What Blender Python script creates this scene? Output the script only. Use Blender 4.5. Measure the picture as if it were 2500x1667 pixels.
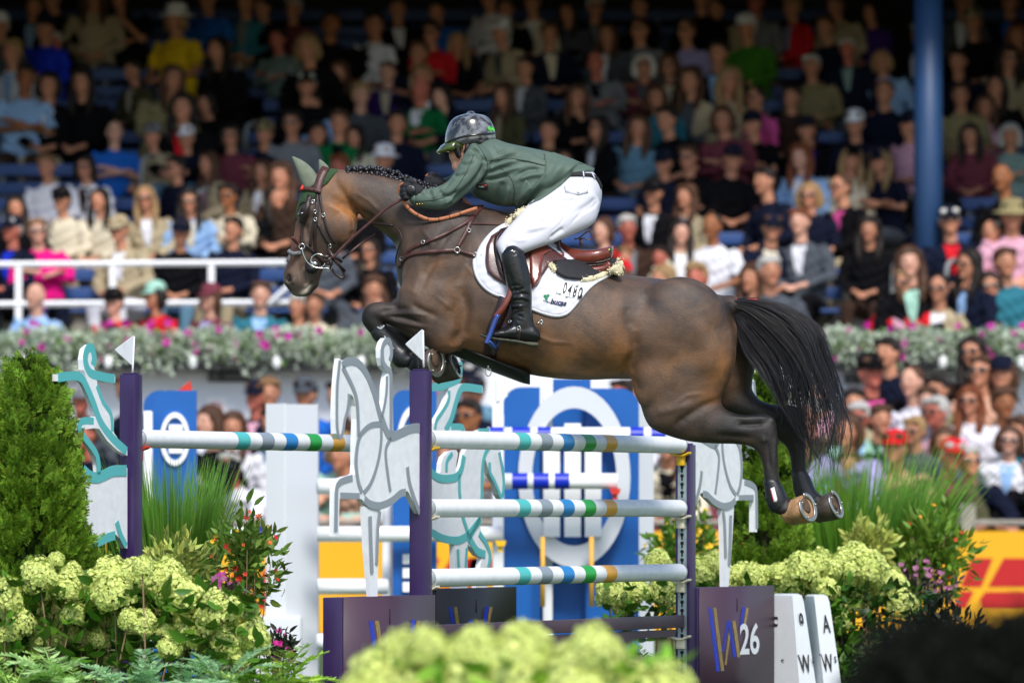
import bpy, bmesh, math, random
import numpy as np
from mathutils import Vector, Matrix
from mathutils.bvhtree import BVHTree

# ------------------------------------------------------------------ camera, light, exposure
for o in list(bpy.data.objects): bpy.data.objects.remove(o)
S = bpy.context.scene
CAMZ = 1.12; FPX = 14000.0; HOR = 1241.0           # camera height, focal length in photo pixels, horizon row
cam_d = bpy.data.cameras.new("camera"); cam = bpy.data.objects.new("camera", cam_d)
S.collection.objects.link(cam); S.camera = cam
cam.location = (0, 0, CAMZ); cam.rotation_euler = (math.radians(90), 0, 0)
cam_d.sensor_width = 36; cam_d.lens = 36*FPX/2500
cam_d.shift_y = (HOR-833.5)/2500
cam_d.clip_start = 0.5; cam_d.clip_end = 400
cam_d.dof.use_dof = True; cam_d.dof.focus_distance = 28.0; cam_d.dof.aperture_fstop = 2.8
SUN_EL, SUN_AZ = math.radians(48), math.radians(168)  # azimuth clockwise from +Y: behind the camera, to the left
W = bpy.data.worlds.new("World"); S.world = W; W.use_nodes = True
nt = W.node_tree; bg = nt.nodes['Background']
sky = nt.nodes.new('ShaderNodeTexSky'); sky.sky_type = 'NISHITA'; sky.sun_disc = False
sky.sun_elevation = SUN_EL; sky.sun_rotation = SUN_AZ
sky.air_density = 1.0; sky.dust_density = 1.2; sky.ozone_density = 1.0
nt.links.new(sky.outputs[0], bg.inputs[0]); bg.inputs[1].default_value = 0.13
sd = bpy.data.lights.new("sun", 'SUN'); sun = bpy.data.objects.new("sun", sd); S.collection.objects.link(sun)
sd.energy = 2.5; sd.angle = math.radians(14); sd.color = (1, 0.955, 0.89)
sv = Vector((math.sin(SUN_AZ)*math.cos(SUN_EL), math.cos(SUN_AZ)*math.cos(SUN_EL), math.sin(SUN_EL)))
sun.rotation_euler = sv.to_track_quat('Z', 'Y').to_euler()
S.view_settings.view_transform = 'Standard'; S.view_settings.look = 'None'
S.view_settings.exposure = 0.6; S.view_settings.gamma = 1.0
S.render.engine = 'CYCLES'
S.render.resolution_x = 1024; S.render.resolution_y = 682
RNG = random.Random(7)

# ------------------------------------------------------------------ helpers
def P(px, py, Y):
    """point at depth Y that stands at photo pixel (px,py)"""
    return Vector(((px-1250)*Y/FPX, Y, CAMZ+(HOR-py)*Y/FPX))
def lin(c):
    """sRGB hex/tuple (0-255) to linear"""
    if isinstance(c, str): c = tuple(int(c[i:i+2], 16) for i in (0, 2, 4))
    r = []
    for x in c:
        x = x/255.0; r.append(x/12.92 if x <= 0.04045 else ((x+0.055)/1.055)**2.4)
    return tuple(r)
MATS = {}
def mat(name, col, rough=0.6, metal=0.0, var=0.0, vscale=20.0, bump=0.0, bscale=80.0, island=0.0, spec=0.5,
        tint=False, sheen=0.0, coat=0.0, sss=0.0, trans=0.0, attr=None, stretch=None, emit=0.0, rvar=0.0):
    if name in MATS: return MATS[name]
    m = bpy.data.materials.new(name); m.use_nodes = True; MATS[name] = m
    N = m.node_tree.nodes; L = m.node_tree.links; b = N['Principled BSDF']
    b.inputs['Roughness'].default_value = rough; b.inputs['Metallic'].default_value = metal
    b.inputs['Specular IOR Level'].default_value = spec
    if sheen: b.inputs['Sheen Weight'].default_value = sheen
    if coat: b.inputs['Coat Weight'].default_value = coat; b.inputs['Coat Roughness'].default_value = 0.15
    if sss: b.inputs['Subsurface Weight'].default_value = sss; b.inputs['Subsurface Scale'].default_value = 0.01
    if trans: b.inputs['Transmission Weight'].default_value = trans
    c4 = tuple(col)+(1,)
    b.inputs['Base Color'].default_value = c4
    src = None
    if tint:
        oi = N.new('ShaderNodeObjectInfo'); src = oi.outputs['Color']
    if attr:
        a = N.new('ShaderNodeVertexColor'); a.layer_name = attr
        if src is None: src = a.outputs['Color']
        else:
            mm = N.new('ShaderNodeMix'); mm.data_type = 'RGBA'; mm.blend_type = 'MULTIPLY'; mm.inputs[0].default_value = 1
            L.new(src, mm.inputs[6]); L.new(a.outputs['Color'], mm.inputs[7]); src = mm.outputs[2]
    tc = N.new('ShaderNodeTexCoord'); vec = tc.outputs['Object']
    if stretch:
        mp = N.new('ShaderNodeMapping'); mp.inputs['Scale'].default_value = stretch
        L.new(vec, mp.inputs[0]); vec = mp.outputs[0]
    if var or island:
        hs = N.new('ShaderNodeHueSaturation'); hs.inputs['Color'].default_value = c4
        if src is not None: L.new(src, hs.inputs['Color'])
        val = None
        if var:
            nz = N.new('ShaderNodeTexNoise'); nz.inputs['Scale'].default_value = vscale; nz.inputs['Detail'].default_value = 6
            L.new(vec, nz.inputs['Vector'])
            mr = N.new('ShaderNodeMapRange'); mr.inputs['From Min'].default_value = 0.3; mr.inputs['From Max'].default_value = 0.7
            mr.inputs['To Min'].default_value = 1-var; mr.inputs['To Max'].default_value = 1+var
            L.new(nz.outputs['Fac'], mr.inputs['Value']); val = mr.outputs[0]
        if island:
            g = N.new('ShaderNodeNewGeometry')
            mr2 = N.new('ShaderNodeMapRange'); mr2.inputs['To Min'].default_value = 1-island; mr2.inputs['To Max'].default_value = 1+island
            L.new(g.outputs['Random Per Island'], mr2.inputs['Value'])
            wn = N.new('ShaderNodeTexWhiteNoise'); wn.noise_dimensions = '1D'; L.new(g.outputs['Random Per Island'], wn.inputs['W'])
            mr3 = N.new('ShaderNodeMapRange'); mr3.inputs['To Min'].default_value = 0.5-0.05*island; mr3.inputs['To Max'].default_value = 0.5+0.05*island
            L.new(wn.outputs['Value'], mr3.inputs['Value']); L.new(mr3.outputs[0], hs.inputs['Hue'])
            if val is None: val = mr2.outputs[0]
            else:
                mu = N.new('ShaderNodeMath'); mu.operation = 'MULTIPLY'; L.new(val, mu.inputs[0]); L.new(mr2.outputs[0], mu.inputs[1]); val = mu.outputs[0]
        L.new(val, hs.inputs['Value']); src = hs.outputs['Color']
    if src is not None: L.new(src, b.inputs['Base Color'])
    if emit:
        b.inputs['Emission Strength'].default_value = emit; b.inputs['Emission Color'].default_value = c4
    if bump:
        n2 = N.new('ShaderNodeTexNoise'); n2.inputs['Scale'].default_value = bscale; n2.inputs['Detail'].default_value = 5
        L.new(vec, n2.inputs['Vector'])
        bp = N.new('ShaderNodeBump'); bp.inputs['Strength'].default_value = bump; bp.inputs['Distance'].default_value = 0.004
        L.new(n2.outputs['Fac'], bp.inputs['Height']); L.new(bp.outputs[0], b.inputs['Normal'])
        if rvar:
            mr4 = N.new('ShaderNodeMapRange'); mr4.inputs['To Min'].default_value = rough-rvar; mr4.inputs['To Max'].default_value = rough+rvar
            L.new(n2.outputs['Fac'], mr4.inputs['Value']); L.new(mr4.outputs[0], b.inputs['Roughness'])
    return m
def leafmat(name, col, island=0.3, rough=0.5, transl=0.35):
    if name in MATS: return MATS[name]
    m = mat(name, col, rough=rough, island=island, var=0.12, vscale=6, spec=0.35)
    N = m.node_tree.nodes; L = m.node_tree.links; b = N['Principled BSDF']; out = N['Material Output']
    t = N.new('ShaderNodeBsdfTranslucent'); mx = N.new('ShaderNodeMixShader'); mx.inputs[0].default_value = transl
    srcs = b.inputs['Base Color'].links
    if srcs: L.new(srcs[0].from_socket, t.inputs['Color'])
    L.new(b.outputs[0], mx.inputs[1]); L.new(t.outputs[0], mx.inputs[2]); L.new(mx.outputs[0], out.inputs['Surface'])
    return m

class MB:
    """collects polygons and links them as ONE mesh object"""
    def __init__(s): s.v = []; s.f = []; s.mi = []; s.m = 0
    def add(s, vs, fs, M=None):
        k = len(s.v)
        for p in vs:
            p = Vector(p)
            s.v.append(tuple(M @ p) if M is not None else tuple(p))
        for f in fs: s.f.append(tuple(i+k for i in f)); s.mi.append(s.m)
        return s
    def addnp(s, V, F):
        k = len(s.v); s.v.extend(map(tuple, V.tolist()))
        for f in F: s.f.append(tuple(int(i)+k for i in f)); s.mi.append(s.m)
        return s
    def box(s, c, d, M=None, bev=0.0):
        x, y, z = d[0]/2, d[1]/2, d[2]/2
        if bev <= 0:
            vs = [(a*x, b*y, e*z) for a in (-1, 1) for b in (-1, 1) for e in (-1, 1)]
            fs = [(0, 1, 3, 2), (4, 6, 7, 5), (0, 4, 5, 1), (2, 3, 7, 6), (0, 2, 6, 4), (1, 5, 7, 3)]
        else:
            bm = bmesh.new(); bmesh.ops.create_cube(bm, size=1)
            for v in bm.verts: v.co = Vector((v.co.x*d[0], v.co.y*d[1], v.co.z*d[2]))
            bmesh.ops.bevel(bm, geom=list(bm.edges), offset=bev, segments=2, affect='EDGES', profile=0.6)
            bm.verts.index_update()
            vs = [v.co.copy() for v in bm.verts]; fs = [[v.index for v in f.verts] for f in bm.faces]; bm.free()
        T = Matrix.Translation(Vector(c))
        return s.add(vs, fs, (M @ T) if M is not None else T)
    def tube(s, pts, r, n=8, cap=True, up=None, flat=None, closed=False):
        """pts path; r radius or list; flat=(a,b) factors for an elliptic section"""
        pts = [Vector(p) for p in pts]; m = len(pts)
        if not hasattr(r, '__len__'): r = [r]*m
        rings = []; prev = None
        for i, p in enumerate(pts):
            if closed: t = pts[(i+1) % m]-pts[i-1]
            else: t = pts[min(i+1, m-1)]-pts[max(i-1, 0)]
            if t.length < 1e-9: t = Vector((0, 0, 1))
            t.normalize()
            if prev is None:
                u = Vector(up) if up is not None else (Vector((0, 0, 1)) if abs(t.z) < 0.9 else Vector((0, 1, 0)))
            else: u = prev
            u = u-t*u.dot(t)
            if u.length < 1e-6: u = t.orthogonal()
            u.normalize(); prev = u; w = t.cross(u)
            a, b = (1, 1) if flat is None else flat
            rings.append([p+(u*math.cos(q)*a+w*math.sin(q)*b)*r[i] for q in [2*math.pi*j/n for j in range(n)]])
        s.rings(rings, cap and not closed, closed); return s
    def rings(s, rings, cap=True, closed=False):
        n = len(rings[0]); k = len(s.v); m = len(rings)
        for R in rings: s.v.extend(tuple(p) for p in R)
        for i in range(m if closed else m-1):
            i2 = (i+1) % m
            for j in range(n):
                j2 = (j+1) % n
                s.f.append((k+i*n+j, k+i*n+j2, k+i2*n+j2, k+i2*n+j)); s.mi.append(s.m)
        if cap:
            s.f.append(tuple(k+j for j in range(n))[::-1]); s.mi.append(s.m)
            s.f.append(tuple(k+(m-1)*n+j for j in range(n))); s.mi.append(s.m)
    def ball(s, c, r, n=12, m=8, M=None):
        if not hasattr(r, '__len__'): r = (r, r, r)
        vs = [(0, 0, -1)]
        for i in range(1, m):
            a = math.pi*i/m-math.pi/2
            for j in range(n):
                q = 2*math.pi*j/n; vs.append((math.cos(a)*math.cos(q), math.cos(a)*math.sin(q), math.sin(a)))
        vs.append((0, 0, 1)); fs = []
        for j in range(n):
            fs.append((0, 1+(j+1) % n, 1+j)); fs.append((len(vs)-1, 1+(m-2)*n+j, 1+(m-2)*n+(j+1) % n))
            for i in range(m-2): fs.append((1+i*n+j, 1+i*n+(j+1) % n, 1+(i+1)*n+(j+1) % n, 1+(i+1)*n+j))
        T = Matrix.Translation(Vector(c))
        if M is not None: T = T @ M
        T = T @ Matrix.Diagonal((r[0], r[1], r[2], 1))
        return s.add(vs, fs, T)
    def lathe(s, prof, c=(0, 0, 0), n=16, M=None):
        k = len(s.v); R = []
        for (r, z) in prof: R.append([Vector((r*math.cos(2*math.pi*j/n), r*math.sin(2*math.pi*j/n), z))+Vector(c) for j in range(n)])
        if M is not None: R = [[M @ p for p in q] for q in R]
        s.rings(R); return s
    def prism(s, poly, off, ext=None):
        """poly: 3D outline (any simple polygon), extruded by vector off; tessellated"""
        from mathutils.geometry import tessellate_polygon
        poly = [Vector(p) for p in poly]; off = Vector(off); n = len(poly)
        tris = tessellate_polygon([poly]); k = len(s.v)
        s.v.extend(tuple(p) for p in poly); s.v.extend(tuple(p+off) for p in poly)
        for t in tris:
            s.f.append((k+t[0], k+t[1], k+t[2])); s.mi.append(s.m)
            s.f.append((k+n+t[2], k+n+t[1], k+n+t[0])); s.mi.append(s.m)
        for i in range(n):
            j = (i+1) % n; s.f.append((k+i, k+j, k+n+j, k+n+i)); s.mi.append(s.m)
        return s
    def mesh(s, name, smooth=True):
        me = bpy.data.meshes.new(name); me.from_pydata(s.v, [], s.f)
        me.polygons.foreach_set('material_index', s.mi)
        if smooth: me.polygons.foreach_set('use_smooth', [True]*len(s.f))
        me.update(); return me
    def build(s, name, mats, parent=None, smooth=True, fix=True, angle=None):
        me = s.mesh(name, smooth or angle is not None)
        if fix:
            bm = bmesh.new(); bm.from_mesh(me); bmesh.ops.recalc_face_normals(bm, faces=bm.faces); bm.to_mesh(me); bm.free()
        if angle is not None: me.set_sharp_from_angle(angle=math.radians(angle))
        return link(name, me, mats, parent)
def link(name, me, mats, parent=None):
    o = bpy.data.objects.new(name, me)
    if not isinstance(mats, (list, tuple)): mats = [mats]
    if len(me.materials) == 0:
        for m in mats: me.materials.append(m)
    S.collection.objects.link(o)
    if parent is not None:
        o.parent = parent; o.matrix_parent_inverse = Matrix.Translation(-parent.location)
        if parent.type == 'MESH' or parent.parent is None: pass
    return o
def tag(o, label=None, cat=None, group=None, kind=None):
    if label: o['label'] = label
    if cat: o['category'] = cat
    if group: o['group'] = group
    if kind: o['kind'] = kind
    return o
def thing(name, loc, label, cat, group=None):
    o = bpy.data.objects.new(name, None); S.collection.objects.link(o); o.location = loc
    o.empty_display_size = 0.1
    return tag(o, label, cat, group)
def copy_tree(o, parent=None, loc=None):
    c = o.copy(); S.collection.objects.link(c); c.parent = parent
    if loc is not None: c.location = loc
    for ch in list(o.children): copy_tree(ch, c)
    return c
def cr(pts, k=4, closed=False):
    """Catmull-Rom resample of tuples of floats"""
    A = [np.array(p, float) for p in pts]; n = len(A); out = []
    for i in range(n if closed else n-1):
        p0 = A[(i-1) % n] if (closed or i > 0) else 2*A[0]-A[1]
        p1 = A[i]; p2 = A[(i+1) % n]
        p3 = A[(i+2) % n] if (closed or i+2 < n) else 2*A[-1]-A[-2]
        for j in range(k):
            t = j/k
            out.append(0.5*((2*p1)+(-p0+p2)*t+(2*p0-5*p1+4*p2-p3)*t*t+(-p0+3*p1-3*p2+p3)*t**3))
    if not closed: out.append(A[-1])
    return out
def evald(o):
    dg = bpy.context.evaluated_depsgraph_get(); dg.update()
    return bpy.data.meshes.new_from_object(o.evaluated_get(dg))
def fuse(mb, name, voxel, smooth=6, factor=0.5):
    """union of overlapping closed shapes into one continuous skin (voxel remesh + smoothing)"""
    me = mb.mesh(name)
    bm = bmesh.new(); bm.from_mesh(me); bmesh.ops.recalc_face_normals(bm, faces=bm.faces); bm.to_mesh(me); bm.free()
    o = bpy.data.objects.new(name+'_tmp', me); S.collection.objects.link(o)
    r = o.modifiers.new('r', 'REMESH'); r.mode = 'VOXEL'; r.voxel_size = voxel
    if smooth:
        sm = o.modifiers.new('s', 'SMOOTH'); sm.factor = factor; sm.iterations = smooth
    out = evald(o); bpy.data.objects.remove(o); bpy.data.meshes.remove(me)
    out.name = name; out.polygons.foreach_set('use_smooth', [True]*len(out.polygons)); out.update()
    return out
def getco(me):
    a = np.empty(len(me.vertices)*3); me.vertices.foreach_get('co', a); return a.reshape(-1, 3)
def setco(me, a): me.vertices.foreach_set('co', a.ravel()); me.update()
def getno(me):
    a = np.empty(len(me.vertices)*3); me.vertices.foreach_get('normal', a); return a.reshape(-1, 3)
def bvh(me):
    return BVHTree.FromPolygons([v.co.copy() for v in me.vertices], [tuple(p.vertices) for p in me.polygons])
CAMP = Vector((0, 0, CAMZ))
def topix(A):
    """Nx3 -> Nx2 photo pixels"""
    return np.stack([1250+FPX*A[:, 0]/A[:, 1], HOR-FPX*(A[:, 2]-CAMZ)/A[:, 1]], 1)
def hit(tree, px, py, Yfall=28.2, off=0.0, start=20.0):
    d = (P(px, py, 10)-CAMP).normalized()
    h, n, i, dist = tree.ray_cast(CAMP+d*start, d)
    if h is None: return None, None
    if n.dot(d) > 0: n = -n
    return h-d*0+n*off, n
def polyd(P2, line):
    """distance of Nx2 pixels to a polyline, and parameter along it 0..1"""
    L = np.array(line, float); best = np.full(len(P2), 1e9); par = np.zeros(len(P2)); n = len(L)-1
    for i in range(n):
        a = L[i]; b = L[i+1]; ab = b-a; t = np.clip(((P2-a) @ ab)/(ab @ ab), 0, 1)
        d = np.linalg.norm(P2-(a+t[:, None]*ab), axis=1); m = d < best
        best[m] = d[m]; par[m] = (i+t[m])/n
    return best, par
def scatter(tv, tf, mats_, name, material, parent=None, smooth=False):
    """many copies of one small template as one mesh; mats_ = Nx4x4 array"""
    tv = np.asarray(tv, float); n = len(mats_); M = np.asarray(mats_)
    V = np.einsum('nij,kj->nki', M[:, :3, :3], tv)+M[:, None, :3, 3]
    V = V.reshape(-1, 3); k = len(tv)
    F = []
    base = np.arange(n)[:, None]*k
    groups = {}
    for f in tf: groups.setdefault(len(f), []).append(f)
    loops = []; starts = []; tot = []
    for L_, fs in groups.items():
        A = (np.asarray(fs)[None]+base[:, :, None]).reshape(-1, L_); loops.append(A)
    me = bpy.data.meshes.new(name); nf = sum(len(a) for a in loops); nl = sum(a.size for a in loops)
    me.vertices.add(len(V)); me.vertices.foreach_set('co', V.ravel())
    me.loops.add(nl); me.polygons.add(nf)
    me.loops.foreach_set('vertex_index', np.concatenate([a.ravel() for a in loops]))
    ls = []; c = 0
    for a in loops:
        ls.append(c+np.arange(len(a))*a.shape[1]); c += a.size
    me.polygons.foreach_set('loop_start', np.concatenate(ls))
    me.update(calc_edges=True)
    if smooth: me.polygons.foreach_set('use_smooth', [True]*nf)
    return link(name, me, material, parent)
def frames(pos, zdir, roll, scale):
    """Nx4x4 from positions, z directions, roll angles and scales (scale N or Nx3)"""
    pos = np.asarray(pos, float); z = np.asarray(zdir, float); z = z/np.linalg.norm(z, axis=1)[:, None]
    ref = np.tile([0., 0., 1.], (len(z), 1)); ref[np.abs(z[:, 2]) > 0.95] = [1., 0, 0]
    x = np.cross(ref, z); x /= np.linalg.norm(x, axis=1)[:, None]; y = np.cross(z, x)
    c = np.cos(roll)[:, None]; s_ = np.sin(roll)[:, None]
    x2 = x*c+y*s_; y2 = -x*s_+y*c
    sc = np.asarray(scale, float)
    if sc.ndim == 1: sc = np.stack([sc]*3, 1)
    M = np.zeros((len(z), 4, 4)); M[:, :3, 0] = x2*sc[:, :1]; M[:, :3, 1] = y2*sc[:, 1:2]; M[:, :3, 2] = z*sc[:, 2:3]; M[:, :3, 3] = pos; M[:, 3, 3] = 1
    return M
def text_mesh(txt, size=1.0, bold=0.0, shear=0.0, space=1.0):
    c = bpy.data.curves.new('t', 'FONT'); c.body = txt; c.size = size; c.offset = bold; c.shear = shear; c.space_character = space
    c.align_x = 'LEFT'; c.fill_mode = 'FRONT' if hasattr(c, 'fill_mode') else c.fill_mode
    o = bpy.data.objects.new('t', c); S.collection.objects.link(o); me = evald(o)
    V = [tuple(v.co) for v in me.vertices]; F = [tuple(p.vertices) for p in me.polygons]
    bpy.data.objects.remove(o); return V, F
# ------------------------------------------------------------------ the horse
YH = 28.3
def ring_px(a, b, hw, yc, n=28, e=1.0, egg=0.0, Y=YH):
    y = Y+yc; A = P(a[0], a[1], y); B = P(b[0], b[1], y); c = (A+B)/2; h = (A-B)/2; out = []
    for j in range(n):
        q = 2*math.pi*j/n; cq, sq = math.cos(q), math.sin(q)
        w = hw*(1-egg*cq)
        out.append(c+h*math.copysign(abs(cq)**e, cq)+Vector((0, 1, 0))*w*math.copysign(abs(sq)**e, sq))
    return out
def loft_px(mb, secs, k=4, n=28, e=1.0, egg=0.0, Y=YH, cap=True):
    """secs: (ax,ay,bx,by,halfwidth,ycentre)"""
    rs = [ring_px((s[0], s[1]), (s[2], s[3]), s[4], s[5], n, e, egg, Y) for s in cr(secs, k)]
    if cap:   # round the ends
        for end in (0, -1):
            r0 = rs[end]; c = sum(r0, Vector())/n; r1 = rs[1 if end == 0 else -2]; c1 = sum(r1, Vector())/n
            d = c-c1
            if d.length < 1e-6: continue
            d = d.normalized()*min((r0[0]-r0[n//2]).length/2, 0.05)*0.6
            extra = [[c+(p-c)*0.8+d*0.55 for p in r0], [c+(p-c)*0.4+d*0.95 for p in r0]]
            if end == 0: rs = extra[::-1]+rs
            else: rs = rs+extra
    mb.rings(rs); return mb
hb = MB()
loft_px(hb, [ # neck and trunk
 (792,416,866,505,.055,0),(822,414,888,535,.078,0),(862,416,910,548,.092,0),(921,424,944,576,.11,0),(985,440,968,606,.13,0),
 (1050,462,966,655,.165,0),(1125,490,985,722,.21,0),(1200,508,1025,795,.245,0),(1262,528,1085,850,.27,0),(1312,556,1150,878,.295,0),
 (1365,592,1235,902,.315,0),(1425,632,1335,922,.325,0),(1505,664,1430,928,.32,0),(1575,675,1515,925,.29,0),(1645,684,1575,930,.285,0),
 (1705,700,1640,950,.28,0),(1752,718,1700,950,.235,0),(1782,742,1750,930,.15,0),(1793,775,1785,880,.07,0)], k=5, n=40, e=0.92, egg=0.12)
loft_px(hb, [ # head
 (781,419,850,452,.05,0),(752,438,868,498,.07,0),(734,473,873,540,.088,0),(725,513,866,578,.096,0),(721,550,848,600,.088,0),
 (716,580,820,622,.07,0),(709,607,800,640,.058,0),(700,642,788,663,.052,0),(691,667,781,684,.056,0),(693,688,777,700,.054,0),(706,711,766,710,.042,0)], k=4, n=30, e=0.9)
# chin and lips
hb.ball(P(759, 693, YH), (.036, .034, .028)); hb.ball(P(728, 706, YH), (.038, .042, .026)); hb.ball(P(707, 684, YH), (.032, .05, .038))
for s in (-1, 1):
    hb.ball(P(838, 556, YH+s*.066), (.066, .034, .085)); hb.ball(P(752, 512, YH+s*.078), (.042, .026, .034))       # jowl, brow
    hb.ball(P(757, 560, YH+s*.068), (.024, .014, .10), M=Matrix.Rotation(.25, 4, 'Y'))
    # shoulder, upper arm, haunch
    hb.ball(P(1085, 650, YH+s*.165), (.20, .10, .30), M=Matrix.Rotation(.35, 4, 'Y'))
    hb.ball(P(1048, 742, YH+s*.19), (.17, .10, .17)); hb.ball(P(1085, 800, YH+s*.17), (.13, .10, .13))
    hb.ball(P(1660, 790, YH+s*.18), (.25, .125, .24)); hb.ball(P(1725, 855, YH+s*.165), (.145, .12, .22)); hb.ball(P(1600, 905, YH+s*.18), (.12, .09, .19), M=Matrix.Rotation(.2, 4, 'Y'))
# near foreleg
loft_px(hb, [(1080,745,1100,858,.10,-.165),(1040,736,1075,860,.098,-.17),(1005,738,1040,842,.085,-.175),(965,739,1003,822,.066,-.175),(928,736,957,797,.052,-.175),(897,744,934,786,.048,-.175),
 (883,766,931,775,.045,-.175),(884,787,934,786,.042,-.175),(900,810,938,798,.034,-.175),(921,831,952,815,.03,-.175),(946,858,974,838,.031,-.175),(962,880,990,852,.04,-.175),(975,892,1005,862,.036,-.175),(1000,900,1020,860,.034,-.18),(1026,905,1040,857,.042,-.185)], k=4, n=20)
# far foreleg
loft_px(hb, [(1070,740,1100,858,.09,.15),(1020,750,1050,848,.08,.15),(965,750,995,830,.06,.15),(920,752,955,800,.048,.15),(915,775,960,790,.044,.15),(930,805,965,792,.034,.15),(960,832,990,815,.03,.15),(990,858,1015,840,.034,.15),
 (1015,885,1040,856,.036,.15),(1050,905,1070,862,.036,.14),(1078,915,1092,866,.04,.13)], k=4, n=18)
# near hind leg
loft_px(hb, [(1590,760,1790,800,.11,-.13),(1560,860,1798,852,.13,-.14),(1553,930,1794,893,.125,-.145),(1562,985,1780,935,.11,-.15),(1584,1040,1764,966,.095,-.155),(1632,1064,1762,986,.08,-.155),(1685,1078,1776,1000,.068,-.155),
 (1745,1083,1806,1011,.058,-.155),(1792,1084,1842,1013,.052,-.155),(1826,1088,1872,1010,.05,-.155),(1846,1100,1892,1024,.048,-.155),(1857,1119,1898,1052,.042,-.155),(1863,1145,1900,1100,.035,-.155),(1865,1168,1901,1140,.031,-.155),
 (1868,1195,1905,1180,.032,-.155),(1872,1218,1918,1202,.04,-.155),(1882,1246,1930,1220,.04,-.16),(1905,1258,1940,1228,.038,-.17)], k=4, n=22)
# far hind leg
loft_px(hb, [(1600,800,1815,800,.10,.13),(1620,880,1846,865,.11,.14),(1650,940,1838,930,.10,.15),(1690,985,1838,952,.08,.155),(1760,1008,1858,977,.062,.155),(1830,1030,1896,988,.052,.155),(1872,1052,1938,989,.05,.155),
 (1898,1072,1962,1006,.048,.155),(1918,1090,1966,1040,.04,.155),(1928,1115,1967,1090,.034,.155),(1932,1150,1968,1130,.031,.155),(1934,1180,1972,1160,.033,.155),(1940,1208,1985,1185,.04,.155),(1955,1230,2000,1205,.038,.15),(1985,1240,2012,1212,.036,.14)], k=4, n=20)
hb.ball(P(1778, 748, YH), (.07, .07, .06))
horse_me = fuse(hb, 'horse', 0.0078, smooth=9, factor=0.55)
A = getco(horse_me); Q = topix(A); ed_ = np.empty(len(horse_me.edges)*2, int); horse_me.edges.foreach_get('vertices', ed_); ed_ = ed_.reshape(-1, 2)
wt = np.clip((Q[:, 0]-975)/60, 0, 1)*np.clip((1790-Q[:, 0])/30, 0, 1)*np.clip((np.where(Q[:, 0] < 1180, 835, 985)-Q[:, 1])/40, 0, 1); wt = (wt*.6)[:, None]
dg_ = np.bincount(ed_.ravel(), minlength=len(A))[:, None]
for _ in range(70):
    s_ = np.zeros_like(A)
    for c_ in range(3): s_[:, c_] = np.bincount(ed_[:, 0], A[ed_[:, 1], c_], len(A))+np.bincount(ed_[:, 1], A[ed_[:, 0], c_], len(A))
    A += (s_/dg_-A)*wt
setco(horse_me, A)
# sculpting strokes on the visible side: (polyline, width px, depth m)
A = getco(horse_me); NO = getno(horse_me); Q = topix(A)
strokes = [
 ([(872,546),(905,562),(955,612),(985,650)],13,-.010),([(800,480),(850,505),(900,535),(960,590)],12,-.013),([(800,500),(850,520),(895,545)],9,.006),([(860,560),(868,590),(845,606)],9,-.010),
 ([(835,505),(860,530),(868,560)],8,-.006),([(1000,520),(1040,560),(1070,600),(1080,640)],26,.010),([(1110,540),(1075,600),(1035,680),(1010,730)],12,-.011),([(1150,560),(1140,640),(1120,700)],14,-.008),
 ([(1000,738),(1020,752),(1046,765),(1075,775)],8,-.008),([(1120,690),(1135,750),(1130,810),(1098,850)],16,-.016),([(1060,690),(1090,720),(1100,760)],16,.008),([(1040,665),(1020,700),(1008,725)],12,.008),
 ([(1000,752),(960,757),(925,762)],6,-.006),([(1030,790),(985,775),(945,772)],5,-.007),([(1050,800),(1000,792),(950,782)],5,.004),([(1056,770),(1000,765),(950,764)],5,.004),
 ([(1180,700),(1230,750),(1290,790)],22,.006),([(1150,770),(1200,850),(1290,895),(1400,905)],18,-.006),([(1512,920),(1535,900),(1550,860),(1552,800)],13,-.018),([(1534,915),(1550,935),(1560,960)],9,-.006),
 ([(1535,745),(1530,770),(1540,800)],12,-.006),([(1600,700),(1560,760),(1520,850)],18,-.006),([(1700,770),(1730,850),(1725,930)],20,.005),([(1640,960),(1655,900),(1650,830)],24,.004),
 ([(1765,975),(1720,990),(1680,1015),(1640,1045)],10,-.010),([(1600,1010),(1640,1000),(1690,985)],10,.005),([(1880,1022),(1850,1020),(1815,1022),(1780,1018)],5,.006),([(1868,1034),(1835,1036),(1800,1036)],6,-.010),([(1840,1070),(1800,1066),(1740,1062)],8,-.005),
 ([(1872,1050),(1876,1100),(1880,1150)],4,-.005),([(1862,1068),(1872,1080)],8,.005),([(1894,1060),(1890,1150)],4,.004),([(1885,1018),(1893,1030)],8,.006),
 ([(735,650),(742,680),(748,700)],4,-.008),([(700,670),(708,690)],6,-.016),([(714,678),(716,694)],5,.005),([(745,712),(752,700),(765,690)],3.5,-.010),([(752,500),(735,512),(728,530)],4,.004),([(744,545),(752,590)],8,-.007),
 ([(730,660),(760,640),(780,610)],7,-.005),([(690,680),(700,700)],4,.004),([(770,560),(768,600),(775,640)],5,-.004),
 ([(1080,700),(1100,720),(1128,735)],4,.0035),([(1060,720),(1090,745),(1110,760)],4,.003),([(1130,640),(1150,665),(1185,690)],4.5,.003),([(1030,560),(1050,585),(1058,610)],4.5,.003),([(1240,800),(1290,812),(1350,835),(1400,838)],4.5,.0035),([(1640,990),(1680,965),(1720,960)],4.5,.003),([(865,470),(900,490),(930,520)],4,.003),([(1200,560),(1190,640),(1200,720)],20,.004),([(1770,740),(1785,800),(1793,850)],8,.005),([(1660,700),(1720,740),(1760,800)],20,.005)]
side = np.clip(-NO[:, 1]*1.4, 0, 1)
for line, w, amp in strokes:
    d, t = polyd(Q, line); g = 1.35*np.exp(-(d/w)**2)*side*np.clip(np.sin(np.pi*np.clip(t, .04, .96))*1.6, 0, 1)
    A += NO*(g*amp)[:, None]
setco(horse_me, A); NO = getno(horse_me)
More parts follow.
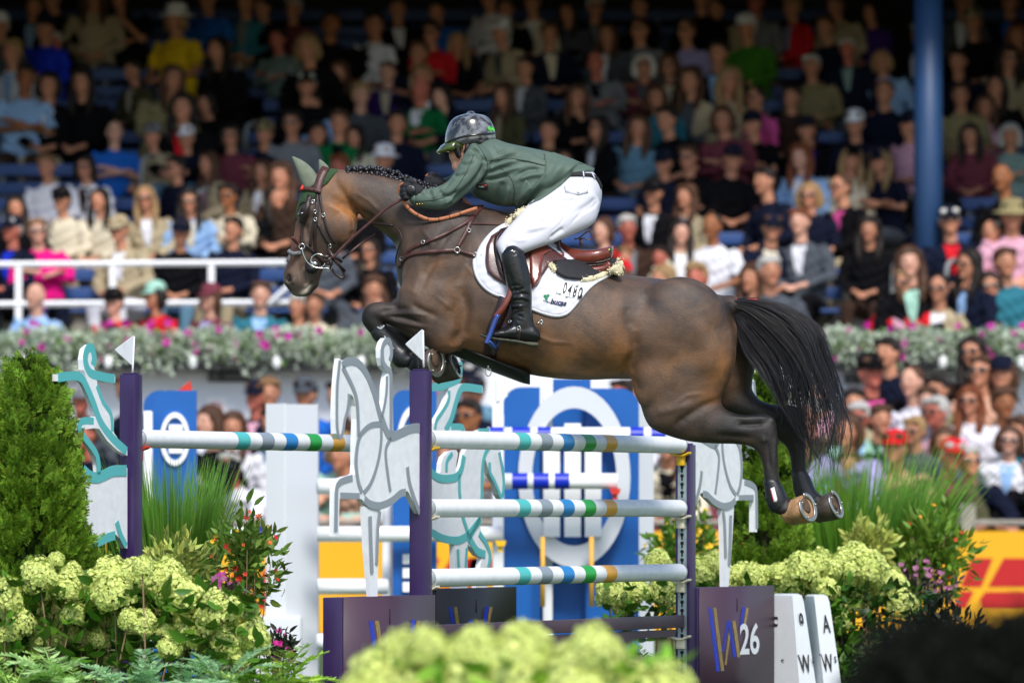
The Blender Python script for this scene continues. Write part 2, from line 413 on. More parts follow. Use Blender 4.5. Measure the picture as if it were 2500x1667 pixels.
# coat colours (the animal's own patches, with bounced light mixed into jaw and belly): near black points, dark brown body, tan flank, jaw and belly
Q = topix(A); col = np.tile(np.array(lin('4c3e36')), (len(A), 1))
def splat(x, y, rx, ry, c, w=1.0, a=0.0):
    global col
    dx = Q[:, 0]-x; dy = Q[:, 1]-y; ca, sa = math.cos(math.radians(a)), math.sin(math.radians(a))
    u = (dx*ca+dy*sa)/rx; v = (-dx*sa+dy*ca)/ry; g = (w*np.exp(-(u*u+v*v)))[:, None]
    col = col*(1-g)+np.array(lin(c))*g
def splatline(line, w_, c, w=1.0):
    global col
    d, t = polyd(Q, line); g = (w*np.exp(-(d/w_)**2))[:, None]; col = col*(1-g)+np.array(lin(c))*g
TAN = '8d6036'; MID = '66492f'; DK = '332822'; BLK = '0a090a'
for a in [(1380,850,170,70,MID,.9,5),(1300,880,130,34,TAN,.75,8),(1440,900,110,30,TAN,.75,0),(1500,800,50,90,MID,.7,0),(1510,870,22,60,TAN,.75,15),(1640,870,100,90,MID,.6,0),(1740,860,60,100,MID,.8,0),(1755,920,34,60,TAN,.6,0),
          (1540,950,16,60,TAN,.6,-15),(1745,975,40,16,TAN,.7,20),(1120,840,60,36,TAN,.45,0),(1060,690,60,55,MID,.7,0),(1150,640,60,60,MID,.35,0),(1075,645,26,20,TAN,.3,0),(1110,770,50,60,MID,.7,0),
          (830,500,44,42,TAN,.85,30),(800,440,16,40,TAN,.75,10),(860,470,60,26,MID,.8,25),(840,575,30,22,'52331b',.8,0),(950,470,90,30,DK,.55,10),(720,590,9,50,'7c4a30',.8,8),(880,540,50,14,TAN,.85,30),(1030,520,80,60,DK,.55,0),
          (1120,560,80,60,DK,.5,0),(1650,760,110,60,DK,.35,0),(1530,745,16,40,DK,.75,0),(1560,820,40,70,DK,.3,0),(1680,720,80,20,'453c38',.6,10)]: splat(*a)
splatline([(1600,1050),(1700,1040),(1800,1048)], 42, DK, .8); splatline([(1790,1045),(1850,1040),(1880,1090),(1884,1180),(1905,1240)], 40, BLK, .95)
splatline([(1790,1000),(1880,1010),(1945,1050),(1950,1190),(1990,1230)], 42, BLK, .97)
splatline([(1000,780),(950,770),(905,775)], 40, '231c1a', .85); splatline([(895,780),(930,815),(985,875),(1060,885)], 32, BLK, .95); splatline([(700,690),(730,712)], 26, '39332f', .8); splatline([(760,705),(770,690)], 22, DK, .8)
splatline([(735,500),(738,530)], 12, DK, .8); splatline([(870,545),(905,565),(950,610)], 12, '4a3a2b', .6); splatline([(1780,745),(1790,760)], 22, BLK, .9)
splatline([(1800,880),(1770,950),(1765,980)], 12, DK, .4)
inner = np.clip((A[:, 1]-YH)/.1, 0, 1)*np.clip((Q[:, 0]-1500)/40, 0, 1); col = col*(1-.45*inner[:, None])  # far hindquarter darkened in the coat colour for shade between the legs
splatline([(738,716),(748,708),(752,698)], 6, 'b5b0a8', .8); splatline([(712,716),(730,721)], 5, '8a857e', .6)
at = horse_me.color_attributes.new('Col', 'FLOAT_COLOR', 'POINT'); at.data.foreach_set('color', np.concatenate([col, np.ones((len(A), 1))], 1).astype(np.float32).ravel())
def coat_material():
    m = mat('horse_coat', (1, 1, 1), rough=0.46, attr='Col', var=0.22, vscale=9, spec=0.5)
    N = m.node_tree.nodes; L = m.node_tree.links; b = N['Principled BSDF']
    tc = N.new('ShaderNodeTexCoord')
    mp = N.new('ShaderNodeMapping'); mp.inputs['Scale'].default_value = (60, 60, 260); mp.inputs['Rotation'].default_value = (0, .5, 0); L.new(tc.outputs['Object'], mp.inputs[0])
    n1 = N.new('ShaderNodeTexNoise'); n1.inputs['Scale'].default_value = 1.6; n1.inputs['Detail'].default_value = 6; L.new(mp.outputs[0], n1.inputs[0])
    n2 = N.new('ShaderNodeTexNoise'); n2.inputs['Scale'].default_value = 14; n2.inputs['Detail'].default_value = 7; n2.inputs['Distortion'].default_value = .6; L.new(tc.outputs['Object'], n2.inputs[0])
    ad = N.new('ShaderNodeMath'); ad.operation = 'MULTIPLY_ADD'; ad.inputs[1].default_value = .30; m5 = N.new('ShaderNodeMath'); m5.operation = 'MULTIPLY'; m5.inputs[1].default_value = .35; L.new(n2.outputs['Fac'], m5.inputs[0]); L.new(n1.outputs['Fac'], ad.inputs[0]); L.new(m5.outputs[0], ad.inputs[2])
    bp = N.new('ShaderNodeBump'); bp.inputs['Strength'].default_value = .7; bp.inputs['Distance'].default_value = .010; L.new(ad.outputs[0], bp.inputs['Height']); L.new(bp.outputs[0], b.inputs['Normal'])
    mr = N.new('ShaderNodeMapRange'); mr.inputs['To Min'].default_value = .42; mr.inputs['To Max'].default_value = .66; L.new(n2.outputs['Fac'], mr.inputs['Value']); L.new(mr.outputs[0], b.inputs['Roughness'])
    # fine hair speckle in the colour
    hs = [x for x in N if x.bl_idname == 'ShaderNodeHueSaturation'][0]
    mx = N.new('ShaderNodeMath'); mx.operation = 'MULTIPLY'; old = hs.inputs['Value'].links[0].from_socket
    # cloudy mottling of the coat: darker and warmer patches
    n3 = N.new('ShaderNodeTexNoise'); n3.inputs['Scale'].default_value = 5.5; n3.inputs['Detail'].default_value = 8; n3.inputs['Roughness'].default_value = .62; n3.inputs['Distortion'].default_value = .8; L.new(tc.outputs['Object'], n3.inputs[0])
    r3 = N.new('ShaderNodeMapRange'); r3.inputs['From Min'].default_value = .36; r3.inputs['From Max'].default_value = .64; L.new(n3.outputs['Fac'], r3.inputs['Value'])
    rm = N.new('ShaderNodeValToRGB'); rm.color_ramp.elements[0].color = (.52, .54, .60, 1); rm.color_ramp.elements[1].color = (1.5, 1.32, 1.08, 1); L.new(r3.outputs[0], rm.inputs[0])
    mm = N.new('ShaderNodeMix'); mm.data_type = 'RGBA'; mm.blend_type = 'MULTIPLY'; mm.inputs[0].default_value = .85; mm.clamp_result = False
    o_ = b.inputs['Base Color'].links[0].from_socket; L.new(o_, mm.inputs[6]); L.new(rm.outputs[0], mm.inputs[7]); L.new(mm.outputs[2], b.inputs['Base Color'])
    m2 = N.new('ShaderNodeMapRange'); m2.inputs['To Min'].default_value = .72; m2.inputs['To Max'].default_value = 1.28; L.new(n1.outputs['Fac'], m2.inputs['Value'])
    L.new(old, mx.inputs[0]); L.new(m2.outputs[0], mx.inputs[1]); L.new(mx.outputs[0], hs.inputs['Value'])
    return m
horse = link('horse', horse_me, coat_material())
tag(horse, 'dark bay horse with plaited mane leaping over the striped oxer, ridden by the green-jacketed rider', 'horse')
HT = bvh(horse_me)
M_black_hair = mat('black_hair', lin('17151a'), rough=.38, island=.5, spec=.6)
M_hoof_tan = mat('hoof_horn', lin('a07a55'), rough=.5, var=.45, vscale=26, bump=.4, bscale=60)
M_hoof_dark = mat('hoof_dark', lin('4a4038'), rough=.5, var=.4, vscale=26, bump=.4, bscale=60)
M_shoe = mat('horseshoe_steel', lin('a9a7a0'), rough=.32, metal=.85, var=.2, bump=.2)
M_sole = mat('hoof_sole', lin('584436'), rough=.85, var=.5, vscale=40, bump=.8, bscale=70)
def make_hoof(px, py, Y, n, toe, hm, back, Lh=.082, Wd=.070, H=.10):
    c = P(px, py, Y); n = Vector(n).normalized(); toe = Vector(toe); toe = (toe-n*toe.dot(n)).normalized(); s = n.cross(toe)
    def outline(f, h, k=28, heel=.72):
        r = []
        for j in range(k):
            q = 2*math.pi*j/k; a = math.cos(q)
            if a < 0: a *= heel
            r.append(c+toe*(a*Lh*f)+s*(math.sin(q)*Wd*f)-n*h)
        return r
    mb = MB(); back = Vector(back)
    rs = [outline(.55, -.0), outline(.93, 0), outline(1, .004), outline(.97, H*.35), outline(.9, H*.7), outline(.86, H*.92), outline(.88, H), outline(.7, H*1.12)]
    for i, r in enumerate(rs):
        sh = back*max(0, (i-2)/5)
        rs[i] = [p+sh for p in r]
    mb.rings(rs); hf = mb.build('hoof', hm, horse)
    mb = MB(); pts = []
    for j in range(27):
        q = math.radians(-158+j*316/26); a = math.cos(q); a = a*.78 if a < 0 else a
        pts.append(c+toe*(a*Lh*.87)+s*(math.sin(q)*Wd*.87)+n*.005)
    mb.tube(pts, .0105, n=8, up=n, flat=(.5, 1.25))
    for q in (150, -150, 65, -65):
        a = math.cos(math.radians(q)); a = a*.78 if a < 0 else a
        p = c+toe*(a*Lh*.85)+s*(math.sin(math.radians(q))*Wd*.85)
        mb.tube([p, p+n*.014, p+n*.020], [.006, .0055, .003], n=8)
    mb.build('horseshoe', M_shoe, hf)
    mb = MB(); fr = [c+toe*.045*-.2+n*.004+(toe*math.cos(q)*.042+s*math.sin(q)*.03) for q in [2*math.pi*j/12 for j in range(12)]]
    mb.rings([[p-n*.01 for p in fr], fr, [c+(p-c)*.5+n*.003 for p in fr]]); mb.build('frog', M_sole, hf)
    return hf
make_hoof(1969, 1237, YH-.20, (.78, -.58, .22), (.62, .25, -.66), M_hoof_tan, (-.012, 0, -.004))
make_hoof(2037, 1229, YH+.12, (.84, -.42, .30), (.58, .2, -.7), M_hoof_dark, (-.012, 0, 0))
make_hoof(1063, 880, YH-.20, (.80, -.58, -.02), (.42, .2, -.88), M_hoof_dark, (-.02, 0, .0))
make_hoof(1108, 887, YH+.12, (.88, -.22, .34), (.45, .1, -.85), M_hoof_dark, (-.012, 0, 0))
# eye, nostril
mb = MB(); e = P(737, 523, YH-.083); mb.ball(e, (.019, .017, .016)); mb.build('eye', mat('horse_eye', (.006, .004, .003), rough=.06, coat=1), horse)
mb = MB()
for s_ in (0,):
    h, n = hit(HT, 702, 684); 
    pts = [hit(HT, 702+8*math.cos(q)*.75-3*math.sin(q), 684+13*math.sin(q)+3*math.cos(q), off=-.004)[0] for q in [2*math.pi*j/14 for j in range(14)]]
    pts = [p for p in pts if p is not None]
    mb.rings([[p+(h-p)*.0-Vector((0, .004, 0)) for p in pts], [h+(p-h)*.5-Vector((0, -.004, 0)) for p in pts]])
mb.build('nostril', mat('nostril_dark', lin('141010'), rough=.9), horse)
# mane: a row of rolled plaits along the crest
mb = MB(); rr = random.Random(3)
crest = cr([(850,417),(880,415),(915,418),(950,425),(985,438),(1020,450),(1055,462),(1090,478),(1125,492)], 6)
acc = 0; last = None; i = 0
for p in crest:
    if last is not None: acc += math.hypot(p[0]-last[0], p[1]-last[1])
    last = p
    if acc > 11.5 or i == 0:
        acc = 0; i += 1
        grow = 7+min(i, 9)*.55
        for j in range(11):
            q = rr.uniform(0, 6.28); w = rr.uniform(-1, 1)
            c = P(p[0]+math.cos(q)*grow*.42, p[1]-1+w*grow*.8, YH-.02+math.sin(q)*.016)
            mb.ball(c, rr.uniform(.009, .0135), n=7, m=5)
        mb.tube([P(p[0], p[1]-4, YH), P(p[0]-1, p[1]+10, YH-.045)], [.010, .007], n=7)
mb.tube([P(x, y+2, YH) for x, y in [(c[0], c[1]) for c in crest]], .012, n=8)
mb.build('mane', M_black_hair, horse)
# whiskers and forelock left to the bonnet; tail of many strands
TG = [ # guides from dock to tip, outer to inner
 [(1778,733),(1850,734),(1935,757),(2000,800),(2018,865),(2040,950),(2062,1010),(2064,1075),(2050,1140)],
 [(1779,735),(1850,742),(1930,775),(1985,830),(2005,900),(2030,980),(2050,1050),(2040,1120),(2020,1170)],
 [(1780,739),(1845,755),(1915,800),(1965,860),(1985,930),(2005,1010),(2015,1080),(2018,1130),(2012,1165)],
 [(1781,744),(1835,770),(1895,830),(1935,890),(1955,950),(1972,1020),(1990,1090),(1998,1130),(1992,1150)],
 [(1783,750),(1820,790),(1870,850),(1905,910),(1925,970),(1945,1030),(1962,1080),(1985,1115),(1990,1135)],
 [(1785,755),(1808,800),(1845,860),(1885,905),(1905,950),(1918,1000),(1935,1050),(1950,1080),(1960,1100)],
 [(1787,760),(1800,810),(1822,860),(1850,895),(1870,930),(1880,960),(1888,985),(1892,1000),(1900,1020)]]
TGs = [np.array(cr(g, 3)) for g in TG]
mb = MB(); rr = random.Random(11)
def tailpt(u, t):
    a = int(min(u, len(TGs)-2)); f = u-a; g = TGs[a]*(1-f)+TGs[a+1]*f; x = t*(len(g)-1); i = int(min(x, len(g)-2)); return g[i]*(1-(x-i))+g[i+1]*(x-i)
for c_ in range(88):
    u = rr.random()**.8*(len(TGs)-1.01); ln = rr.uniform(.5, 1.03) if u < 3.5 else rr.uniform(.3, .85); yo = rr.gauss(0, .035); sp = rr.gauss(0, 1); ph = rr.uniform(0, 6.28); wv = rr.uniform(3, 9); fly0 = rr.random() < .16
    for k in range(30 if not fly0 else 5):
        l2 = ln*rr.uniform(.6, 1.0); ju = rr.gauss(0, .5); px_ = rr.gauss(0, 1); py_ = rr.gauss(0, 1); fly = rr.random() < .05; pts = []; rad = []; m = 15; p2 = rr.uniform(0, 6.28)
        for j in range(m):
            t = l2*j/(m-1); g = tailpt(min(max(u+ju*(1-t*.7), 0), len(TGs)-1.01), min(t, 1)); conv = 1-.62*(j/(m-1)); ext = max(0, t-1)*260
            w = 1.4+13*math.sin(min(1, t)*2.9)*conv*.6
            pts.append(P(g[0]+(9+5*math.sin(u*2))*math.sin(t*9.5+u*1.3+ph*.25)*min(1, t*2)+px_*w*.5+math.sin(ph+t*8)*wv*t*1.3+math.sin(p2+t*17)*1.2*t+sp*25*t*t+(rr.gauss(0, 1)+30*t*t if fly else 0), g[1]+ext+py_*w*.45+math.cos(ph+t*6)*wv*t-(22*t*t*px_ if fly else 0), YH+yo*(.4+2.2*t)+px_*.01*conv))
            rad.append((.0016 if not (fly or fly0) else .0009)*(1-.6*(j/(m-1))**2))
        mb.tube(pts, rad, n=3, cap=False)
# dense core of the dock
core = [P(x, y, YH) for x, y in [(1778,742),(1830,757),(1890,785),(1935,835),(1955,900),(1972,970)]]
mb.tube(core, [.028, .042, .042, .034, .018, .006], n=10, flat=(1, .8))
mb.tube([P(x, y, YH+.03) for x, y in [(1780,745),(1815,790),(1860,840),(1905,900)]], [.025, .036, .028, .006], n=10)
tail = mb.build('tail', M_black_hair, horse, fix=False)
# ------------------------------------------------------------------ tack: pad, saddle, bridle, breastplate, boots
M_lea = mat('brown_leather', lin('4a2826'), rough=.36, var=.25, vscale=30, bump=.25, bscale=160, spec=.6, coat=.25)
M_lea_red = mat('chestnut_leather', lin('6b2f22'), rough=.28, var=.25, vscale=25, bump=.2, bscale=150, spec=.6, coat=.3)
M_lea_dk = mat('dark_leather', lin('2c1a1a'), rough=.38, var=.25, vscale=40, bump=.3, bscale=140, spec=.55)
M_strap = mat('strap_leather', lin('4b2c28'), rough=.42, var=.25, vscale=60, bump=.3, bscale=200)
M_strap_dk = mat('strap_leather_dark', lin('2a1d1c'), rough=.42, var=.25, vscale=60, bump=.3, bscale=200)
M_rein = mat('tan_rein', lin('a8653f'), rough=.5, var=.25, vscale=90, bump=.3, bscale=250)
M_steel = mat('polished_steel', lin('c8c8c4'), rough=.18, metal=1)
M_brass = mat('brass', lin('c9a24a'), rough=.25, metal=1)
M_padw = mat('pad_white', lin('ced0da'), rough=.85, var=.05, vscale=25, bump=.25, bscale=300)
M_fleece = mat('fleece', lin('d9cfae'), rough=1, var=.2, vscale=60, bump=1, bscale=220)
M_blkfab = mat('black_fabric', lin('1b1b20'), rough=.75, bump=.3, bscale=200)
M_blkrub = mat('black_rubber', lin('15161a'), rough=.4, var=.3, vscale=60, bump=.25, bscale=90)
M_navy = mat('print_navy', lin('1a2148'), rough=.7)
M_ink = mat('print_black', lin('222226'), rough=.7)
M_green = mat('print_green', lin('0f7a4e'), rough=.7)
M_bonnet = mat('bonnet_cotton', lin('6e7666'), rough=.95, var=.1, vscale=30, bump=.4, bscale=300)
M_crochet = mat('bonnet_crochet', lin('2f4a2c'), rough=.95, var=.45, vscale=150, bump=1, bscale=180)
def on(tree, px, py, off, Yd):
    h, n = hit(tree, px, py, off=off)
    if h is None: return P(px, py, Yd), Vector((0, -1, 0)), False
    return h, n, True
def strap(mb, pts, w_, off=.004, th=.003, tree=None, Yd=YH-.1, k=6, free=False, dense=9.0):
    """leather strap following pixel points over a body"""
    tree = tree or HT; c = cr(pts, k); C = []; Ns = []; w = w_*(1.22 if w_ > .006 and not free else 1)
    # resample
    R = [c[0]]
    for p in c[1:]:
        while np.linalg.norm(p[:2]-R[-1][:2]) > dense: R.append(R[-1]+(p-R[-1])*dense/np.linalg.norm(p[:2]-R[-1][:2]))
    R.append(c[-1]); last = None
    for p in R:
        if free: q, n = P(p[0], p[1], p[2]), Vector((0, -1, 0))
        else:
            q, n, ok = on(tree, p[0], p[1], off, Yd)
            if not ok and last is not None: q = P(p[0], p[1], last.y)
            if last is not None and abs(q.y-last.y) > .05: q = P(p[0], p[1], last.y+math.copysign(.012, q.y-last.y))
        last = q; C.append(q); Ns.append(n)
    for _ in range(2):
        ys = [p.y for p in C]
        C = [P(topix(np.array([C[i]]))[0][0], topix(np.array([C[i]]))[0][1], min(ys[i], (ys[max(0, i-1)]+ys[i]*2+ys[min(len(ys)-1, i+1)])/4)) for i in range(len(C))]
    rings = []
    for i, p in enumerate(C):
        t = (C[min(i+1, len(C)-1)]-C[max(i-1, 0)]).normalized(); n = (Ns[i]*.6+Vector((0, -1, 0))*.4); n = (n-t*n.dot(t)).normalized(); s_ = t.cross(n)
        a = s_*w/2; b = n*th
        rings.append([p-a, p-a*.92+b, p+a*.92+b, p+a, p+a*.8-b*.6, p-a*.8-b*.6])
    mb.rings(rings); return C
def buckle(mb, px, py, r=.011, tree=None, off=.012, Yd=YH-.1, rx=1.0):
    q, n, _ = on(tree or HT, px, py, off, Yd); n = (n+Vector((0, -1.2, 0))).normalized(); u = n.orthogonal().normalized(); v = n.cross(u)
    mb.tube([q+u*math.cos(a)*r*rx+v*math.sin(a)*r for a in [2*math.pi*i/14 for i in range(14)]], r*.16+.0008, n=6, closed=True)
# --- saddle pad (draped over the flank) -------------------------------------------------
padpoly = cr([(1270,523),(1240,540),(1205,560),(1176,592),(1160,625),(1157,650),(1166,680),(1184,703),(1208,719),(1236,728),(1258,741),(1300,756),(1335,768),(1362,772),(1384,766),(1398,752),(1416,730),(1436,706),(1455,690),(1478,677),(1500,665),(1503,655)], 4)
padpoly = [tuple(p) for p in padpoly]+[(1480,650),(1420,622),(1360,585),(1310,548)]
def inpoly(Qp, poly):
    x, y = Qp[:, 0], Qp[:, 1]; r = np.zeros(len(Qp), bool); n = len(poly); j = n-1
    for i in range(n):
        xi, yi = poly[i][:2]; xj, yj = poly[j][:2]
        c = ((yi > y) != (yj > y)) & (x < (xj-xi)*(y-yi)/(yj-yi+1e-12)+xi); r ^= c; j = i
    return r
def drape(name, poly, off, m, parent=None, tree=None, step=4.0, puff=0.0, edge=.012, Yd=YH-.25, wob=None):
    """sheet cut to a pixel outline, laid on the body, with thickness"""
    tree = tree or HT; poly = [tuple(p[:2]) for p in poly]
    from mathutils.geometry import delaunay_2d_cdt
    xs = [p[0] for p in poly]; ys = [p[1] for p in poly]
    gx, gy = np.meshgrid(np.arange(min(xs), max(xs), step), np.arange(min(ys), max(ys), step)); G = np.stack([gx.ravel(), gy.ravel()], 1)
    G = G[inpoly(G, poly)]; cl = poly+[poly[0]]; dd, _ = polyd(G, cl); G = G[dd > step*.45]
    pts = [Vector(p) for p in poly]+[Vector(p) for p in G.tolist()]; n = len(poly)
    v, e, f, *_ = delaunay_2d_cdt(pts, [(i, (i+1) % n) for i in range(n)], [], 1, 1e-4)
    Qv = np.array([(p.x, p.y) for p in v]); de, _ = polyd(Qv, cl)
    ys_ = []; 
    for i, p in enumerate(v):
        q, nn, ok = on(tree, p.x, p.y, 0, Yd); ys_.append(q.y if ok else np.nan)
    ys_ = np.array(ys_); med = np.nanmedian(ys_); bad = np.isnan(ys_)
    if bad.any() and (~bad).any():
        good = np.where(~bad)[0]
        for i in np.where(bad)[0]:
            j = good[np.argmin(((Qv[good]-Qv[i])**2).sum(1))]; ys_[i] = ys_[j]+.02
    adj = [[] for _ in v]
    for t in f:
        for a in range(len(t)): adj[t[a]].append(t[(a+1) % len(t)]); adj[t[(a+1) % len(t)]].append(t[a])
    for _ in range(4): ys_ = np.array([min(ys_[i], .5*ys_[i]+.5*np.mean(ys_[adj[i]])) if adj[i] else ys_[i] for i in range(len(ys_))])
    th = off*np.clip(de/(edge*500), 0, 1)**.5*.75+off*.25
    if puff: th = th+puff*(np.sin(Qv[:, 0]*.19+Qv[:, 1]*.11)*np.sin(Qv[:, 1]*.2-Qv[:, 0]*.09))*np.clip(de/8, 0, 1)
    if wob is not None: th = th+wob(Qv, de)
    top = [P(Qv[i, 0], Qv[i, 1], ys_[i]-th[i]-.002) for i in range(len(v))]
    bot = [P(Qv[i, 0], Qv[i, 1], ys_[i]+.004) for i in range(len(v))]
    mb = MB(); N_ = len(v); F = [tuple(t) for t in f]+[tuple(i+N_ for i in t)[::-1] for t in f]
    from collections import Counter
    ec = Counter()
    for t in f:
        for a in range(len(t)): ec[frozenset((t[a], t[(a+1) % len(t)]))] += 1
    for t in f:
        for a in range(len(t)):
            x, y = t[a], t[(a+1) % len(t)]
            if ec[frozenset((x, y))] == 1: F.append((y, x, x+N_, y+N_))
    mb.add(top+bot, F); return mb.build(name, m, parent)
pad = drape('saddle_pad', padpoly, .014, M_padw, puff=.0022)
tag(pad, 'white quilted saddle pad printed with the number 0480, on the dark bay horse', 'saddle pad')
PT = bvh(pad.data)
strapmb = MB(); ed = cr([(1205,560),(1176,592),(1161,625),(1158,650),(1167,680),(1185,703),(1208,718),(1236,727),(1258,740),(1300,755),(1335,767),(1362,771),(1384,765),(1398,751),(1416,729),(1436,705),(1455,689),(1478,676),(1498,666)], 4)
strap(strapmb, [tuple(p[:2]) for p in ed], .012, off=.001, th=.004, tree=PT); strapmb.build('binding', mat('pad_binding', lin('d8d8e0'), rough=.6), pad)
def print_on(tree, txt, org, ux, uy, size, m, name, parent, bold=0, shear=0, space=1, off=.0025, Yd=YH-.3):
    V, F = text_mesh(txt, 1.0, bold, shear, space)
    out = []
    for p in V:
        x = org[0]+ux[0]*p[0]*size+uy[0]*p[1]*size; y = org[1]+ux[1]*p[0]*size+uy[1]*p[1]*size
        q, n, ok = on(tree, x, y, off, Yd); out.append(q-Vector((0, .0015, 0)))
    me = bpy.data.meshes.new(name); me.from_pydata(out, [], F); me.update()
    return link(name, me, m, parent)
print_on(PT, 'bucas', (1343,741), (1, .14), (.24, -1.0), 17, M_navy, 'printed_word', pad, bold=.035, shear=.15)
for i, ch in enumerate('0480'): print_on(PT, ch, (1371+12.2*i, 715+4.2*i), (.62, .2), (.34, -1.2), 29, M_ink, 'number_digit', pad, bold=.015, off=.010)
mb = MB()
for (cx, cy) in ((1331,723),(1338,722),(1334,729)):
    q = [on(PT, cx+3.6*math.cos(a), cy+3.8*math.sin(a), .0035, YH-.3)[0] for a in [2*math.pi*i/12 for i in range(12)]]
    mb.add(q, [tuple(range(12))])
q = [on(PT, x, y, .0035, YH-.3)[0] for x, y in [(1334,729),(1338,738),(1336,738.5),(1333,730)]]; mb.add(q, [(0, 1, 2, 3)])
mb.build('printed_shamrock', M_green, pad, smooth=False)
mb = MB(); strap(mb, [(1326,733),(1350,741),(1372,748)], .0022, tree=PT, th=.001, off=.003); mb.build('printed_underline', M_navy, pad)
mb = MB()
for p in ((1410,699),(1367,717),(1383,724)): mb.ball(on(PT, p[0], p[1], .005, YH-.3)[0], .0055, 8, 6)
mb.build('number_clip', M_steel, pad)
plate = drape('number_plate', [(1368,688),(1424,707),(1411,733),(1357,716)], .002, mat('number_plate_white', lin('f2f2f4'), rough=.4), parent=pad, tree=PT, step=6)
# --- half pad and fleece
half = drape('half_pad', [(1352,640),(1366,632),(1420,634),(1480,628),(1510,632),(1516,655),(1490,665),(1450,680),(1415,684),(1380,680),(1358,668)], .03, M_blkfab, tree=PT)
tag(half, 'black half pad with cream fleece edge under the saddle of the bay horse', 'half pad')
mb = MB(); rr = random.Random(5)
for line, r in (([(1420,682),(1450,679),(1480,668),(1503,655),(1513,646),(1512,638)], .017), ([(1340,646),(1350,652),(1358,662)], .012), ([(1240,546),(1258,531),(1272,520),(1282,514)], .019), ([(1499,667),(1512,662),(1514,650)], .015)):
    pts = []
    for p in cr(line, 5):
        q, n, ok = on(HT, p[0], p[1], .03, YH-.2); pts.append(P(p[0], p[1], min(q.y, YH-.10)))
    mb.tube(pts, r, n=10)
    for i in range(260):
        p = pts[rr.randrange(len(pts))]; d = Vector((rr.gauss(0, 1), rr.gauss(0, 1), rr.gauss(0, 1))).normalized()
        mb.ball(p+d*r*.9+Vector((rr.uniform(-.01, .01), 0, rr.uniform(-.01, .01))), rr.uniform(.002, .0045), 5, 4)
mb.build('fleece', M_fleece, half)
# --- saddle
saddle = thing('saddle', P(1330, 640, YH), 'brown leather jumping saddle strapped on the white saddle pad', 'saddle')
fl = drape('saddle_flap', [(1222,560),(1198,575),(1186,600),(1183,640),(1188,665),(1204,681),(1232,697),(1260,712),(1290,710),(1312,700),(1325,675),(1340,652),(1356,640),(1370,640),(1385,632),(1340,600),(1290,570)], .034, M_lea, saddle, tree=HT)
kn = drape('knee_roll', [(1246,552),(1222,558),(1206,575),(1202,598),(1208,640),(1216,668),(1230,690),(1240,690),(1232,650),(1222,610),(1224,580)], .056, M_lea_dk, saddle, tree=HT)
skt = drape('saddle_skirt', [(1290,612),(1318,600),(1345,603),(1350,612),(1330,625),(1325,650),(1322,680),(1312,695),(1300,706),(1292,680),(1290,640)], .052, M_lea_red, saddle, tree=HT)
# seat: a swept shell from the twist up to the cantle
mb = MB(); ring_s = []
for (x, yt, yb, hw) in [(1355,572,612,.05),(1362,580,640,.075),(1372,592,650,.10),(1392,606,655,.125),(1420,612,658,.15),(1450,612,655,.16),(1475,607,648,.15),(1490,603,640,.11),(1497,602,618,.05)]:
    c = P(x, (yt+yb)/2, YH-.02); hz = (yb-yt)/2/495; R = []
    for j in range(24):
        q = 2*math.pi*j/24; z = math.copysign(abs(math.cos(q))**.6, math.cos(q))*hz; y = math.copysign(abs(math.sin(q))**.8, math.sin(q))*hw
        R.append(c+Vector((0, y, z+(abs(y)/hw)**2*.012)))
    ring_s.append(R)
mb.rings(ring_s); mb.tube([P(x, y, YH-.10) for x, y in [(1352,580),(1366,606),(1375,555)]], [.004]*3)
mb.build('seat', M_lea_red, saddle)
mb = MB(); mb.tube([P(x, y, YH-.165) for x, y in cr([(1368,618),(1375,638),(1400,654),(1440,660),(1475,655),(1490,643)], 4)], [.018]*21, n=10); mb.build('panel', M_lea_red, saddle)
mb = MB(); mb.tube([P(x, y, YH-.155) for x, y in cr([(1362,585),(1368,612),(1385,630),(1420,640),(1465,640),(1492,632)], 4)], .007, n=8)
mb.tube([P(x, y, YH-.157) for x, y in cr([(1360,592),(1365,618),(1383,637),(1420,647),(1465,646),(1490,638)], 4)], .004, n=8); mb.build('welt', M_lea_dk, saddle)
mb = MB(); mb.tube([P(x, y, YH-.12) for x, y in cr([(1376,556),(1366,566),(1360,585),(1354,600),(1340,606),(1326,604)], 4)], .007, n=8, flat=(1, .5)); mb.build('seat_edge', M_lea_red, saddle)
mb = MB(); mb.tube([P(x, y, YH-.11) for x, y in cr([(1402,584),(1425,582),(1440,586),(1446,578),(1443,568),(1434,566),(1424,573),(1412,582)], 4)], .0035, n=7); mb.tube([P(1418,584,YH-.12), P(1419,600,YH-.12)], .008, n=8); mb.build('grab_strap', M_lea, saddle)
mb = MB(); mb.ball(P(1485, 612, YH-.13), (.020, .012, .012), M=Matrix.Rotation(-.45, 4, 'Y')); mb.build('cantle_badge', mat('badge_green', lin('4c6a2c'), rough=.15, metal=.6), saddle)
# stirrup leather, girth and belly guard
mb = MB(); strap(mb, [(1262,540+120),(1258,690),(1246,724),(1234,752),(1218,770)], .024, off=.075, th=.004, tree=HT); sl = mb.build('stirrup_leather', M_lea_red, saddle)
mb = MB(); strap(mb, [(1246,690),(1234,725),(1222,765),(1206,800),(1198,850),(1196,885)], .052, off=.004, th=.008); strap(mb, [(1262,712),(1252,750),(1242,795),(1228,830)], .03, off=.004, th=.006)
mb.build('girth', M_lea_dk, saddle)
guard = MB()
RG = []
for (x, yt, w) in [(1098,853,.10),(1130,868,.13),(1165,884,.15),(1200,898,.17),(1240,913,.17),(1275,926,.16),(1294,930,.13)]:
    R = []
    for j in range(13):
        t = -1+2*j/12; h = P(x, yt, YH); R.append(h+Vector((0, t*w*1.15, .05*t*t-.006)))
    RG.append(R)
k = len(guard.v); n_ = 13
for R in RG: guard.v.extend(tuple(p) for p in R)
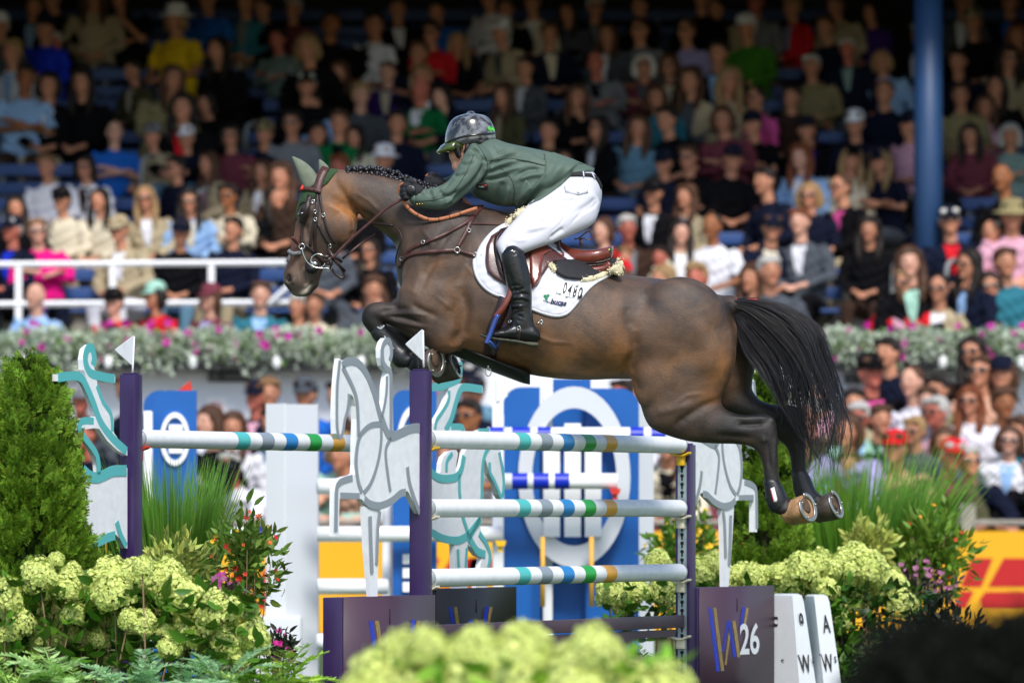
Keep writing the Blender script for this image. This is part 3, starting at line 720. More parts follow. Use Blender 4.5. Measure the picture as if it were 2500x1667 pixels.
for R in RG: guard.v.extend(tuple(p-Vector((0, 0, .012))) for p in R)
for i in range(len(RG)-1):
    for j in range(n_-1):
        a = i*n_+j
        for o_ in (0, len(RG)*n_): guard.f.append((a+o_, a+1+o_, a+n_+1+o_, a+n_+o_)); guard.mi.append(0)
for i in range(len(RG)-1):
    for j in (0, n_-1): a = i*n_+j; b = a+len(RG)*n_; guard.f.append((a, a+n_, b+n_, b)); guard.mi.append(0)
for i in (0, len(RG)-1):
    for j in range(n_-1): a = i*n_+j; b = a+len(RG)*n_; guard.f.append((a, a+1, b+1, b)); guard.mi.append(0)
guard.build('belly_guard', mat('belly_guard_leather', lin('0e0c0c'), rough=.5, bump=.2, bscale=60), saddle)
mb = MB(); mb.tube([P(1193,902,YH-.12), P(1192,888,YH-.12)], .006); mb.tube([P(1192+7*math.cos(a), 908+10*math.sin(a), YH-.12) for a in [2*math.pi*i/14 for i in range(14)]], .003, n=6, closed=True); mb.build('girth_ring', M_steel, saddle)
# stirrup iron
st = MB(); M_blue = mat('stirrup_blue', lin('2b458c'), rough=.3, var=.2, coat=.3)
st.tube([P(x, y, YH-.415) for x, y in cr([(1216,768),(1206,790),(1197,815),(1190,832),(1188,838)], 5)], [.009]*21, n=10, flat=(1, 1.3))
st.tube([P(x, y, YH-.29) for x, y in cr([(1216,768),(1228,772),(1232,800),(1222,830),(1212,848)], 5)], [.006]*21, n=8)
st.rings([[P(1188+a*12, 828+b*8, YH-.42) for a, b in ((0,0),(1,.6),(1,1.2),(0,.6))], [P(1196+a*14, 838+b*8, YH-.38) for a, b in ((0,0),(1,.8),(1,1.5),(0,.9))], [P(1206+a*12, 846+b*8, YH-.29) for a, b in ((0,0),(1,.8),(1,1.5),(0,.9))]])
stirrup = st.build('stirrup', M_blue, saddle)
# --- breastplate
bp_ = MB(); hard = MB()
strap(bp_, [(981,640),(990,630),(1010,620),(1050,615),(1090,612),(1115,611)], .017, th=.005); strap(bp_, [(1115,611),(1140,618),(1175,628),(1200,632)], .015, th=.005, off=.006)
strap(bp_, [(983,632),(1005,608),(1045,590),(1100,565),(1150,535),(1170,505)], .014, th=.005); strap(bp_, [(1115,606),(1125,590),(1140,562),(1155,530),(1178,505)], .016, th=.005)
strap(bp_, [(1130,546),(1180,548),(1240,551)], .006, th=.003)
strap(bp_, [(979,560+80),(976,655)], .012)

breast = bp_.build('breastplate', M_strap, None); tag(breast, 'brown leather breastplate with steel ring across the shoulder of the bay horse', 'breastplate'); 
for x, y, r in ((1115,611,.0135),(1036,592,.009),(1143,564,.009),(1160,622,.009),(986,632,.009),(1178,628,.009)):
    hard = MB(); buckle(hard, x, y, r, off=.013); hard.build('buckle' if r < .01 else 'ring', M_steel, breast)
# --- ear bonnet
bonnet = thing('ear_bonnet', P(790, 430, YH), 'olive green ear bonnet with crocheted edge on the head of the horse', 'ear bonnet')
for yo, pts in ((-.045, [(764,455,22,.030),(750,430,21,.030),(738,410,16,.024),(726,395,9.5,.015),(714,383,2,.004)]), (.05, [(792,425,15,.025),(790,412,13,.022),(785,400,8,.015),(780,390,2,.004)])):
    mb = MB(); rs = []
    for i, (x, y, w, d) in enumerate(cr(pts, 4)):
        dx, dy = (pts[-1][0]-pts[0][0], pts[-1][1]-pts[0][1]); L_ = math.hypot(dx, dy); nx, ny = -dy/L_, dx/L_
        R = []
        for j in range(16):
            q = 2*math.pi*j/16; R.append(P(x+nx*math.cos(q)*w, y+ny*math.cos(q)*w, YH+yo)+Vector((0, math.sin(q)*d, 0)))
        rs.append(R)
    mb.rings(rs); mb.build('ear_cover', M_bonnet, bonnet)
cap_ = drape('crochet_cap', [(744,449),(770,440),(792,420),(806,412),(824,412),(824,418),(812,432),(800,448),(785,458),(770,480),(752,498),(742,494),(735,498),(728,512),(724,540),(720,542),(724,505),(732,485),(738,465)], .010, M_crochet, bonnet, Yd=YH-.05)
mb = MB(); mb.ball(P(740, 456, YH-.05), (.008, .008, .016)); mb.ball(P(737, 460, YH-.06), (.007, .007, .01)); mb.build('red_bow', mat('red_ribbon', lin('e03422'), rough=.5), bonnet)
# --- bridle
br = MB(); bd = MB(); hw_ = MB()
strap(br, [(796,416),(786,432),(778,455),(775,470)], .034, th=.005, off=.014, Yd=YH-.03)
strap(br, [(738,466),(750,463),(772,467),(784,470)], .017, th=.006, off=.014)
strap(bd, [(760,482),(752,510),(741,545),(738,575),(737,602)], .013, off=.006); strap(bd, [(776,470),(771,510),(767,540),(760,580),(757,600)], .012); strap(bd, [(774,468),(776,510),(771,550),(769,580),(768,620)], .013)
strap(bd, [(780,470),(786,510),(793,540),(803,570),(818,593)], .010); strap(bd, [(776,545),(788,570),(800,590),(808,604)], .009); strap(bd, [(760,478),(750,505),(743,535),(742,545)], .022, off=.016)
strap(br, [(712,580),(720,586),(733,597),(738,603)], .013, th=.007, off=.008); strap(bd, [(746,598),(760,610),(775,625),(790,640),(804,645)], .012)
bridle = br.build('bridle', M_strap); tag(bridle, 'brown leather bridle with steel bit and tan reins on the head of the bay horse', 'bridle'); bd.build('cheek_strap', M_strap_dk, bridle)
mb = MB(); strap(mb, [(704,612),(716,620),(735,617)], .016, th=.012, off=.003); strap(mb, [(704,640),(708,628),(714,618)], .014, th=.004); mb.build('noseband', mat('grey_fleece', lin('77777c'), rough=.9, bump=.8), bridle)
def ringpx(mb, x, y, rx, ry, t, Y): mb.tube([P(x+rx*math.cos(a), y+ry*math.sin(a), Y) for a in [2*math.pi*i/20 for i in range(20)]], t, n=7, closed=True)
ringpx(hw_, 777, 637, 18, 17, .0035, YH-.115); ringpx(hw_, 737, 602, 7, 6.5, .0025, YH-.10)
hw_.tube([P(x, y, YH-.12) for x, y in cr([(736,604),(742,625),(752,642),(768,652),(785,655),(800,655),(806,660)], 4)], .0035, n=7); hw_.ball(P(768, 644, YH-.115), (.018, .01, .012)); ringpx(hw_, 803, 656, 6, 6, .002, YH-.11)
hw_.build('bit', M_steel, bridle)
for x, y in ((775,468),(765,494),(767,516),(771,536),(790,526),(805,598)): hw_ = MB(); buckle(hw_, x, y, .008, off=.014); hw_.build('buckle', M_steel, bridle)
mb = MB(); mb.lathe([(.0, -.006), (.034, -.006), (.036, 0), (.034, .006), (0, .006)], n=20, M=Matrix.Translation(P(762, 650, YH-.075)) @ Matrix.Rotation(math.pi/2, 4, 'X')); mb.build('bit_guard', M_blkrub, bridle)
mb = MB()
for p in ([(800,606,YH-.12),(820,640,YH-.12),(842,668-5,YH-.1)], [(792,640,YH-.13),(812,628,YH-.13)], [(812,632,YH-.13),(806,658,YH-.12)], [(826,638,YH-.11),(834,660,YH-.1)], [(835,640,YH-.1),(812,622,YH-.12)]): mb.tube([P(*q) for q in p], .008, n=7, flat=(1, .5))
mb.ball(P(796, 627, YH-.13), (.02, .009, .011)); mb.ball(P(808, 640, YH-.13), (.012, .009, .02))
mb.tube([P(x, y, YH-.08) for x, y in cr([(808,655),(818,668),(832,678),(840,675),(836,655)], 3)], .007, n=7); mb.build('curb_strap', M_lea_dk, bridle)
mb = MB()
strap(mb, [(810,632,YH-.14),(850,590,YH-.15),(905,542,YH-.18),(945,508,YH-.2),(981,487,YH-.21)], .014, free=True, th=.004)
strap(mb, [(836,632,YH+.02),(880,596,YH+.05),(922,568,YH+.06)], .012, free=True, th=.004); mb.build('rein', M_strap, bridle)
mb = MB(); strap(mb, [(905,539),(930,541),(950,546),(963,549)], .010, off=.02); strap(mb, [(963,549),(980,563),(986,585),(978,610),(974,632),(975,648)], .005, off=.016, th=.004); mb.build('martingale', M_strap_dk, bridle)
mb = MB()
ra = strap(mb, [(983,487,YH-.215),(1000,512,YH-.22),(1030,530,YH-.22),(1058,537,YH-.22),(1100,529,YH-.22),(1145,514,YH-.21),(1165,508,YH-.2)], .017, free=True, th=.004)
strap(mb, [(1040,432,YH+.06),(1050,425,YH+.06),(1066,438,YH+.05),(1090,455,YH+.04),(1120,478,YH),(1150,503,YH-.05)], .017, free=True, th=.004)
strap(mb, [(981,484,YH-.21),(973,470,YH-.22),(973,455,YH-.23),(984,446,YH-.24)], .007, free=True, th=.004); mb.build('rubber_rein', M_rein, bridle)
mb = MB()
for i in range(3, len(ra)-3, 3):
    p = ra[i]; t = (ra[i+1]-ra[i-1]).normalized(); s_ = t.cross(Vector((0, -1, 0))).normalized(); mb.tube([p-s_*.0095+Vector((0, -.004, 0)), p+s_*.0095+Vector((0, -.004, 0))], .0022, n=5)
mb.build('rein_stop', M_strap_dk, bridle)
# --- leg boots
def legboot(label, secs, logo=None, strapsx=None, yc=0, front=False):
    mb = MB(); loft_px(mb, secs, k=4, n=24, e=.9)
    o = mb.build('leg_boot', M_blkrub); tag(o, label, 'leg boot', 'black protective boots on the legs of the horse'); return o
b1 = legboot('black open front boot with pale edges on the near foreleg of the horse', [(905,816,943,792,.042,-.175),(912,828,950,806,.044,-.175),(930,848,966,824,.042,-.175),(948,868,982,842,.042,-.175),(957,884,995,850,.05,-.175),(968,896,1000,862,.05,-.175),(985,898,1005,866,.044,-.178)])
mb = MB()
for line in ([(921,798),(930,803),(938,794)], [(938,820),(950,838),(962,852)]):
    mb.tube([P(x, y, YH-.222) for x, y in cr(line, 3)], .0036, n=6, flat=(1, .5))
mb.build('boot_edge', mat('boot_edge_grey', lin('9aa5a8'), rough=.4), b1)
mb = MB(); T1 = [(1003,906,1022,853,.045,-.18),(1012,910,1030,852,.052,-.18),(1022,912,1042,852,.055,-.183)]
loft_px(mb, T1, n=24); 
for i in range(9):
    y = 866+i*4.6; mb.tube([P(1004+i*.9, y, YH-.23), P(1018, y-1.5, YH-.238), P(1030, y-2, YH-.235)], .0022, n=5)
be = mb.build('bell_boot', M_blkrub); tag(be, 'black ribbed bell boot round the near front hoof of the horse', 'bell boot')
b2 = legboot('black open front boot on the far foreleg of the horse, behind the near one', [(925,800,965,785,.042,.15),(955,832,992,806,.042,.15),(985,860,1018,836,.04,.15),(1000,888,1035,856,.045,.15),(1018,895,1045,865,.04,.15)])
b3 = legboot('black fetlock boot with a white and red badge on the near hind leg', [(1864,1178,1900,1172,.036,-.155),(1866,1190,1908,1182,.04,-.155),(1869,1210,1915,1196,.046,-.155),(1873,1232,1922,1212,.048,-.156),(1884,1250,1924,1222,.044,-.158),(1900,1252,1926,1226,.04,-.16)])
B3 = bvh(b3.data)
lg = drape('badge', [(1881,1192),(1890,1188),(1898,1218),(1896,1225),(1888,1225)], .003, mat('badge_white', lin('dcdce0'), rough=.5), b3, tree=B3, step=3)
mb = MB(); strap(mb, [(1883,1196),(1886,1210),(1890,1223)], .005, tree=B3, off=.005, th=.001); mb.build('badge_stripe', mat('badge_red', lin('c02a30'), rough=.5), b3)
mb = MB(); strap(mb, [(1866,1200),(1870,1210),(1872,1218)], .016, tree=B3, off=.002, th=.004); mb.build('boot_strap', M_blkfab, b3)
b4 = legboot('plain black fetlock boot on the far hind leg of the horse', [(1934,1158,1970,1150,.036,.155),(1938,1180,1980,1168,.042,.155),(1943,1205,1988,1188,.046,.155),(1952,1222,1994,1200,.045,.153),(1966,1228,1998,1206,.04,.15)])
mb = MB(); strap(mb, [(1786,731,YH-.03),(1800,733,YH-.035),(1812,738,YH-.03)], .012, free=True, th=.006); strap(mb, [(1812,736,YH-.03),(1830,732,YH-.035),(1850,734,YH-.04)], .014, free=True, th=.003); mb.ball(P(1814, 735, YH-.03), (.012, .01, .008))
rb = mb.build('tail_ribbon', MATS['red_ribbon']); tag(rb, 'red ribbon tied round the top of the black tail of the horse', 'ribbon')
# ------------------------------------------------------------------ the rider
M_skin = mat('skin', lin('d29a80'), rough=.5, var=.06, vscale=30, sss=.1, bump=.1, bscale=200)
M_jack = mat('jacket_green', lin('526359'), rough=.6, var=.05, vscale=15, bump=.12, bscale=500, spec=.3)
M_bree = mat('breeches_white', lin('cdcdd8'), rough=.75, var=.03, vscale=10, bump=.1, bscale=400)
M_bootl = mat('boot_leather', lin('101114'), rough=.3, var=.3, vscale=30, bump=.35, bscale=70, spec=.6)
M_glove = mat('glove_black', lin('1c1d22'), rough=.8, bump=.9, bscale=220)
def sculpt(me, strokes, gain=1.0):
    A = getco(me); N_ = getno(me); Q = topix(A); side = np.clip(-N_[:, 1]*1.5+.15, 0, 1)
    for line, w, amp in strokes:
        d, t = polyd(Q, line); g = gain*np.exp(-(d/w)**2)*side*np.clip(np.sin(np.pi*np.clip(t, .05, .95))*1.7, 0, 1); A += N_*(g*amp)[:, None]
    setco(me, A)
# body: one skin under the clothes
b = MB()
b.ball(P(1152, 372, YH-.02), (.088, .072, .108), 18, 12, M=Matrix.Rotation(.5, 4, 'Y'))
b.ball(P(1128, 398, YH-.02), (.05, .05, .06), M=Matrix.Rotation(.5, 4, 'Y'))
b.ball(P(1120, 378, YH-.02), (.05, .055, .055)); b.ball(P(1121, 414, YH-.02), (.020, .022, .018)); b.ball(P(1115, 407, YH-.02), (.013, .022, .013))
b.tube([P(1105, 378, YH-.02), P(1106, 388, YH-.02), P(1108, 396, YH-.02)], [.009, .011, .015], n=8); b.ball(P(1107, 396, YH-.02), (.012, .013, .011))
b.ball(P(1138, 362, YH-.092), (.018, .010, .03))
b.tube([P(1150, 385, YH-.02), P(1185, 375, YH)], [.06, .075], n=14)
loft_px(b, [(1175,362,1150,405,.07,0),(1205,360,1172,450,.12,0),(1290,385,1240,475,.14,0),(1380,395,1335,465,.15,0),(1440,430,1400,500,.14,0)], n=24)
loft_px(b, [(1168,378,1190,400,.035,-.14),(1108,452,1122,468,.026,-.20),(1076,476,1084,494,.025,-.212),(1015,476,1015,493,.024,-.21),(1000,470,1000,492,.028,-.21)], n=16)
loft_px(b, [(1172,385,1195,405,.035,.13),(1124,430,1138,450,.03,.165),(1086,445,1094,462,.028,.13),(1060,438,1062,458,.028,.08)], n=14)
for s_, yy in ((-1, 0), (1, 0)):
    loft_px(b, [(1390,450,1445,490,.07,s_*.08),(1310,520,1375,555,.06,s_*.17),(1236,592,1262,612,.035,s_*.30),(1246,660,1274,660,.03,s_*.335),(1264,750,1284,750,.022,s_*.345)], n=16)
me = fuse(b, 'person', .007, 5)
rider = link('person', me, M_skin); tag(rider, 'rider in a green jacket, white breeches and black boots crouching over the bay horse', 'person')
# jacket
j = MB()
loft_px(j, [(1166,347,1130,392,.075,-.01),(1182,340,1136,430,.125,-.005),(1205,338,1150,472,.17,0),(1240,350,1183,492,.185,0),(1292,361,1232,505,.19,0),(1344,372,1283,500,.185,0),(1385,385,1330,480,.185,0),(1412,396,1352,462,.175,0)], n=36, k=5, e=.85)
loft_px(j, [(1150,350,1208,398,.075,-.15),(1130,382,1190,420,.07,-.19),(1113,414,1165,450,.062,-.21),(1092,443,1130,482,.058,-.215),(1066,456,1090,511,.054,-.215),(1043,461,1050,512,.049,-.215),(1024,462,1024,507,.044,-.215),(1009,469,1008,500,.041,-.215)], n=22, k=5)
loft_px(j, [(1155,360,1205,405,.07,.14),(1125,400,1165,440,.06,.17),(1100,428,1125,470,.055,.16),(1080,435,1090,465,.045,.12)], n=18)
me = fuse(j, 'jacket', .0065, 6)
sculpt(me, [([(1124,395),(1110,425),(1090,455),(1070,475)],3,-.003),([(1187,392),(1175,425),(1150,455),(1125,478),(1100,500)],7,-.014),([(1160,370),(1175,385),(1186,395)],5,-.006),([(1145,368),(1158,364),(1170,372)],4,-.008),([(1140,380),(1156,376),(1168,380)],3.5,.005),
 ([(1192,405),(1215,392),(1240,383),(1270,378)],4,-.007),([(1190,415),(1215,404),(1250,394),(1290,390)],4,.006),([(1188,425),(1220,412),(1255,404)],3.5,-.006),([(1186,432),(1215,424),(1245,415),(1275,408)],4,.005),([(1180,440),(1215,436),(1250,425)],4,-.006),
 ([(1210,375),(1235,366),(1262,364)],4,-.005),([(1225,380),(1250,372),(1275,368)],3,.004),([(1190,392),(1230,392),(1290,396),(1340,408)],1.8,-.003),
 ([(1260,430),(1290,415),(1320,412)],5,-.006),([(1262,440),(1295,428),(1330,425)],5,.006),([(1250,500),(1280,470),(1310,445)],6,.006),([(1265,505),(1300,480),(1335,450)],6,-.006),([(1230,440),(1218,470),(1205,500)],8,-.007),([(1245,450),(1235,480),(1225,505)],6,.006),
 ([(1070,462),(1078,475),(1080,490)],5,-.006),([(1056,463),(1062,475),(1062,488)],4,.005),([(1046,463),(1050,475)],4,-.005),([(1034,464),(1037,476)],4,.004),([(1016,466),(1015,498)],2,-.003),([(1075,480),(1100,478),(1120,465)],5,-.006),([(1085,498),(1110,485)],4,.004),
 ([(1100,425),(1120,430),(1140,424)],4,-.004),([(1120,400),(1140,402),(1158,395)],4,-.004),([(1300,370),(1330,385),(1380,400)],4,-.005),([(1208,355),(1225,372)],4,-.004)], 2.3)
jacket = link('jacket', me, M_jack, rider); JT = bvh(me)
# hem at the side and tail flap
pk = drape('pocket_flap', [(1284,438),(1303,458),(1290,488),(1274,505),(1258,502),(1268,470)], .006, M_jack, jacket, tree=JT, step=5)
mb = MB(); strap(mb, [(1170,348),(1160,356),(1152,366),(1140,384)], .022, tree=JT, off=.003, th=.006); mb.build('collar', M_jack, jacket)
for nm, m_, poly in (('badge_border', mat('badge_dark', lin('20242a'), rough=.6), [(1161,448),(1188,448),(1193,457),(1190,465),(1168,463),(1162,456)]), ('flag_red', mat('flag_red', lin('d8452c'), rough=.6), [(1169,449),(1187,450),(1190,455.5),(1168,452.5)]), ('flag_white', mat('flag_white', lin('ececec'), rough=.6), [(1168,453),(1190,456),(1191,459.5),(1168,457)]), ('flag_green', mat('flag_green', lin('23563a'), rough=.6), [(1168,457.5),(1191,460),(1188,464),(1169,461.5)])):
    drape(nm, poly, .0035 if nm == 'badge_border' else .006, m_, jacket, tree=JT, step=3)
M_seam = mat('seam_dark_green', lin('2f3d35'), rough=.7)
for nm_, pts_ in (('sleeve_seam', [(1158,372),(1148,400),(1130,436),(1106,466),(1078,484),(1040,490),(1012,490)]), ('armhole_seam', [(1164,352),(1178,372),(1189,395),(1188,418),(1178,440)]), ('yoke_seam', [(1190,393),(1240,387),(1290,394),(1330,404),(1372,408)]), ('side_seam', [(1222,408),(1250,440),(1256,470),(1250,505)]), ('cuff_seam', [(1017,468),(1015,484),(1016,500)])):
    mb = MB(); strap(mb, pts_, .0034, tree=JT, off=.0012, th=.0012, dense=5); mb.build(nm_, M_seam, jacket)
mb = MB()
for i in range(3): q, n, _ = on(JT, 1019+i*6, 498-i*.4, .004, YH-.26); mb.ball(q, .0052, 8, 6)
mb.build('cuff_buttons', M_brass, jacket)
# shirt collar glimpse and breeches
br_ = MB()
loft_px(br_, [(1352,445,1440,408,.150,0),(1340,470,1462,440,.170,0),(1335,505,1470,475,.175,0),(1340,540,1462,520,.16,0)], n=30, e=.85)
for s_ in (-1, 1):
    dx = 0 if s_ < 0 else 6
    loft_px(br_, [(1378+dx,428,1466,498,.10,s_*.095),(1325+dx,470,1450-dx,545,.105,s_*.13),(1285+dx,503,1395,575,.10,s_*.18),(1255,538,1342,596,.09,s_*.235),(1228,568,1297,612,.08,s_*.285),(1212,596,1268,626,.065,s_*.31),(1220,625,1268,642,.055,s_*.32),(1228,650,1272,655,.05,s_*.325)], n=26, k=5)
me = fuse(br_, 'breeches', .0065, 7)
sculpt(me, [([(1262,545),(1300,548),(1350,535)],3.5,-.004),([(1255,555),(1295,560),(1340,552)],4,.005),([(1248,566),(1285,572),(1320,566)],3.5,-.005),([(1240,580),(1265,588),(1285,585)],4,.004),([(1290,520),(1340,520),(1395,505)],6,-.004),([(1330,490),(1370,485),(1410,480)],5,.004),
 ([(1405,520),(1440,500),(1462,480)],7,-.006),([(1390,470),(1394,500),(1370,545),(1330,580)],2.2,-.0025),([(1462,490),(1450,505),(1420,520),(1390,550)],3,-.004),([(1232,600),(1245,612),(1262,612)],3.5,-.005),([(1225,615),(1245,622)],3.5,.004),([(1410,460),(1440,455)],4,-.003),([(1340,585),(1362,568),(1378,556)],6,-.008)], 1.5)
breeches = link('breeches', me, M_bree, rider); BT = bvh(me)
N = M_bree.node_tree.nodes
mb = MB(); strap(mb, [(1382,428),(1405,427),(1430,428),(1447,430),(1458,440),(1466,458)], .016, tree=BT, off=.004, th=.004); mb.build('belt', M_blkfab, rider)
mb = MB()
for p in ([(1422,421),(1424,434)], [(1441,423),(1449,438)]): strap(mb, p, .006, tree=BT, off=.009, th=.003)
mb.build('belt_loops', M_bree, breeches)
drape('pocket', [(1378,452),(1434,453),(1436,470),(1411,477),(1380,470)], .004, M_bree, breeches, tree=BT, step=6)
mb = MB(); mb.ball(on(BT, 1411, 470, .007, YH-.2)[0], .005, 10, 6); mb.build('pocket_button', M_steel, breeches)
_v = [v.co.copy() for v in jacket.data.vertices]; _n = len(_v); _v += [v.co.copy() for v in breeches.data.vertices]
HB = BVHTree.FromPolygons(_v, [tuple(p.vertices) for p in jacket.data.polygons]+[tuple(i+_n for i in p.vertices) for p in breeches.data.polygons])
hem = drape('jacket_skirt', [(1330,372),(1352,372),(1398,388),(1452,411),(1449,419),(1425,421),(1396,424),(1394,429),(1370,452),(1344,471),(1318,488),(1292,500),(1276,512),(1266,520),(1258,512),(1268,490),(1300,460),(1330,420)], .012, M_jack, jacket, tree=HB, Yd=YH-.19, wob=lambda Q, d: .006*np.sin(Q[:, 0]*.16+Q[:, 1]*.1)*np.clip(d/10, 0, 1))
# long boots
bo = None
for s_ in (-1, 1):
    mb = MB(); Yb = s_*.345
    loft_px(mb, [(1231,606,1270,606,.045,Yb+.005),(1224,618,1279,614,.056,Yb),(1225,640,1285,634,.059,Yb),(1230,668,1293,664,.059,Yb),(1236,695,1298,694,.056,Yb),(1244,728,1299,730,.048,Yb),(1249,756,1299,758,.043,Yb),(1248,780,1303,784,.042,Yb),(1246,800,1308,806,.04,Yb)], n=24, k=5, e=.95)
    loft_px(mb, [(1314,806,1312,832,.028,Yb),(1303,792,1302,836,.037,Yb),(1280,786,1280,834,.04,Yb),(1255,790,1256,830,.041,Yb),(1232,799,1232,827,.043,Yb),(1210,807,1210,825,.042,Yb),(1190,812,1190,824,.035,Yb),(1178,815,1178,822,.02,Yb)], n=22, k=4)
    me = fuse(mb, 'boot', .006, 4)
    if s_ < 0:
        rr = random.Random(4); st_ = []
        for i in range(13):
            y = 700+i*7.0; x0 = 1247+rr.uniform(-4, 8); w = rr.uniform(22, 44); st_.append(([(x0, y), (x0+w*.5, y+rr.uniform(-6, 2)), (x0+w, y+rr.uniform(-4, 6))], 2.6, rr.choice((-1, 1, -1))*rr.uniform(.004, .0065)))
        st_ += [([(1240,660),(1250,690),(1260,720)],4,-.004),([(1275,640),(1285,680),(1288,710)],5,-.004),([(1246,625),(1262,618),(1276,628)],2,-.003),([(1262,792),(1258,805),(1262,825)],3,-.003),([(1240,800),(1225,808)],4,-.003)]
        sculpt(me, st_)
    bo = link('boot', me, M_bootl, rider); OT = bvh(me)
    mb = MB(); loft_px(mb, [(1313,836,1312,846,.030,Yb),(1290,834,1292,846,.040,Yb),(1282,834,1283,842,.040,Yb),(1262,830,1263,838,.041,Yb),(1235,827,1235,834,.045,Yb),(1210,824,1210,830,.044,Yb),(1188,819,1188,826,.036,Yb),(1174,815,1174,821,.02,Yb)], n=16, k=3, e=.7)
    mb.build('sole', mat('muddy_sole', lin('45473a'), rough=.9, var=.6, vscale=60, bump=1, bscale=120), bo)
    if s_ < 0:
        mb = MB(); strap(mb, [(1246,786),(1262,796),(1285,800),(1308,795)], .011, tree=OT, off=.004, th=.004); strap(mb, [(1272,802),(1268,818),(1266,834)], .009, tree=OT, off=.004, th=.003); mb.build('spur_strap', M_lea_dk, bo)
        mb = MB(); mb.tube([P(1309,790,YH-.35), P(1318,787,YH-.35)], .004); mb.tube([P(1321+4*math.cos(a), 786+4.5*math.sin(a), YH-.35) for a in [2*math.pi*i/12 for i in range(12)]], .003, n=6, closed=True)
        buckle(mb, 1249, 786, .007, tree=OT, off=.01); buckle(mb, 1267, 801, .008, tree=OT, off=.01); mb.ball(on(OT, 1250, 614, .003, YH-.39)[0], (.008, .003, .006)); mb.build('spur', M_steel, bo)
# gloves: palm, four fingers and a thumb closed on the rein
def glove(px, py, Yg, sc=1.0, flip=1):
    mb = MB(); q = lambda x, y, d=0: P(px+x*sc, py+y*sc, Yg+d)
    loft_px(mb, [(px+30*sc,py-14*sc,px+30*sc,py+16*sc,.030,Yg-YH),(px+18*sc,py-20*sc,px+18*sc,py+22*sc,.034,Yg-YH),(px+4*sc,py-20*sc,px+6*sc,py+20*sc,.032,Yg-YH),(px-8*sc,py-15*sc,px-4*sc,py+16*sc,.026,Yg-YH)], n=16)
    for i, (y, ln) in enumerate(((-15, 1), (-4, 1.1), (7, 1.05), (17, .85))):
        r = (.0115, .012, .0115, .010)[i]
        mb.tube([q(2, y, -.012), q(-14*ln, y+1, -.024), q(-20*ln, y+5, -.004), q(-15*ln, y+7, .02), q(-5*ln, y+6, .026)], [r, r*1.04, r, r*.92, r*.8], n=9)
    mb.tube([q(16, -17, -.01), q(6, -26, -.016), q(-5, -27, -.012), q(-13, -24, -.004)], [.014, .0125, .011, .009], n=9)
    me = fuse(mb, 'glove', .0042, 2); g = link('glove', me, M_glove, rider)
    return g, me
g1, gme = glove(1000, 466, YH-.225, .92)
GT = bvh(gme); mb = MB(); mb.ball(on(GT, 1005, 461, .002, YH-.26)[0], .004, 8, 6); mb.build('glove_stud', M_brass, g1)
drape('knuckle_pad', [(990,455),(1003,451),(1015,456),(1016,468),(1006,480),(994,474)], .004, mat('glove_patch', lin('101116'), rough=.35), g1, tree=GT, step=4)
glove(1056, 446, YH+.06, .8)
# helmet
hm = MB(); hc = -.02
loft_px(hm, [(1138,278,1160,278,.03,hc),(1115,285,1182,282,.068,hc),(1100,297,1195,291,.09,hc),(1091,315,1204,306,.102,hc),(1087,334,1209,322,.106,hc),(1086,350,1210,340,.106,hc)], n=36, k=5, cap=True)
me = hm.mesh('helmet'); bm = bmesh.new(); bm.from_mesh(me); bmesh.ops.recalc_face_normals(bm, faces=bm.faces); bm.to_mesh(me); bm.free()
mh = mat('helmet_shell', lin('3a3c40'), rough=.24, coat=.5, spec=.6)
N = mh.node_tree.nodes; L = mh.node_tree.links; tc = N.new('ShaderNodeTexCoord'); nz = N.new('ShaderNodeTexNoise'); nz.inputs['Scale'].default_value = 17; nz.inputs['Detail'].default_value = 9; nz.inputs['Roughness'].default_value = .62
rp = N.new('ShaderNodeValToRGB'); rp.color_ramp.elements[0].position = .42; rp.color_ramp.elements[0].color = lin('191a1e')+(1,); rp.color_ramp.elements[1].position = .68; rp.color_ramp.elements[1].color = lin('8d9095')+(1,)
L.new(tc.outputs['Object'], nz.inputs['Vector']); L.new(nz.outputs['Fac'], rp.inputs[0]); L.new(rp.outputs[0], N['Principled BSDF'].inputs['Base Color'])
helmet = link('helmet', me, mh, rider); HMT = bvh(me)
M_hblk = mat('helmet_black', lin('0d0d10'), rough=.18, coat=.6)
mb = MB(); strap(mb, [(1087,350),(1110,340),(1140,332),(1175,328),(1208,326)], .008, tree=HMT, off=.001, th=.003); mb.build('trim', M_hblk, helmet)
mb = MB(); loft_px(mb, [(1112,352,1205,336,.092,hc),(1122,358,1206,344,.09,hc),(1140,362,1203,352,.086,hc)], n=30); mb.build('harness_pad', M_hblk, helmet)
mb = MB()
for pts, w in (([(1112,352),(1118,364),(1122,375),(1124,384)], .016), ([(1160,352),(1150,366),(1138,382),(1126,392)], .014)): mb.tube([P(x, y, YH-.105) for x, y in cr(pts, 3)], w*.5, n=7, flat=(1, .5))
mb.build('chin_strap', M_blkfab, helmet)
vz = MB(); R = []
for t in np.linspace(-1, 1, 15):
    a = t*1.25; y = math.sin(a)*.092; back = (1-math.cos(a))*44
    inner = P(1092+back, 346-back*.12, YH+hc+y); outer = P(1065+back*1.0, 371-back*.30, YH+hc+y*.95); lip = P(1072+back, 377-back*.3, YH+hc+y*.92); under = P(1108+back*.8, 372-back*.3, YH+hc+y*.9)
    R.append([inner, (inner+outer)/2+Vector((-.004, 0, .006)), outer, lip, (lip+under)/2+Vector((0, 0, .006)), under])
vz.rings(R); vz.build('visor', mat('visor_green', lin('3f5013'), rough=.15, var=.5, vscale=30, coat=1), helmet)
mb = MB()
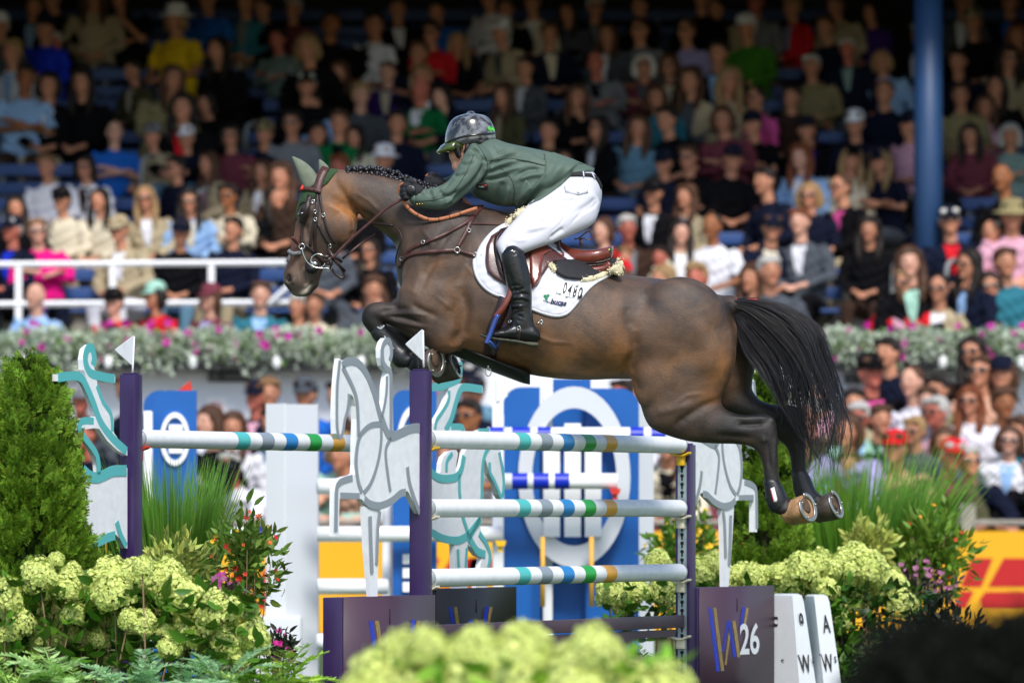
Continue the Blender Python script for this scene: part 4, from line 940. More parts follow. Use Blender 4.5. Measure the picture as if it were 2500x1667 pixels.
for x, y, r in ((1195,315,.011), (1203,317,.009)):
    q, n, _ = on(HMT, x, y, .003, YH-.1); u = n.orthogonal().normalized(); v = n.cross(u)
    for r2 in (r, r*.55): mb.tube([q+u*math.cos(a)*r2+v*math.sin(a)*r2 for a in [2*math.pi*i/14 for i in range(14)]], .0018, n=5, closed=True)
    mb.ball(q, .003, 6, 4)
mb.build('helmet_badge', mat('badge_bright_green', lin('5cd64a'), rough=.4), helmet)
drape('vent_mesh', [(1170,282),(1182,284),(1194,295),(1199,306),(1190,300),(1180,290)], .003, mat('vent_grey', lin('707278'), rough=.6, bump=1, bscale=400), helmet, tree=HMT, step=4)
# glasses
mb = MB(); mb.rings([[P(x, y, YH+yo) for x, y in [(1106,352),(1118,350),(1127,368),(1124,387),(1116,386),(1107,370)]] for yo in (-.083, -.076)])
mb.tube([P(1112,352,YH-.085), P(1140,350,YH-.1)], .004); mb.rings([[P(x, y, YH-.02) for x, y in [(1103,354),(1112,352),(1114,372),(1106,374)]], [P(x, y, YH-.078) for x, y in [(1108,354),(1116,352),(1120,376),(1112,378)]]])
mb.build('sunglasses', mat('dark_lens', (.004, .004, .005), rough=.08, coat=1), rider)
mb = MB(); mb.tube([P(x, y, YH-.086) for x, y in [(1113,362),(1119,375),(1126,375)]], .0014, n=5); mb.build('lens_rim', M_steel, rider)
mb = MB(); mb.ball(P(1112.5, 405.5, YH-.03), (.008, .016, .0035)); mb.ball(P(1114, 409, YH-.03), (.008, .015, .0035)); mb.build('lips', mat('lips', lin('b2665a'), rough=.45), rider)
mb = MB(); mb.tube([P(x, y, YH-.1) for x, y in [(1134,374),(1139,364),(1143,352)]], [.006, .012, .014], n=7); mb.build('hair', mat('hair_dark', lin('1d1512'), rough=.6), rider)
# ------------------------------------------------------------------ the oxer: two elements running away from the camera
DV = Vector((.439, .8985, 0)); NV = Vector((.8985, -.439, 0))
E1 = Vector((-.43, 27.0, 0)); E2 = Vector((-1.807, 27.2, 0))
def tz(px, py, E, noff=0.0):
    O = E+NV*noff; k = (px-1250)/FPX; t = (k*O.y-O.x)/(.439-.8985*k); Y = O.y+.8985*t
    return t, CAMZ+(HOR-py)*Y/FPX
def pl(t, z, E, noff=0.0): return E+DV*t+NV*noff+Vector((0, 0, z))
z1 = lambda u, v: (u/3.136, 750+v/3.136)
z3 = lambda u, v: (700+u/3.137, 800+v/3.137)
z4 = lambda u, v: (700+u/3.358, 1200+v/3.358)
z6 = lambda u, v: (1300+u/2.94, 1250+v/2.94)
M_vio = mat('violet_paint', lin('33204f'), rough=.38, var=.12, vscale=8, bump=.08, bscale=120, coat=.15)
M_viop = mat('violet_panel', lin('45303f'), rough=.45, var=.08, vscale=4)
M_vdark = mat('dark_panel', lin('26221f'), rough=.4)
M_wht = mat('white_paint', lin('e6e8ec'), rough=.4, var=.06, vscale=22, bump=.1, bscale=60, coat=.1)
M_gline = mat('grey_line', lin('8b939b'), rough=.4); M_teal = mat('teal_paint', lin('56b2b4'), rough=.4)
M_galv = mat('galvanised', lin('a3b2b8'), rough=.4, metal=.5, var=.15, vscale=30); M_hole = mat('keyhole_dark', (.004, .004, .005), rough=.9)
M_cream = mat('cup_cream', lin('ddd3bd'), rough=.45); M_yel = mat('cup_yellow', lin('eaba1e'), rough=.4); M_redc = mat('cup_red', lin('cc3426'), rough=.4)
def obox(mb, E, t0, t1, n0, n1, za, zb, bev=.0):
    M = Matrix(((DV.x, NV.x, 0, 0), (DV.y, NV.y, 0, 0), (0, 0, 1, 0), (0, 0, 0, 1)))
    c = pl((t0+t1)/2, (za+zb)/2, E, (n0+n1)/2); mb.box((0, 0, 0), (t1-t0, n1-n0, zb-za), Matrix.Translation(c) @ M, bev=bev)
def board(name, TZ, E, noff, th, m, parent):
    mb = MB(); mb.prism([pl(t, z, E, noff) for t, z in TZ], -NV*th); return mb.build(name, m, parent, smooth=False)
def stripe(mb, TZ, w, E, noff):
    """painted line as a thin raised ribbon; w in metres"""
    c = cr(TZ, 5); pts = [pl(p[0], p[1], E, noff) for p in c]; rings = []
    for i, p in enumerate(pts):
        t = (pts[min(i+1, len(pts)-1)]-pts[max(i-1, 0)]).normalized(); s_ = t.cross(NV).normalized()*w*.43; b = NV*.0022
        rings.append([p-s_, p-s_+b, p+s_+b, p+s_])
    mb.rings(rings)
# pole
def pole(name, E, z, t0, t1, label, group, r=.0435, cols=None, ref=None):
    cols = cols or [('teal_band', '4cb7b5', 1.043), ('grey_band', '8a95a0', 1.291), ('blue_band', '1f7fc4', 1.538), ('green_band', '19a03a', 1.79), ('yellow_band', 'e5a634', 2.04)]
    A = pl(t0, z, E); root = thing(name, A, label, 'pole', group); cuts = [t0]; 
    mb = MB(); n = 28
    def seg(mb, a, b, rr=r, cap=False):
        rs = []
        for t in (a, b): c = pl(t, z, E); rs.append([c+NV*math.cos(q)*rr+Vector((0, 0, math.sin(q)*rr)) for q in [2*math.pi*j/n for j in range(n)]])
        mb.rings(rs, cap)
    prev = t0+.012
    for nm, hx, tc_ in cols: seg(mb, prev, tc_-.062); prev = tc_+.062
    seg(mb, prev, t1-.012); mb.build('shaft', M_wht, root)
    for nm, hx, tc_ in cols: m2 = MB(); seg(m2, tc_-.062, tc_+.062, r+.0006); m2.build(nm, mat(nm, lin(hx), rough=.42, coat=.1), root)
    for a, b in ((t0, t0+.012), (t1-.012, t1)):
        m2 = MB(); seg(m2, a, b, r*1.01, True); q = pl(a-.003 if a == t0 else b+.003, z+.012, E); m2.ball(q, .006, 8, 5); m2.build('end_cap', mat('cap_grey', lin('8f979d'), rough=.45), root)
    return root
ZP = (1.447, 1.122, .792)
for z, w in zip(ZP, ('top', 'middle', 'lowest')):
    pole('pole', E1, z, .06, 2.96, '%s striped pole of the front element between the violet posts' % w, 'striped poles of the oxer')
pole('pole', E2, 1.452, .06, 2.96, 'single striped pole of the back element, reaching left behind the grey horse cut-out', 'striped poles of the oxer')
# posts with keyhole strips
def post(E, t, top, label, strip=None, zst=(.1, 1.2)):
    c = pl(t, 0, E); root = thing('fence_post', c, label, 'post', 'violet posts of the oxer')
    mb = MB(); obox(mb, E, t-.04, t+.04, -.041, .041, 0, top, .006); obox(mb, E, t-.03, t+.03, -.03, .03, top, top+.008, .003); mb.build('post', M_vio, root, angle=30)
    if strip:
        ts = t+strip*.0415; mb = MB(); mb.m = 0; obox(mb, E, ts-.004, ts+.004, -.024, .024, zst[0], zst[1]); mb.m = 1; z = zst[0]+.03
        while z < zst[1]-.03:
            c_ = pl(ts+strip*.0046, z, E); out = []
            for j in range(14):
                q = 2*math.pi*j/14; out.append(c_+NV*math.cos(q)*.0105+Vector((0, 0, math.sin(q)*.0105+.008)))
            mb.add(out, [tuple(range(14))]); mb.add([c_+NV*a+Vector((0, 0, b))-DV*.0004*-strip for a, b in ((-.005, .002), (.005, .002), (.005, -.018), (-.005, -.018))], [(0, 1, 2, 3)]); z += .0435
        mb.build('keyhole_strip', [M_galv, M_hole], root, smooth=False)
    return root
post(E1, 0, 1.768, 'near violet post beside the grey rider cut-out, topped by a white flag', 1)
post(E1, 3.03, 1.45, 'violet post with a keyhole strip under the hind legs of the horse', -1, (.12, 1.36))
post(E2, 0, 1.755, 'violet post at the far left beside the teal rider cut-out and the conifer', 1, (.2, 1.3))
post(E2, 3.03, 1.765, 'violet post with a keyhole strip standing just behind the near grey horse cut-out', -1)
# cups
def cup(E, t, z, s_, m, label):
    mb = MB(); r = .052; rs = []
    for a in range(-6, 7):
        q = a/6*.95; y = math.sin(q)*r*1.25; zz = z-.043-.006+(1-math.cos(q))*.035
        rs.append([pl(t-.028*s_*-1*0+d_, zz+h, E, y) for d_, h in ((0, 0), (-s_*.045, 0), (-s_*.045, -.009), (0, -.009))])
    mb.rings(rs); obox(mb, E, min(t, t-s_*.03), max(t, t-s_*.03), -.022, .022, z-.105, z-.055, .006)
    o = mb.build('pole_cup', m, angle=40); return tag(o, label, 'cup', 'cups holding the poles')
for z, m, w in ((ZP[0], M_yel, 'yellow cup under the %s end of the top front pole'), (ZP[1], M_cream, 'cream cup under the %s end of the middle pole'), (ZP[2], M_cream, 'cream cup under the %s end of the lowest pole')):
    cup(E1, .05, z, -1, m, w % 'left'); cup(E1, 2.985, z, 1, m, w % 'right')
cup(E2, .05, 1.452, -1, M_redc, 'red cup under the left end of the back pole')
cup(E1, 2.985, .50, 1, M_cream, 'cream cup under the right end of the violet plank')
# plank and arched filler
mb = MB(); obox(mb, E1, .08, 2.97, -.02, .02, .505, .570, .004)
pk_ = mb.build('plank', M_viop, angle=30); tag(pk_, 'violet plank hung low across the front of the jump', 'plank')
arch = [(.3, .497), (2.9, .497), (2.86, .46)]+[(2.45-.3*math.sin(q), .20+.26*math.cos(q)*1+.0) for q in np.linspace(0, 1.5, 8)]+[(.9, .25), (.45, .40)]
board('filler_board', arch, E1, .012, .022, M_viop, pk_)
# wings: horse and rider cut-outs
GR_out = [z3(*p) for p in [(408,235),(425,272),(450,250),(500,240),(550,250),(590,290),(640,380),(690,560),(715,660),(722,690),(735,650),(750,560),(752,460),(765,370),(775,340),(755,320),(735,290),(723,230),(722,160),(735,110),(760,80),(785,78),(805,110),(812,160),(808,220),(795,262),(790,290),(800,310),(806,350),(808,600),(810,802),(850,800),(900,775),(960,745),(1000,735),(1028,742),(1028,1440),(985,1370),(940,1270),(925,1250),(905,1250),(870,1290),(800,1350),(740,1383),(690,1385),(640,1372),(600,1342),(575,1312),(545,1306),(405,1310),(402,1400)]]+[z4(430,360),z4(395,362)]+[z3(*p) for p in [(368,1450),(370,1250),(380,1200),(400,1165),(450,1140),(500,1130),(522,1118),(528,1050),(528,900),(535,700),(530,600),(515,540),(500,515),(490,512),(480,540),(475,620),(460,680),(445,740),(435,820),(415,852),(395,850),(380,810),(375,700),(378,560),(385,430),(395,320)]]
GR_leg = [z4(632,118),z4(700,125),z4(770,112),z4(758,300),z4(744,872),z4(690,872),z4(655,480)]
GR_str = [([z3(*p) for p in L_], w) for L_, w in [
 ([(408,250),(400,330),(390,430),(386,600),(388,760),(402,830),(418,835),(434,780),(447,700),(464,640),(476,560),(478,505)], .026),
 ([(428,290),(462,262),(520,257),(572,292),(622,372),(672,502),(708,640),(726,705)], .044),([(430,300),(490,420),(520,490),(540,570),(548,700),(552,830)], .032),
 ([(725,735),(650,745),(590,790),(555,850),(537,950),(534,1060),(550,1180),(578,1262)], .032),([(725,760),(725,860),(710,980),(680,1100),(640,1200),(590,1265)], .028),
 ([(730,695),(760,780),(800,832),(880,803),(950,772),(1005,765),(1024,772)], .05),([(800,845),(765,910),(760,990),(775,1120),(795,1255)], .028),
 ([(801,800),(800,500),(797,345),(768,312),(742,270),(734,210),(736,150),(757,105),(782,100),(800,140),(803,200),(792,250)], .034),([(770,370),(765,500),(745,620),(728,690)], .024),
 ([(925,1065),(940,1180),(975,1300),(1020,1418)], .034),([(596,1310),(640,1348),(715,1362),(800,1328),(870,1270),(912,1258)], .042),([(505,1148),(440,1168),(402,1192),(384,1240),(380,1400),(378,1560)], .036),([(412,1284),(480,1286),(560,1288)], .034)]]
GR_str += [([z4(686,200), z4(692,420), z4(702,665)], .034), ([z4(765,160), z4(750,300), z4(740,592)], .03)]
def to_tz(L_, E, noff): return [tz(p[0], p[1], E, noff) for p in L_]
gz = to_tz(GR_out, E1, .014); gl = to_tz(GR_leg, E1, .010); gs = [(to_tz(L_, E1, .0165), w) for L_, w in GR_str]
def wing(label, E, panels, strokes, m_line, t0=0, flip=1, base=None, words=None):
    f = lambda L_: [(t0+flip*(p[0]), p[1]) for p in L_]
    root = thing('jump_wing', pl(t0, 0, E), label, 'jump wing', 'cut-out wings of the oxer')
    for nm, TZ, no in panels: board(nm, f(TZ), E, no, .028 if no > .012 else .022, M_wht, root)
    mb = MB()
    for L_, w in strokes: stripe(mb, f(L_), w, E, .0145)
    mb.build('painted_outline', m_line, root, smooth=False)
    return root
w1 = wing('white horse and rider cut-out with grey outlines, beside the near violet post', E1, [('horse_and_rider_board', gz, .014), ('leg_board', gl, .010)], gs, M_gline)
w2 = wing('white horse cut-out with grey outlines, right of the jump under the hind legs', E1, [('horse_and_rider_board', gz, .014), ('leg_board', gl, .010)], gs, M_gline, t0=3.03, flip=-1)
# teal wing, far left
T1_t = [z1(*p) for p in [(440,514),(540,503),(610,510),(650,540),(668,540),(640,480),(635,400),(650,320),(690,285),(725,330),(735,390),(722,470),(735,492),(800,512),(882,528),(882,572),(820,572),(742,552),(745,610),(790,710),(850,810),(872,870),(872,960),(925,1035),(975,1085),(975,1135),(900,1095),(820,1020),(760,930),(720,925),(640,935),(612,955),(600,900),(600,870),(630,850),(720,848),(735,830),(700,720),(665,620),(640,575),(600,555),(540,555),(440,566)]]
T1_l = [z1(*p) for p in [(600,880),(612,870),(625,940),(650,985),(710,1050),(750,1120),(768,1200),(765,1285),(745,1290),(740,1200),(720,1130),(680,1060),(620,990),(598,940)]]
T1_b = [z1(*p) for p in [(480,1250),(612,1230),(640,1265),(700,1285),(745,1288),(790,1268),(860,1235),(920,1225),(975,1228),(975,1843),(965,1843),(935,1790),(895,1745),(880,1735),(800,1785),(700,1840),(655,1846),(650,2080),(612,2080),(600,1846),(480,1800)]]
T1_s = [([z1(*p) for p in L_], w) for L_, w in [([(640,1245),(690,1290),(745,1302),(800,1282),(870,1252),(970,1248)], .06),([(632,1230),(640,1500),(640,1900),(632,2070)], .03),([(655,1832),(740,1803),(830,1760),(882,1745)], .05),([(895,1640),(925,1740),(966,1825)], .04),
 ([(712,445),(722,390),(708,320),(680,312),(660,350),(656,420),(690,500),(770,528),(878,548)], .05),([(445,538),(560,524),(625,542),(665,612),(712,722),(772,880),(860,1000),(970,1102)], .05),([(742,600),(790,725),(850,820),(862,950)], .03),([(718,870),(650,868),(614,892),(618,950),(682,1038),(737,1120),(756,1200),(756,1280)], .04)]]
wing('white rider cut-out with teal outlines at the far left, half hidden by the conifer', E2, [('rider_board', to_tz(T1_t, E2, .016), .016), ('leg_board', to_tz(T1_l, E2, .010), .010), ('horse_board', to_tz(T1_b, E2, .013), .013)], [(to_tz(L_, E2, .0165), w) for L_, w in T1_s], M_teal)
T2_t = [z3(*p) for p in [(1295,235),(1318,228),(1335,260),(1342,310),(1338,372),(1318,402),(1300,428),(1330,426),(1420,432),(1502,450),(1502,495),(1420,485),(1352,480),(1322,520),(1292,620),(1258,700),(1246,742),(1340,738),(1366,775),(1362,805),(1260,812),(1120,812),(1128,730),(1160,680),(1200,610),(1235,520),(1245,462),(1180,477),(1105,482),(1105,434),(1160,430),(1250,402),(1290,396),(1285,330)]]
T2_b = [z3(*p) for p in [(1060,1080),(1105,1090),(1160,1120),(1180,1098),(1185,1040),(1200,990),(1240,950),(1300,935),(1312,960),(1300,1040),(1292,1092),(1320,1110),(1345,1040),(1360,960),(1400,880),(1440,800),(1490,780),(1550,780),(1600,850),(1640,960),(1668,1130),(1668,1240),(1655,1300),(1640,1312),(1615,1272),(1590,1180),(1555,1120),(1535,1050),(1520,1000),(1505,1050),(1500,1150),(1500,1320),(1495,1440)]]+[z4(*p) for p in [(1575,250),(1600,330),(1655,440),(1672,520),(1660,640),(1650,740),(1640,810),(1548,810),(1580,640),(1600,540),(1560,520),(1505,450),(1482,430),(1482,810),(1378,810),(1370,425),(1290,410),(1190,345),(1140,330)]]
T2_s = [([z3(*p) for p in L_], w) for L_, w in [([(1105,1105),(1160,1145),(1220,1155),(1300,1140),(1340,1080),(1360,980)], .05),([(1135,780),(1150,710),(1190,650),(1240,560),(1245,480)], .03),([(1215,790),(1260,700),(1300,560),(1330,480),(1370,455),(1498,472)], .05),([(1330,260),(1332,340),(1320,390),(1250,425),(1180,450),(1110,456)], .05),([(1260,755),(1340,760),(1355,795)], .04),
 ([(1225,1100),(1230,1020),(1270,960)], .03),([(1325,1120),(1325,1250),(1345,1420),(1380,1540),(1400,1640)], .034),([(1560,900),(1520,970),(1500,1080),(1496,1300),(1490,1420),(1440,1540),(1400,1610)], .034),([(1470,795),(1550,792)], .04),([(1630,950),(1660,1120),(1662,1230),(1645,1295),(1620,1240),(1590,1170),(1560,1110),(1555,1030)], .03)]]
T2_s += [([z4(*p) for p in L_], w) for L_, w in [([(1190,335),(1290,385),(1400,398),(1480,360),(1540,290),(1590,225)], .05),([(1500,380),(1560,480),(1630,515)], .05),([(1580,340),(1640,430),(1668,520),(1655,620)], .036),([(1405,470),(1412,620)], .03),([(1478,460),(1470,620)], .03)]]
tE = lambda L_, n_: to_tz(L_, E2, n_)
wing('white horse and rider cut-out with teal outlines, seen between the poles of the jump', E2, [('rider_board', tE(T2_t, .016), .016), ('horse_board', tE(T2_b, .013), .013)], [(tE(L_, .0165), w) for L_, w in T2_s], M_teal)
# base boxes with the W mark
M_blu = mat('mark_blue', lin('1c36b4'), rough=.4, var=.3, vscale=3); M_gld = mat('mark_gold', lin('a48a55'), rough=.4, metal=.3, var=.3, vscale=60); M_numw = mat('mark_white', lin('d6dade'), rough=.4)
Wb = [[(1262,685),(1285,685),(1345,1140),(1320,1140)],[(1395,775),(1420,775),(1464,1040),(1440,1040)],[(1395,775),(1408,775),(1372,1000),(1356,1000)],[(1502,680),(1525,680),(1500,850),(1482,850)]]
Wg = [[(1297,685),(1318,685),(1376,1136),(1352,1138)],[(1432,778),(1455,778),(1493,1038),(1470,1040)],[(1532,685),(1550,685),(1530,800),(1515,800)],[(1408,860),(1414,900),(1388,1100),(1376,1090)]]
def wmark(parent, E, noff, dt=0, zs=1.0, dz=0, num=True):
    for lst, m_, nm in ((Wb, M_blu, 'mark_blue'), (Wg, M_gld, 'mark_gold')):
        mb = MB()
        for j, q in enumerate(lst):
            TZ = [tz(*z6(*p), E1, .055) for p in q]; mb.prism([pl(t+dt, z*zs+dz, E, noff+.0012+.0006*j+(.0003 if nm == 'mark_gold' else 0)) for t, z in TZ], -NV*.001)
        mb.build(nm, m_, parent, smooth=False)
    if num:
        V, F = text_mesh('26', 1.0, .02); t0, zb = tz(*z6(1480,1015), E1, .055); t1, zt = tz(*z6(1622,790), E1, .055)
        mx = max(p[0] for p in V); my = max(p[1] for p in V); me = bpy.data.meshes.new('mark_number')
        me.from_pydata([pl(t0+(t1-t0)*p[0]/mx+dt, (zb+(zt-zb)*p[1]/my)*zs+dz, E, noff+.006) for p in V], [], F); link('mark_number', me, M_numw, parent)
def basebox(E, t0, t1, zt, label, mface, mend, dt):
    root = thing('base_box', pl(t0, 0, E), label, 'box', 'boxes under the wings of the oxer')
    mb = MB(); obox(mb, E, t0, t1, -.05, .048, .0, zt, .004); mb.build('box', mend, root, angle=30)
    mb = MB(); obox(mb, E, t0+.012, t1, .049, .054, .02, zt+.001); mb.build('front_panel', mface, root)
    mb = MB(); obox(mb, E, t0+.06, t0+.16, -.28, .30, .0, .10, .03); obox(mb, E, t1-.2, t1-.1, -.28, .30, .0, .10, .03); mb.build('foot', M_vio, root, angle=40)
    mb = MB(); obox(mb, E, (t0+t1)/2-.004, (t0+t1)/2+.004, .054, .0555, zt-.13, zt-.06); mb.build('slot', M_hole, root)
    wmark(root, E, .0545, dt); return root
basebox(E1, -.89, .045, .714, 'violet box with a blue and gold W mark, lower left of the front element', M_viop, M_vio, -3.83)
basebox(E1, 2.99+.085, 4.06, .710, 'violet box with a blue and gold W and the number 26, right of the jump', M_viop, M_vio, 0)
basebox(E2, 3.09, 4.06, .700, 'dark box with blue and gold bars behind the lowest pole', M_vdark, M_vdark, .05)
mb = MB(); fr = tz(908/3.137+700, 125/3.137+800, E1)
def flag(E, tri, rod, label):
    root = thing('fence_flag', pl(0, 1.76, E), label, 'flag', 'small flags on the posts')
    a = to_tz(tri, E, 0); mb = MB(); 
    c = [pl(p[0], p[1], E) for p in a]; mb.prism(c, NV*.004); mb.build('flag', M_wht, root, smooth=False)
    r = to_tz(rod, E, 0); mb = MB(); mb.tube([pl(p[0], p[1], E, .002) for p in r], .005, n=8); mb.build('rod', M_wht, root)
flag(E1, [z3(908,125),z3(912,135),z3(1030,246),z3(1043,244),z3(1040,17),z3(1034,14)], [z3(1040,20),z3(1044,240),z3(1046,305)], 'white triangular flag on the near post, in front of the folded forelegs')
flag(E2, [z1(877,325),z1(882,335),z1(1003,442),z1(1016,442),z1(1025,222),z1(1018,219)], [z1(1023,225),z1(1014,440),z1(1012,505)], 'white triangular flag on the far left post')
# number markers on the grass
M_pl = mat('white_plastic', lin('d9dde2'), rough=.35, var=.03, coat=.2)
def marker(x0, x1, xb0, xb1, yt, yb, Y, label, marks, split):
    root = thing('jump_number', P((xb0+xb1)/2, yb, Y), label, 'marker', 'white number markers')
    root.location.z = 0; zt = P(0, yt, Y).z; zb = P(0, yb, Y).z
    mb = MB(); A = P(x0, yt, Y); B = P(x1, yt, Y); A0 = P(xb0, yb, Y); B0 = P(xb1, yb, Y); rs = []
    for f in (-.0, .5, .93, .985, 1.0):
        e = 0 if f < .95 else (.006 if f < .99 else .022)
        a = A0.lerp(A, f); b_ = B0.lerp(B, f); d = .30-.12*f; s_ = a.lerp(b_, split)
        rs.append([a+Vector((e, .05+e, 0)), s_+Vector((0, -.06+e, 0)), b_+Vector((-e, .02+e, 0)), b_+Vector((-e, d-e, 0)), a+Vector((e, d-e, 0))])
    mb.rings(rs); o = mb.build('body', M_pl, root, angle=25); T = bvh(o.data)
    for txt, org, sx, sy, sl in marks: print_on(T, txt, org, (sx, .0), (sl, -1.0), sy, M_ink, 'marker_character', root, bold=.01, off=.004, Yd=Y)
    return root
marker(1888, 1960, 1880, 2000, 1449, 1720, 30.6, 'white number marker showing 9, next to the violet box', [('9', (1886,1546), .75, 60, -.05), ('9', (1953,1540), .36, 64, -.12), ('W', (1954,1640), .42, 62, -.18), ('s', (1982,1618), .5, 32, -.1), ('s', (1908,1624), .7, 34, -.1)], .62)
marker(1966, 2023, 1990, 2062, 1451, 1720, 30.9, 'white marker showing the letter A, beneath the pale hydrangeas', [('A', (2010,1543), .42, 62, -.12), ('W', (2009,1638), .42, 62, -.18), ('s', (2036,1616), .5, 32, -.1)], .35)
# ------------------------------------------------------------------ ground and planting round the jump
def sheet(name, x0, x1, y0, y1, z, m, nx=1, ny=1, wob=0.0):
    vs = []; rr = random.Random(1)
    for j in range(ny+1):
        for i in range(nx+1): vs.append((x0+(x1-x0)*i/nx, y0+(y1-y0)*j/ny, z+rr.uniform(-wob, wob)))
    fs = [(j*(nx+1)+i, j*(nx+1)+i+1, (j+1)*(nx+1)+i+1, (j+1)*(nx+1)+i) for j in range(ny) for i in range(nx)]
    me = bpy.data.meshes.new(name); me.from_pydata(vs, [], fs); return link(name, me, m)
M_grass = mat('arena_turf', lin('3e5428'), rough=.95, var=.35, vscale=3, bump=.8, bscale=60)
tag(sheet('ground', -120, 120, -30, 160, 0, M_grass, 40, 40, .004), kind='structure')
def leaf_tpl(L=1.0, Wd=.4, fold=.12, droop=.15, seg=4, tip=1.0):
    v = []; f = []
    for i in range(seg+1):
        t = i/seg; w = Wd*.5*math.sin(math.pi*min(1, t**.8*.94+.03))**.9*(1 if t < 1 else .05); z = -droop*t*t*L; v += [(-w, t*L, z+fold*w), (0, t*L, z), (w, t*L, z+fold*w)]
    for i in range(seg):
        a = i*3; f += [(a, a+1, a+4, a+3), (a+1, a+2, a+5, a+4)]
    return v, f
def rnd_frames(rng, n, posf, dirf, s0, s1):
    pos = np.array([posf(rng) for _ in range(n)]); dr = np.array([dirf(rng, p) for p in pos]); return pos, dr, rng.uniform(0, 6.283, n), rng.uniform(s0, s1, n)
def leaves(name, tpl, pos, dirs, roll, sc, m, parent=None):
    # template runs along +Y; frames put local Z along dir, so turn it
    v = [(p[0], -p[2], p[1]) for p in tpl[0]]
    return scatter(v, tpl[1], frames(pos, dirs, roll, sc), name, m, parent)
M_stem = mat('stem_brown', lin('7a6448'), rough=.8, var=.2); M_trunk = mat('bark', lin('5a4636'), rough=.9, bump=1, bscale=60, var=.3)
# conifer
def spray_tpl(seed):
    rr = random.Random(seed); v = []; f = []
    def blade(p, d, L, w):
        k = len(v); dx, dy, dz = d; nx, ny = -dy, dx
        v.extend([(p[0]-nx*w*.4, p[1]-ny*w*.4, p[2]), (p[0]+dx*L*.5-nx*w, p[1]+dy*L*.5-ny*w, p[2]+dz*L*.5+.004), (p[0]+dx*L, p[1]+dy*L, p[2]+dz*L), (p[0]+dx*L*.5+nx*w, p[1]+dy*L*.5+ny*w, p[2]+dz*L*.5+.004), (p[0]+nx*w*.4, p[1]+ny*w*.4, p[2])])
        f.append((k, k+1, k+2, k+3, k+4))
    for i in range(6):
        t = i/6; c = (0, t, rr.uniform(-.03, .03))
        for s_ in (-1, 1):
            a = s_*rr.uniform(.5, .9); L = (.55-.35*t)*rr.uniform(.8, 1.2); blade(c, (math.sin(a), math.cos(a), rr.uniform(-.25, .25)), L, .055)
            c2 = (c[0]+math.sin(a)*L*.5, c[1]+math.cos(a)*L*.5, c[2]); blade(c2, (math.sin(a*1.7), math.cos(a*1.7), rr.uniform(-.3, .3)), L*.5, .045)
    blade((0, .8, 0), (0, 1, 0), .35, .05)
    return v, f
def conifer(cx, ytop, Y, R, zbot, n, label, seed, lean=0):
    top = P(cx, ytop, Y); rng = np.random.default_rng(seed); H = top.z-zbot
    root = thing('conifer', (top.x, Y, 0), label, 'conifer')
    mb = MB(); mb.tube([(top.x, Y, 0), (top.x+.01, Y, zbot+H*.5), (top.x, Y, zbot+H*.93)], [.035, .025, .006], n=8); mb.build('trunk', M_trunk, root)
    def prof(h): return R*(1-h)**.45*(.7+.3*min(1, (h+.25)*2.2))
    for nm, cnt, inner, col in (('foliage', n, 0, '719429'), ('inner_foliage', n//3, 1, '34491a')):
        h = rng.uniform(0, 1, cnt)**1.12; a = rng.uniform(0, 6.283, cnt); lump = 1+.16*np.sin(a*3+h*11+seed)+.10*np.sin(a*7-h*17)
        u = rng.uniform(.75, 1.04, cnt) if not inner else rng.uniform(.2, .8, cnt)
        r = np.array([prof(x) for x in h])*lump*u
        pos = np.stack([top.x+np.cos(a)*r, Y+np.sin(a)*r, zbot+h*H], 1)
        if not inner:   # sprays grow in clusters with dark gaps between
            nc = cnt//26; ci = rng.integers(0, nc, cnt); cc = pos[:nc]; pos = cc[ci]+rng.normal(0, .024, (cnt, 3))*np.array([1, 1, 1.2]); a = a[:nc][ci]; h = h[:nc][ci]
        d = np.stack([np.cos(a)*.75+rng.normal(0, .35, cnt), np.sin(a)*.75+rng.normal(0, .35, cnt), .55+.7*h+rng.normal(0, .35, cnt)], 1)
        for k in range(2):
            s_ = slice(k, None, 2); t = spray_tpl(seed+k)
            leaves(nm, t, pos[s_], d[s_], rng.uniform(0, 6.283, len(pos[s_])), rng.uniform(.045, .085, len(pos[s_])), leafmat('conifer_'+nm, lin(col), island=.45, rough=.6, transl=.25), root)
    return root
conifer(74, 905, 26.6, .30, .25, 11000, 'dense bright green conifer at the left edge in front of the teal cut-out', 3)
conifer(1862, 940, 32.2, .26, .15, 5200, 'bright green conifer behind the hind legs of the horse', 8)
# hydrangea
def head_mesh(seed, n=560):
    rng = np.random.default_rng(seed); i = np.arange(n); z = 1-1.55*(i+.5)/n; a = i*2.39996+rng.normal(0, .12, n); r = np.sqrt(np.clip(1-z*z, 0, 1))
    lump = 1+.10*np.sin(a*2+z*5+seed)+rng.normal(0, .05, n); pos = np.stack([np.cos(a)*r*lump, np.sin(a)*r*lump, z*1.08*lump], 1)
    dr = pos/np.linalg.norm(pos, axis=1)[:, None]+rng.normal(0, .28, (n, 3))
    v = []; f = []
    for k in range(4):
        q = k*math.pi/2; c, s_ = math.cos(q), math.sin(q); p = [(.0, .02, 0), (.5, .45, .16), (.78, 0, .10), (.5, -.42, .16)]; b = len(v)
        v += [(x*c-y*s_, x*s_+y*c, zz) for x, y, zz in p]; f.append((b, b+1, b+2, b+3))
    o = scatter(v, f, frames(pos, dr, rng.uniform(0, 6.28, n), rng.uniform(.12, .20, n)), 'flower_head', leafmat('hydrangea_petal', lin('dae489'), island=.3, rough=.6, transl=.3)); me = o.data; bpy.data.objects.remove(o); return me
HEADS = [head_mesh(s_) for s_ in range(4)]
LEAF = leaf_tpl(1, .52, .25, .25, 4)
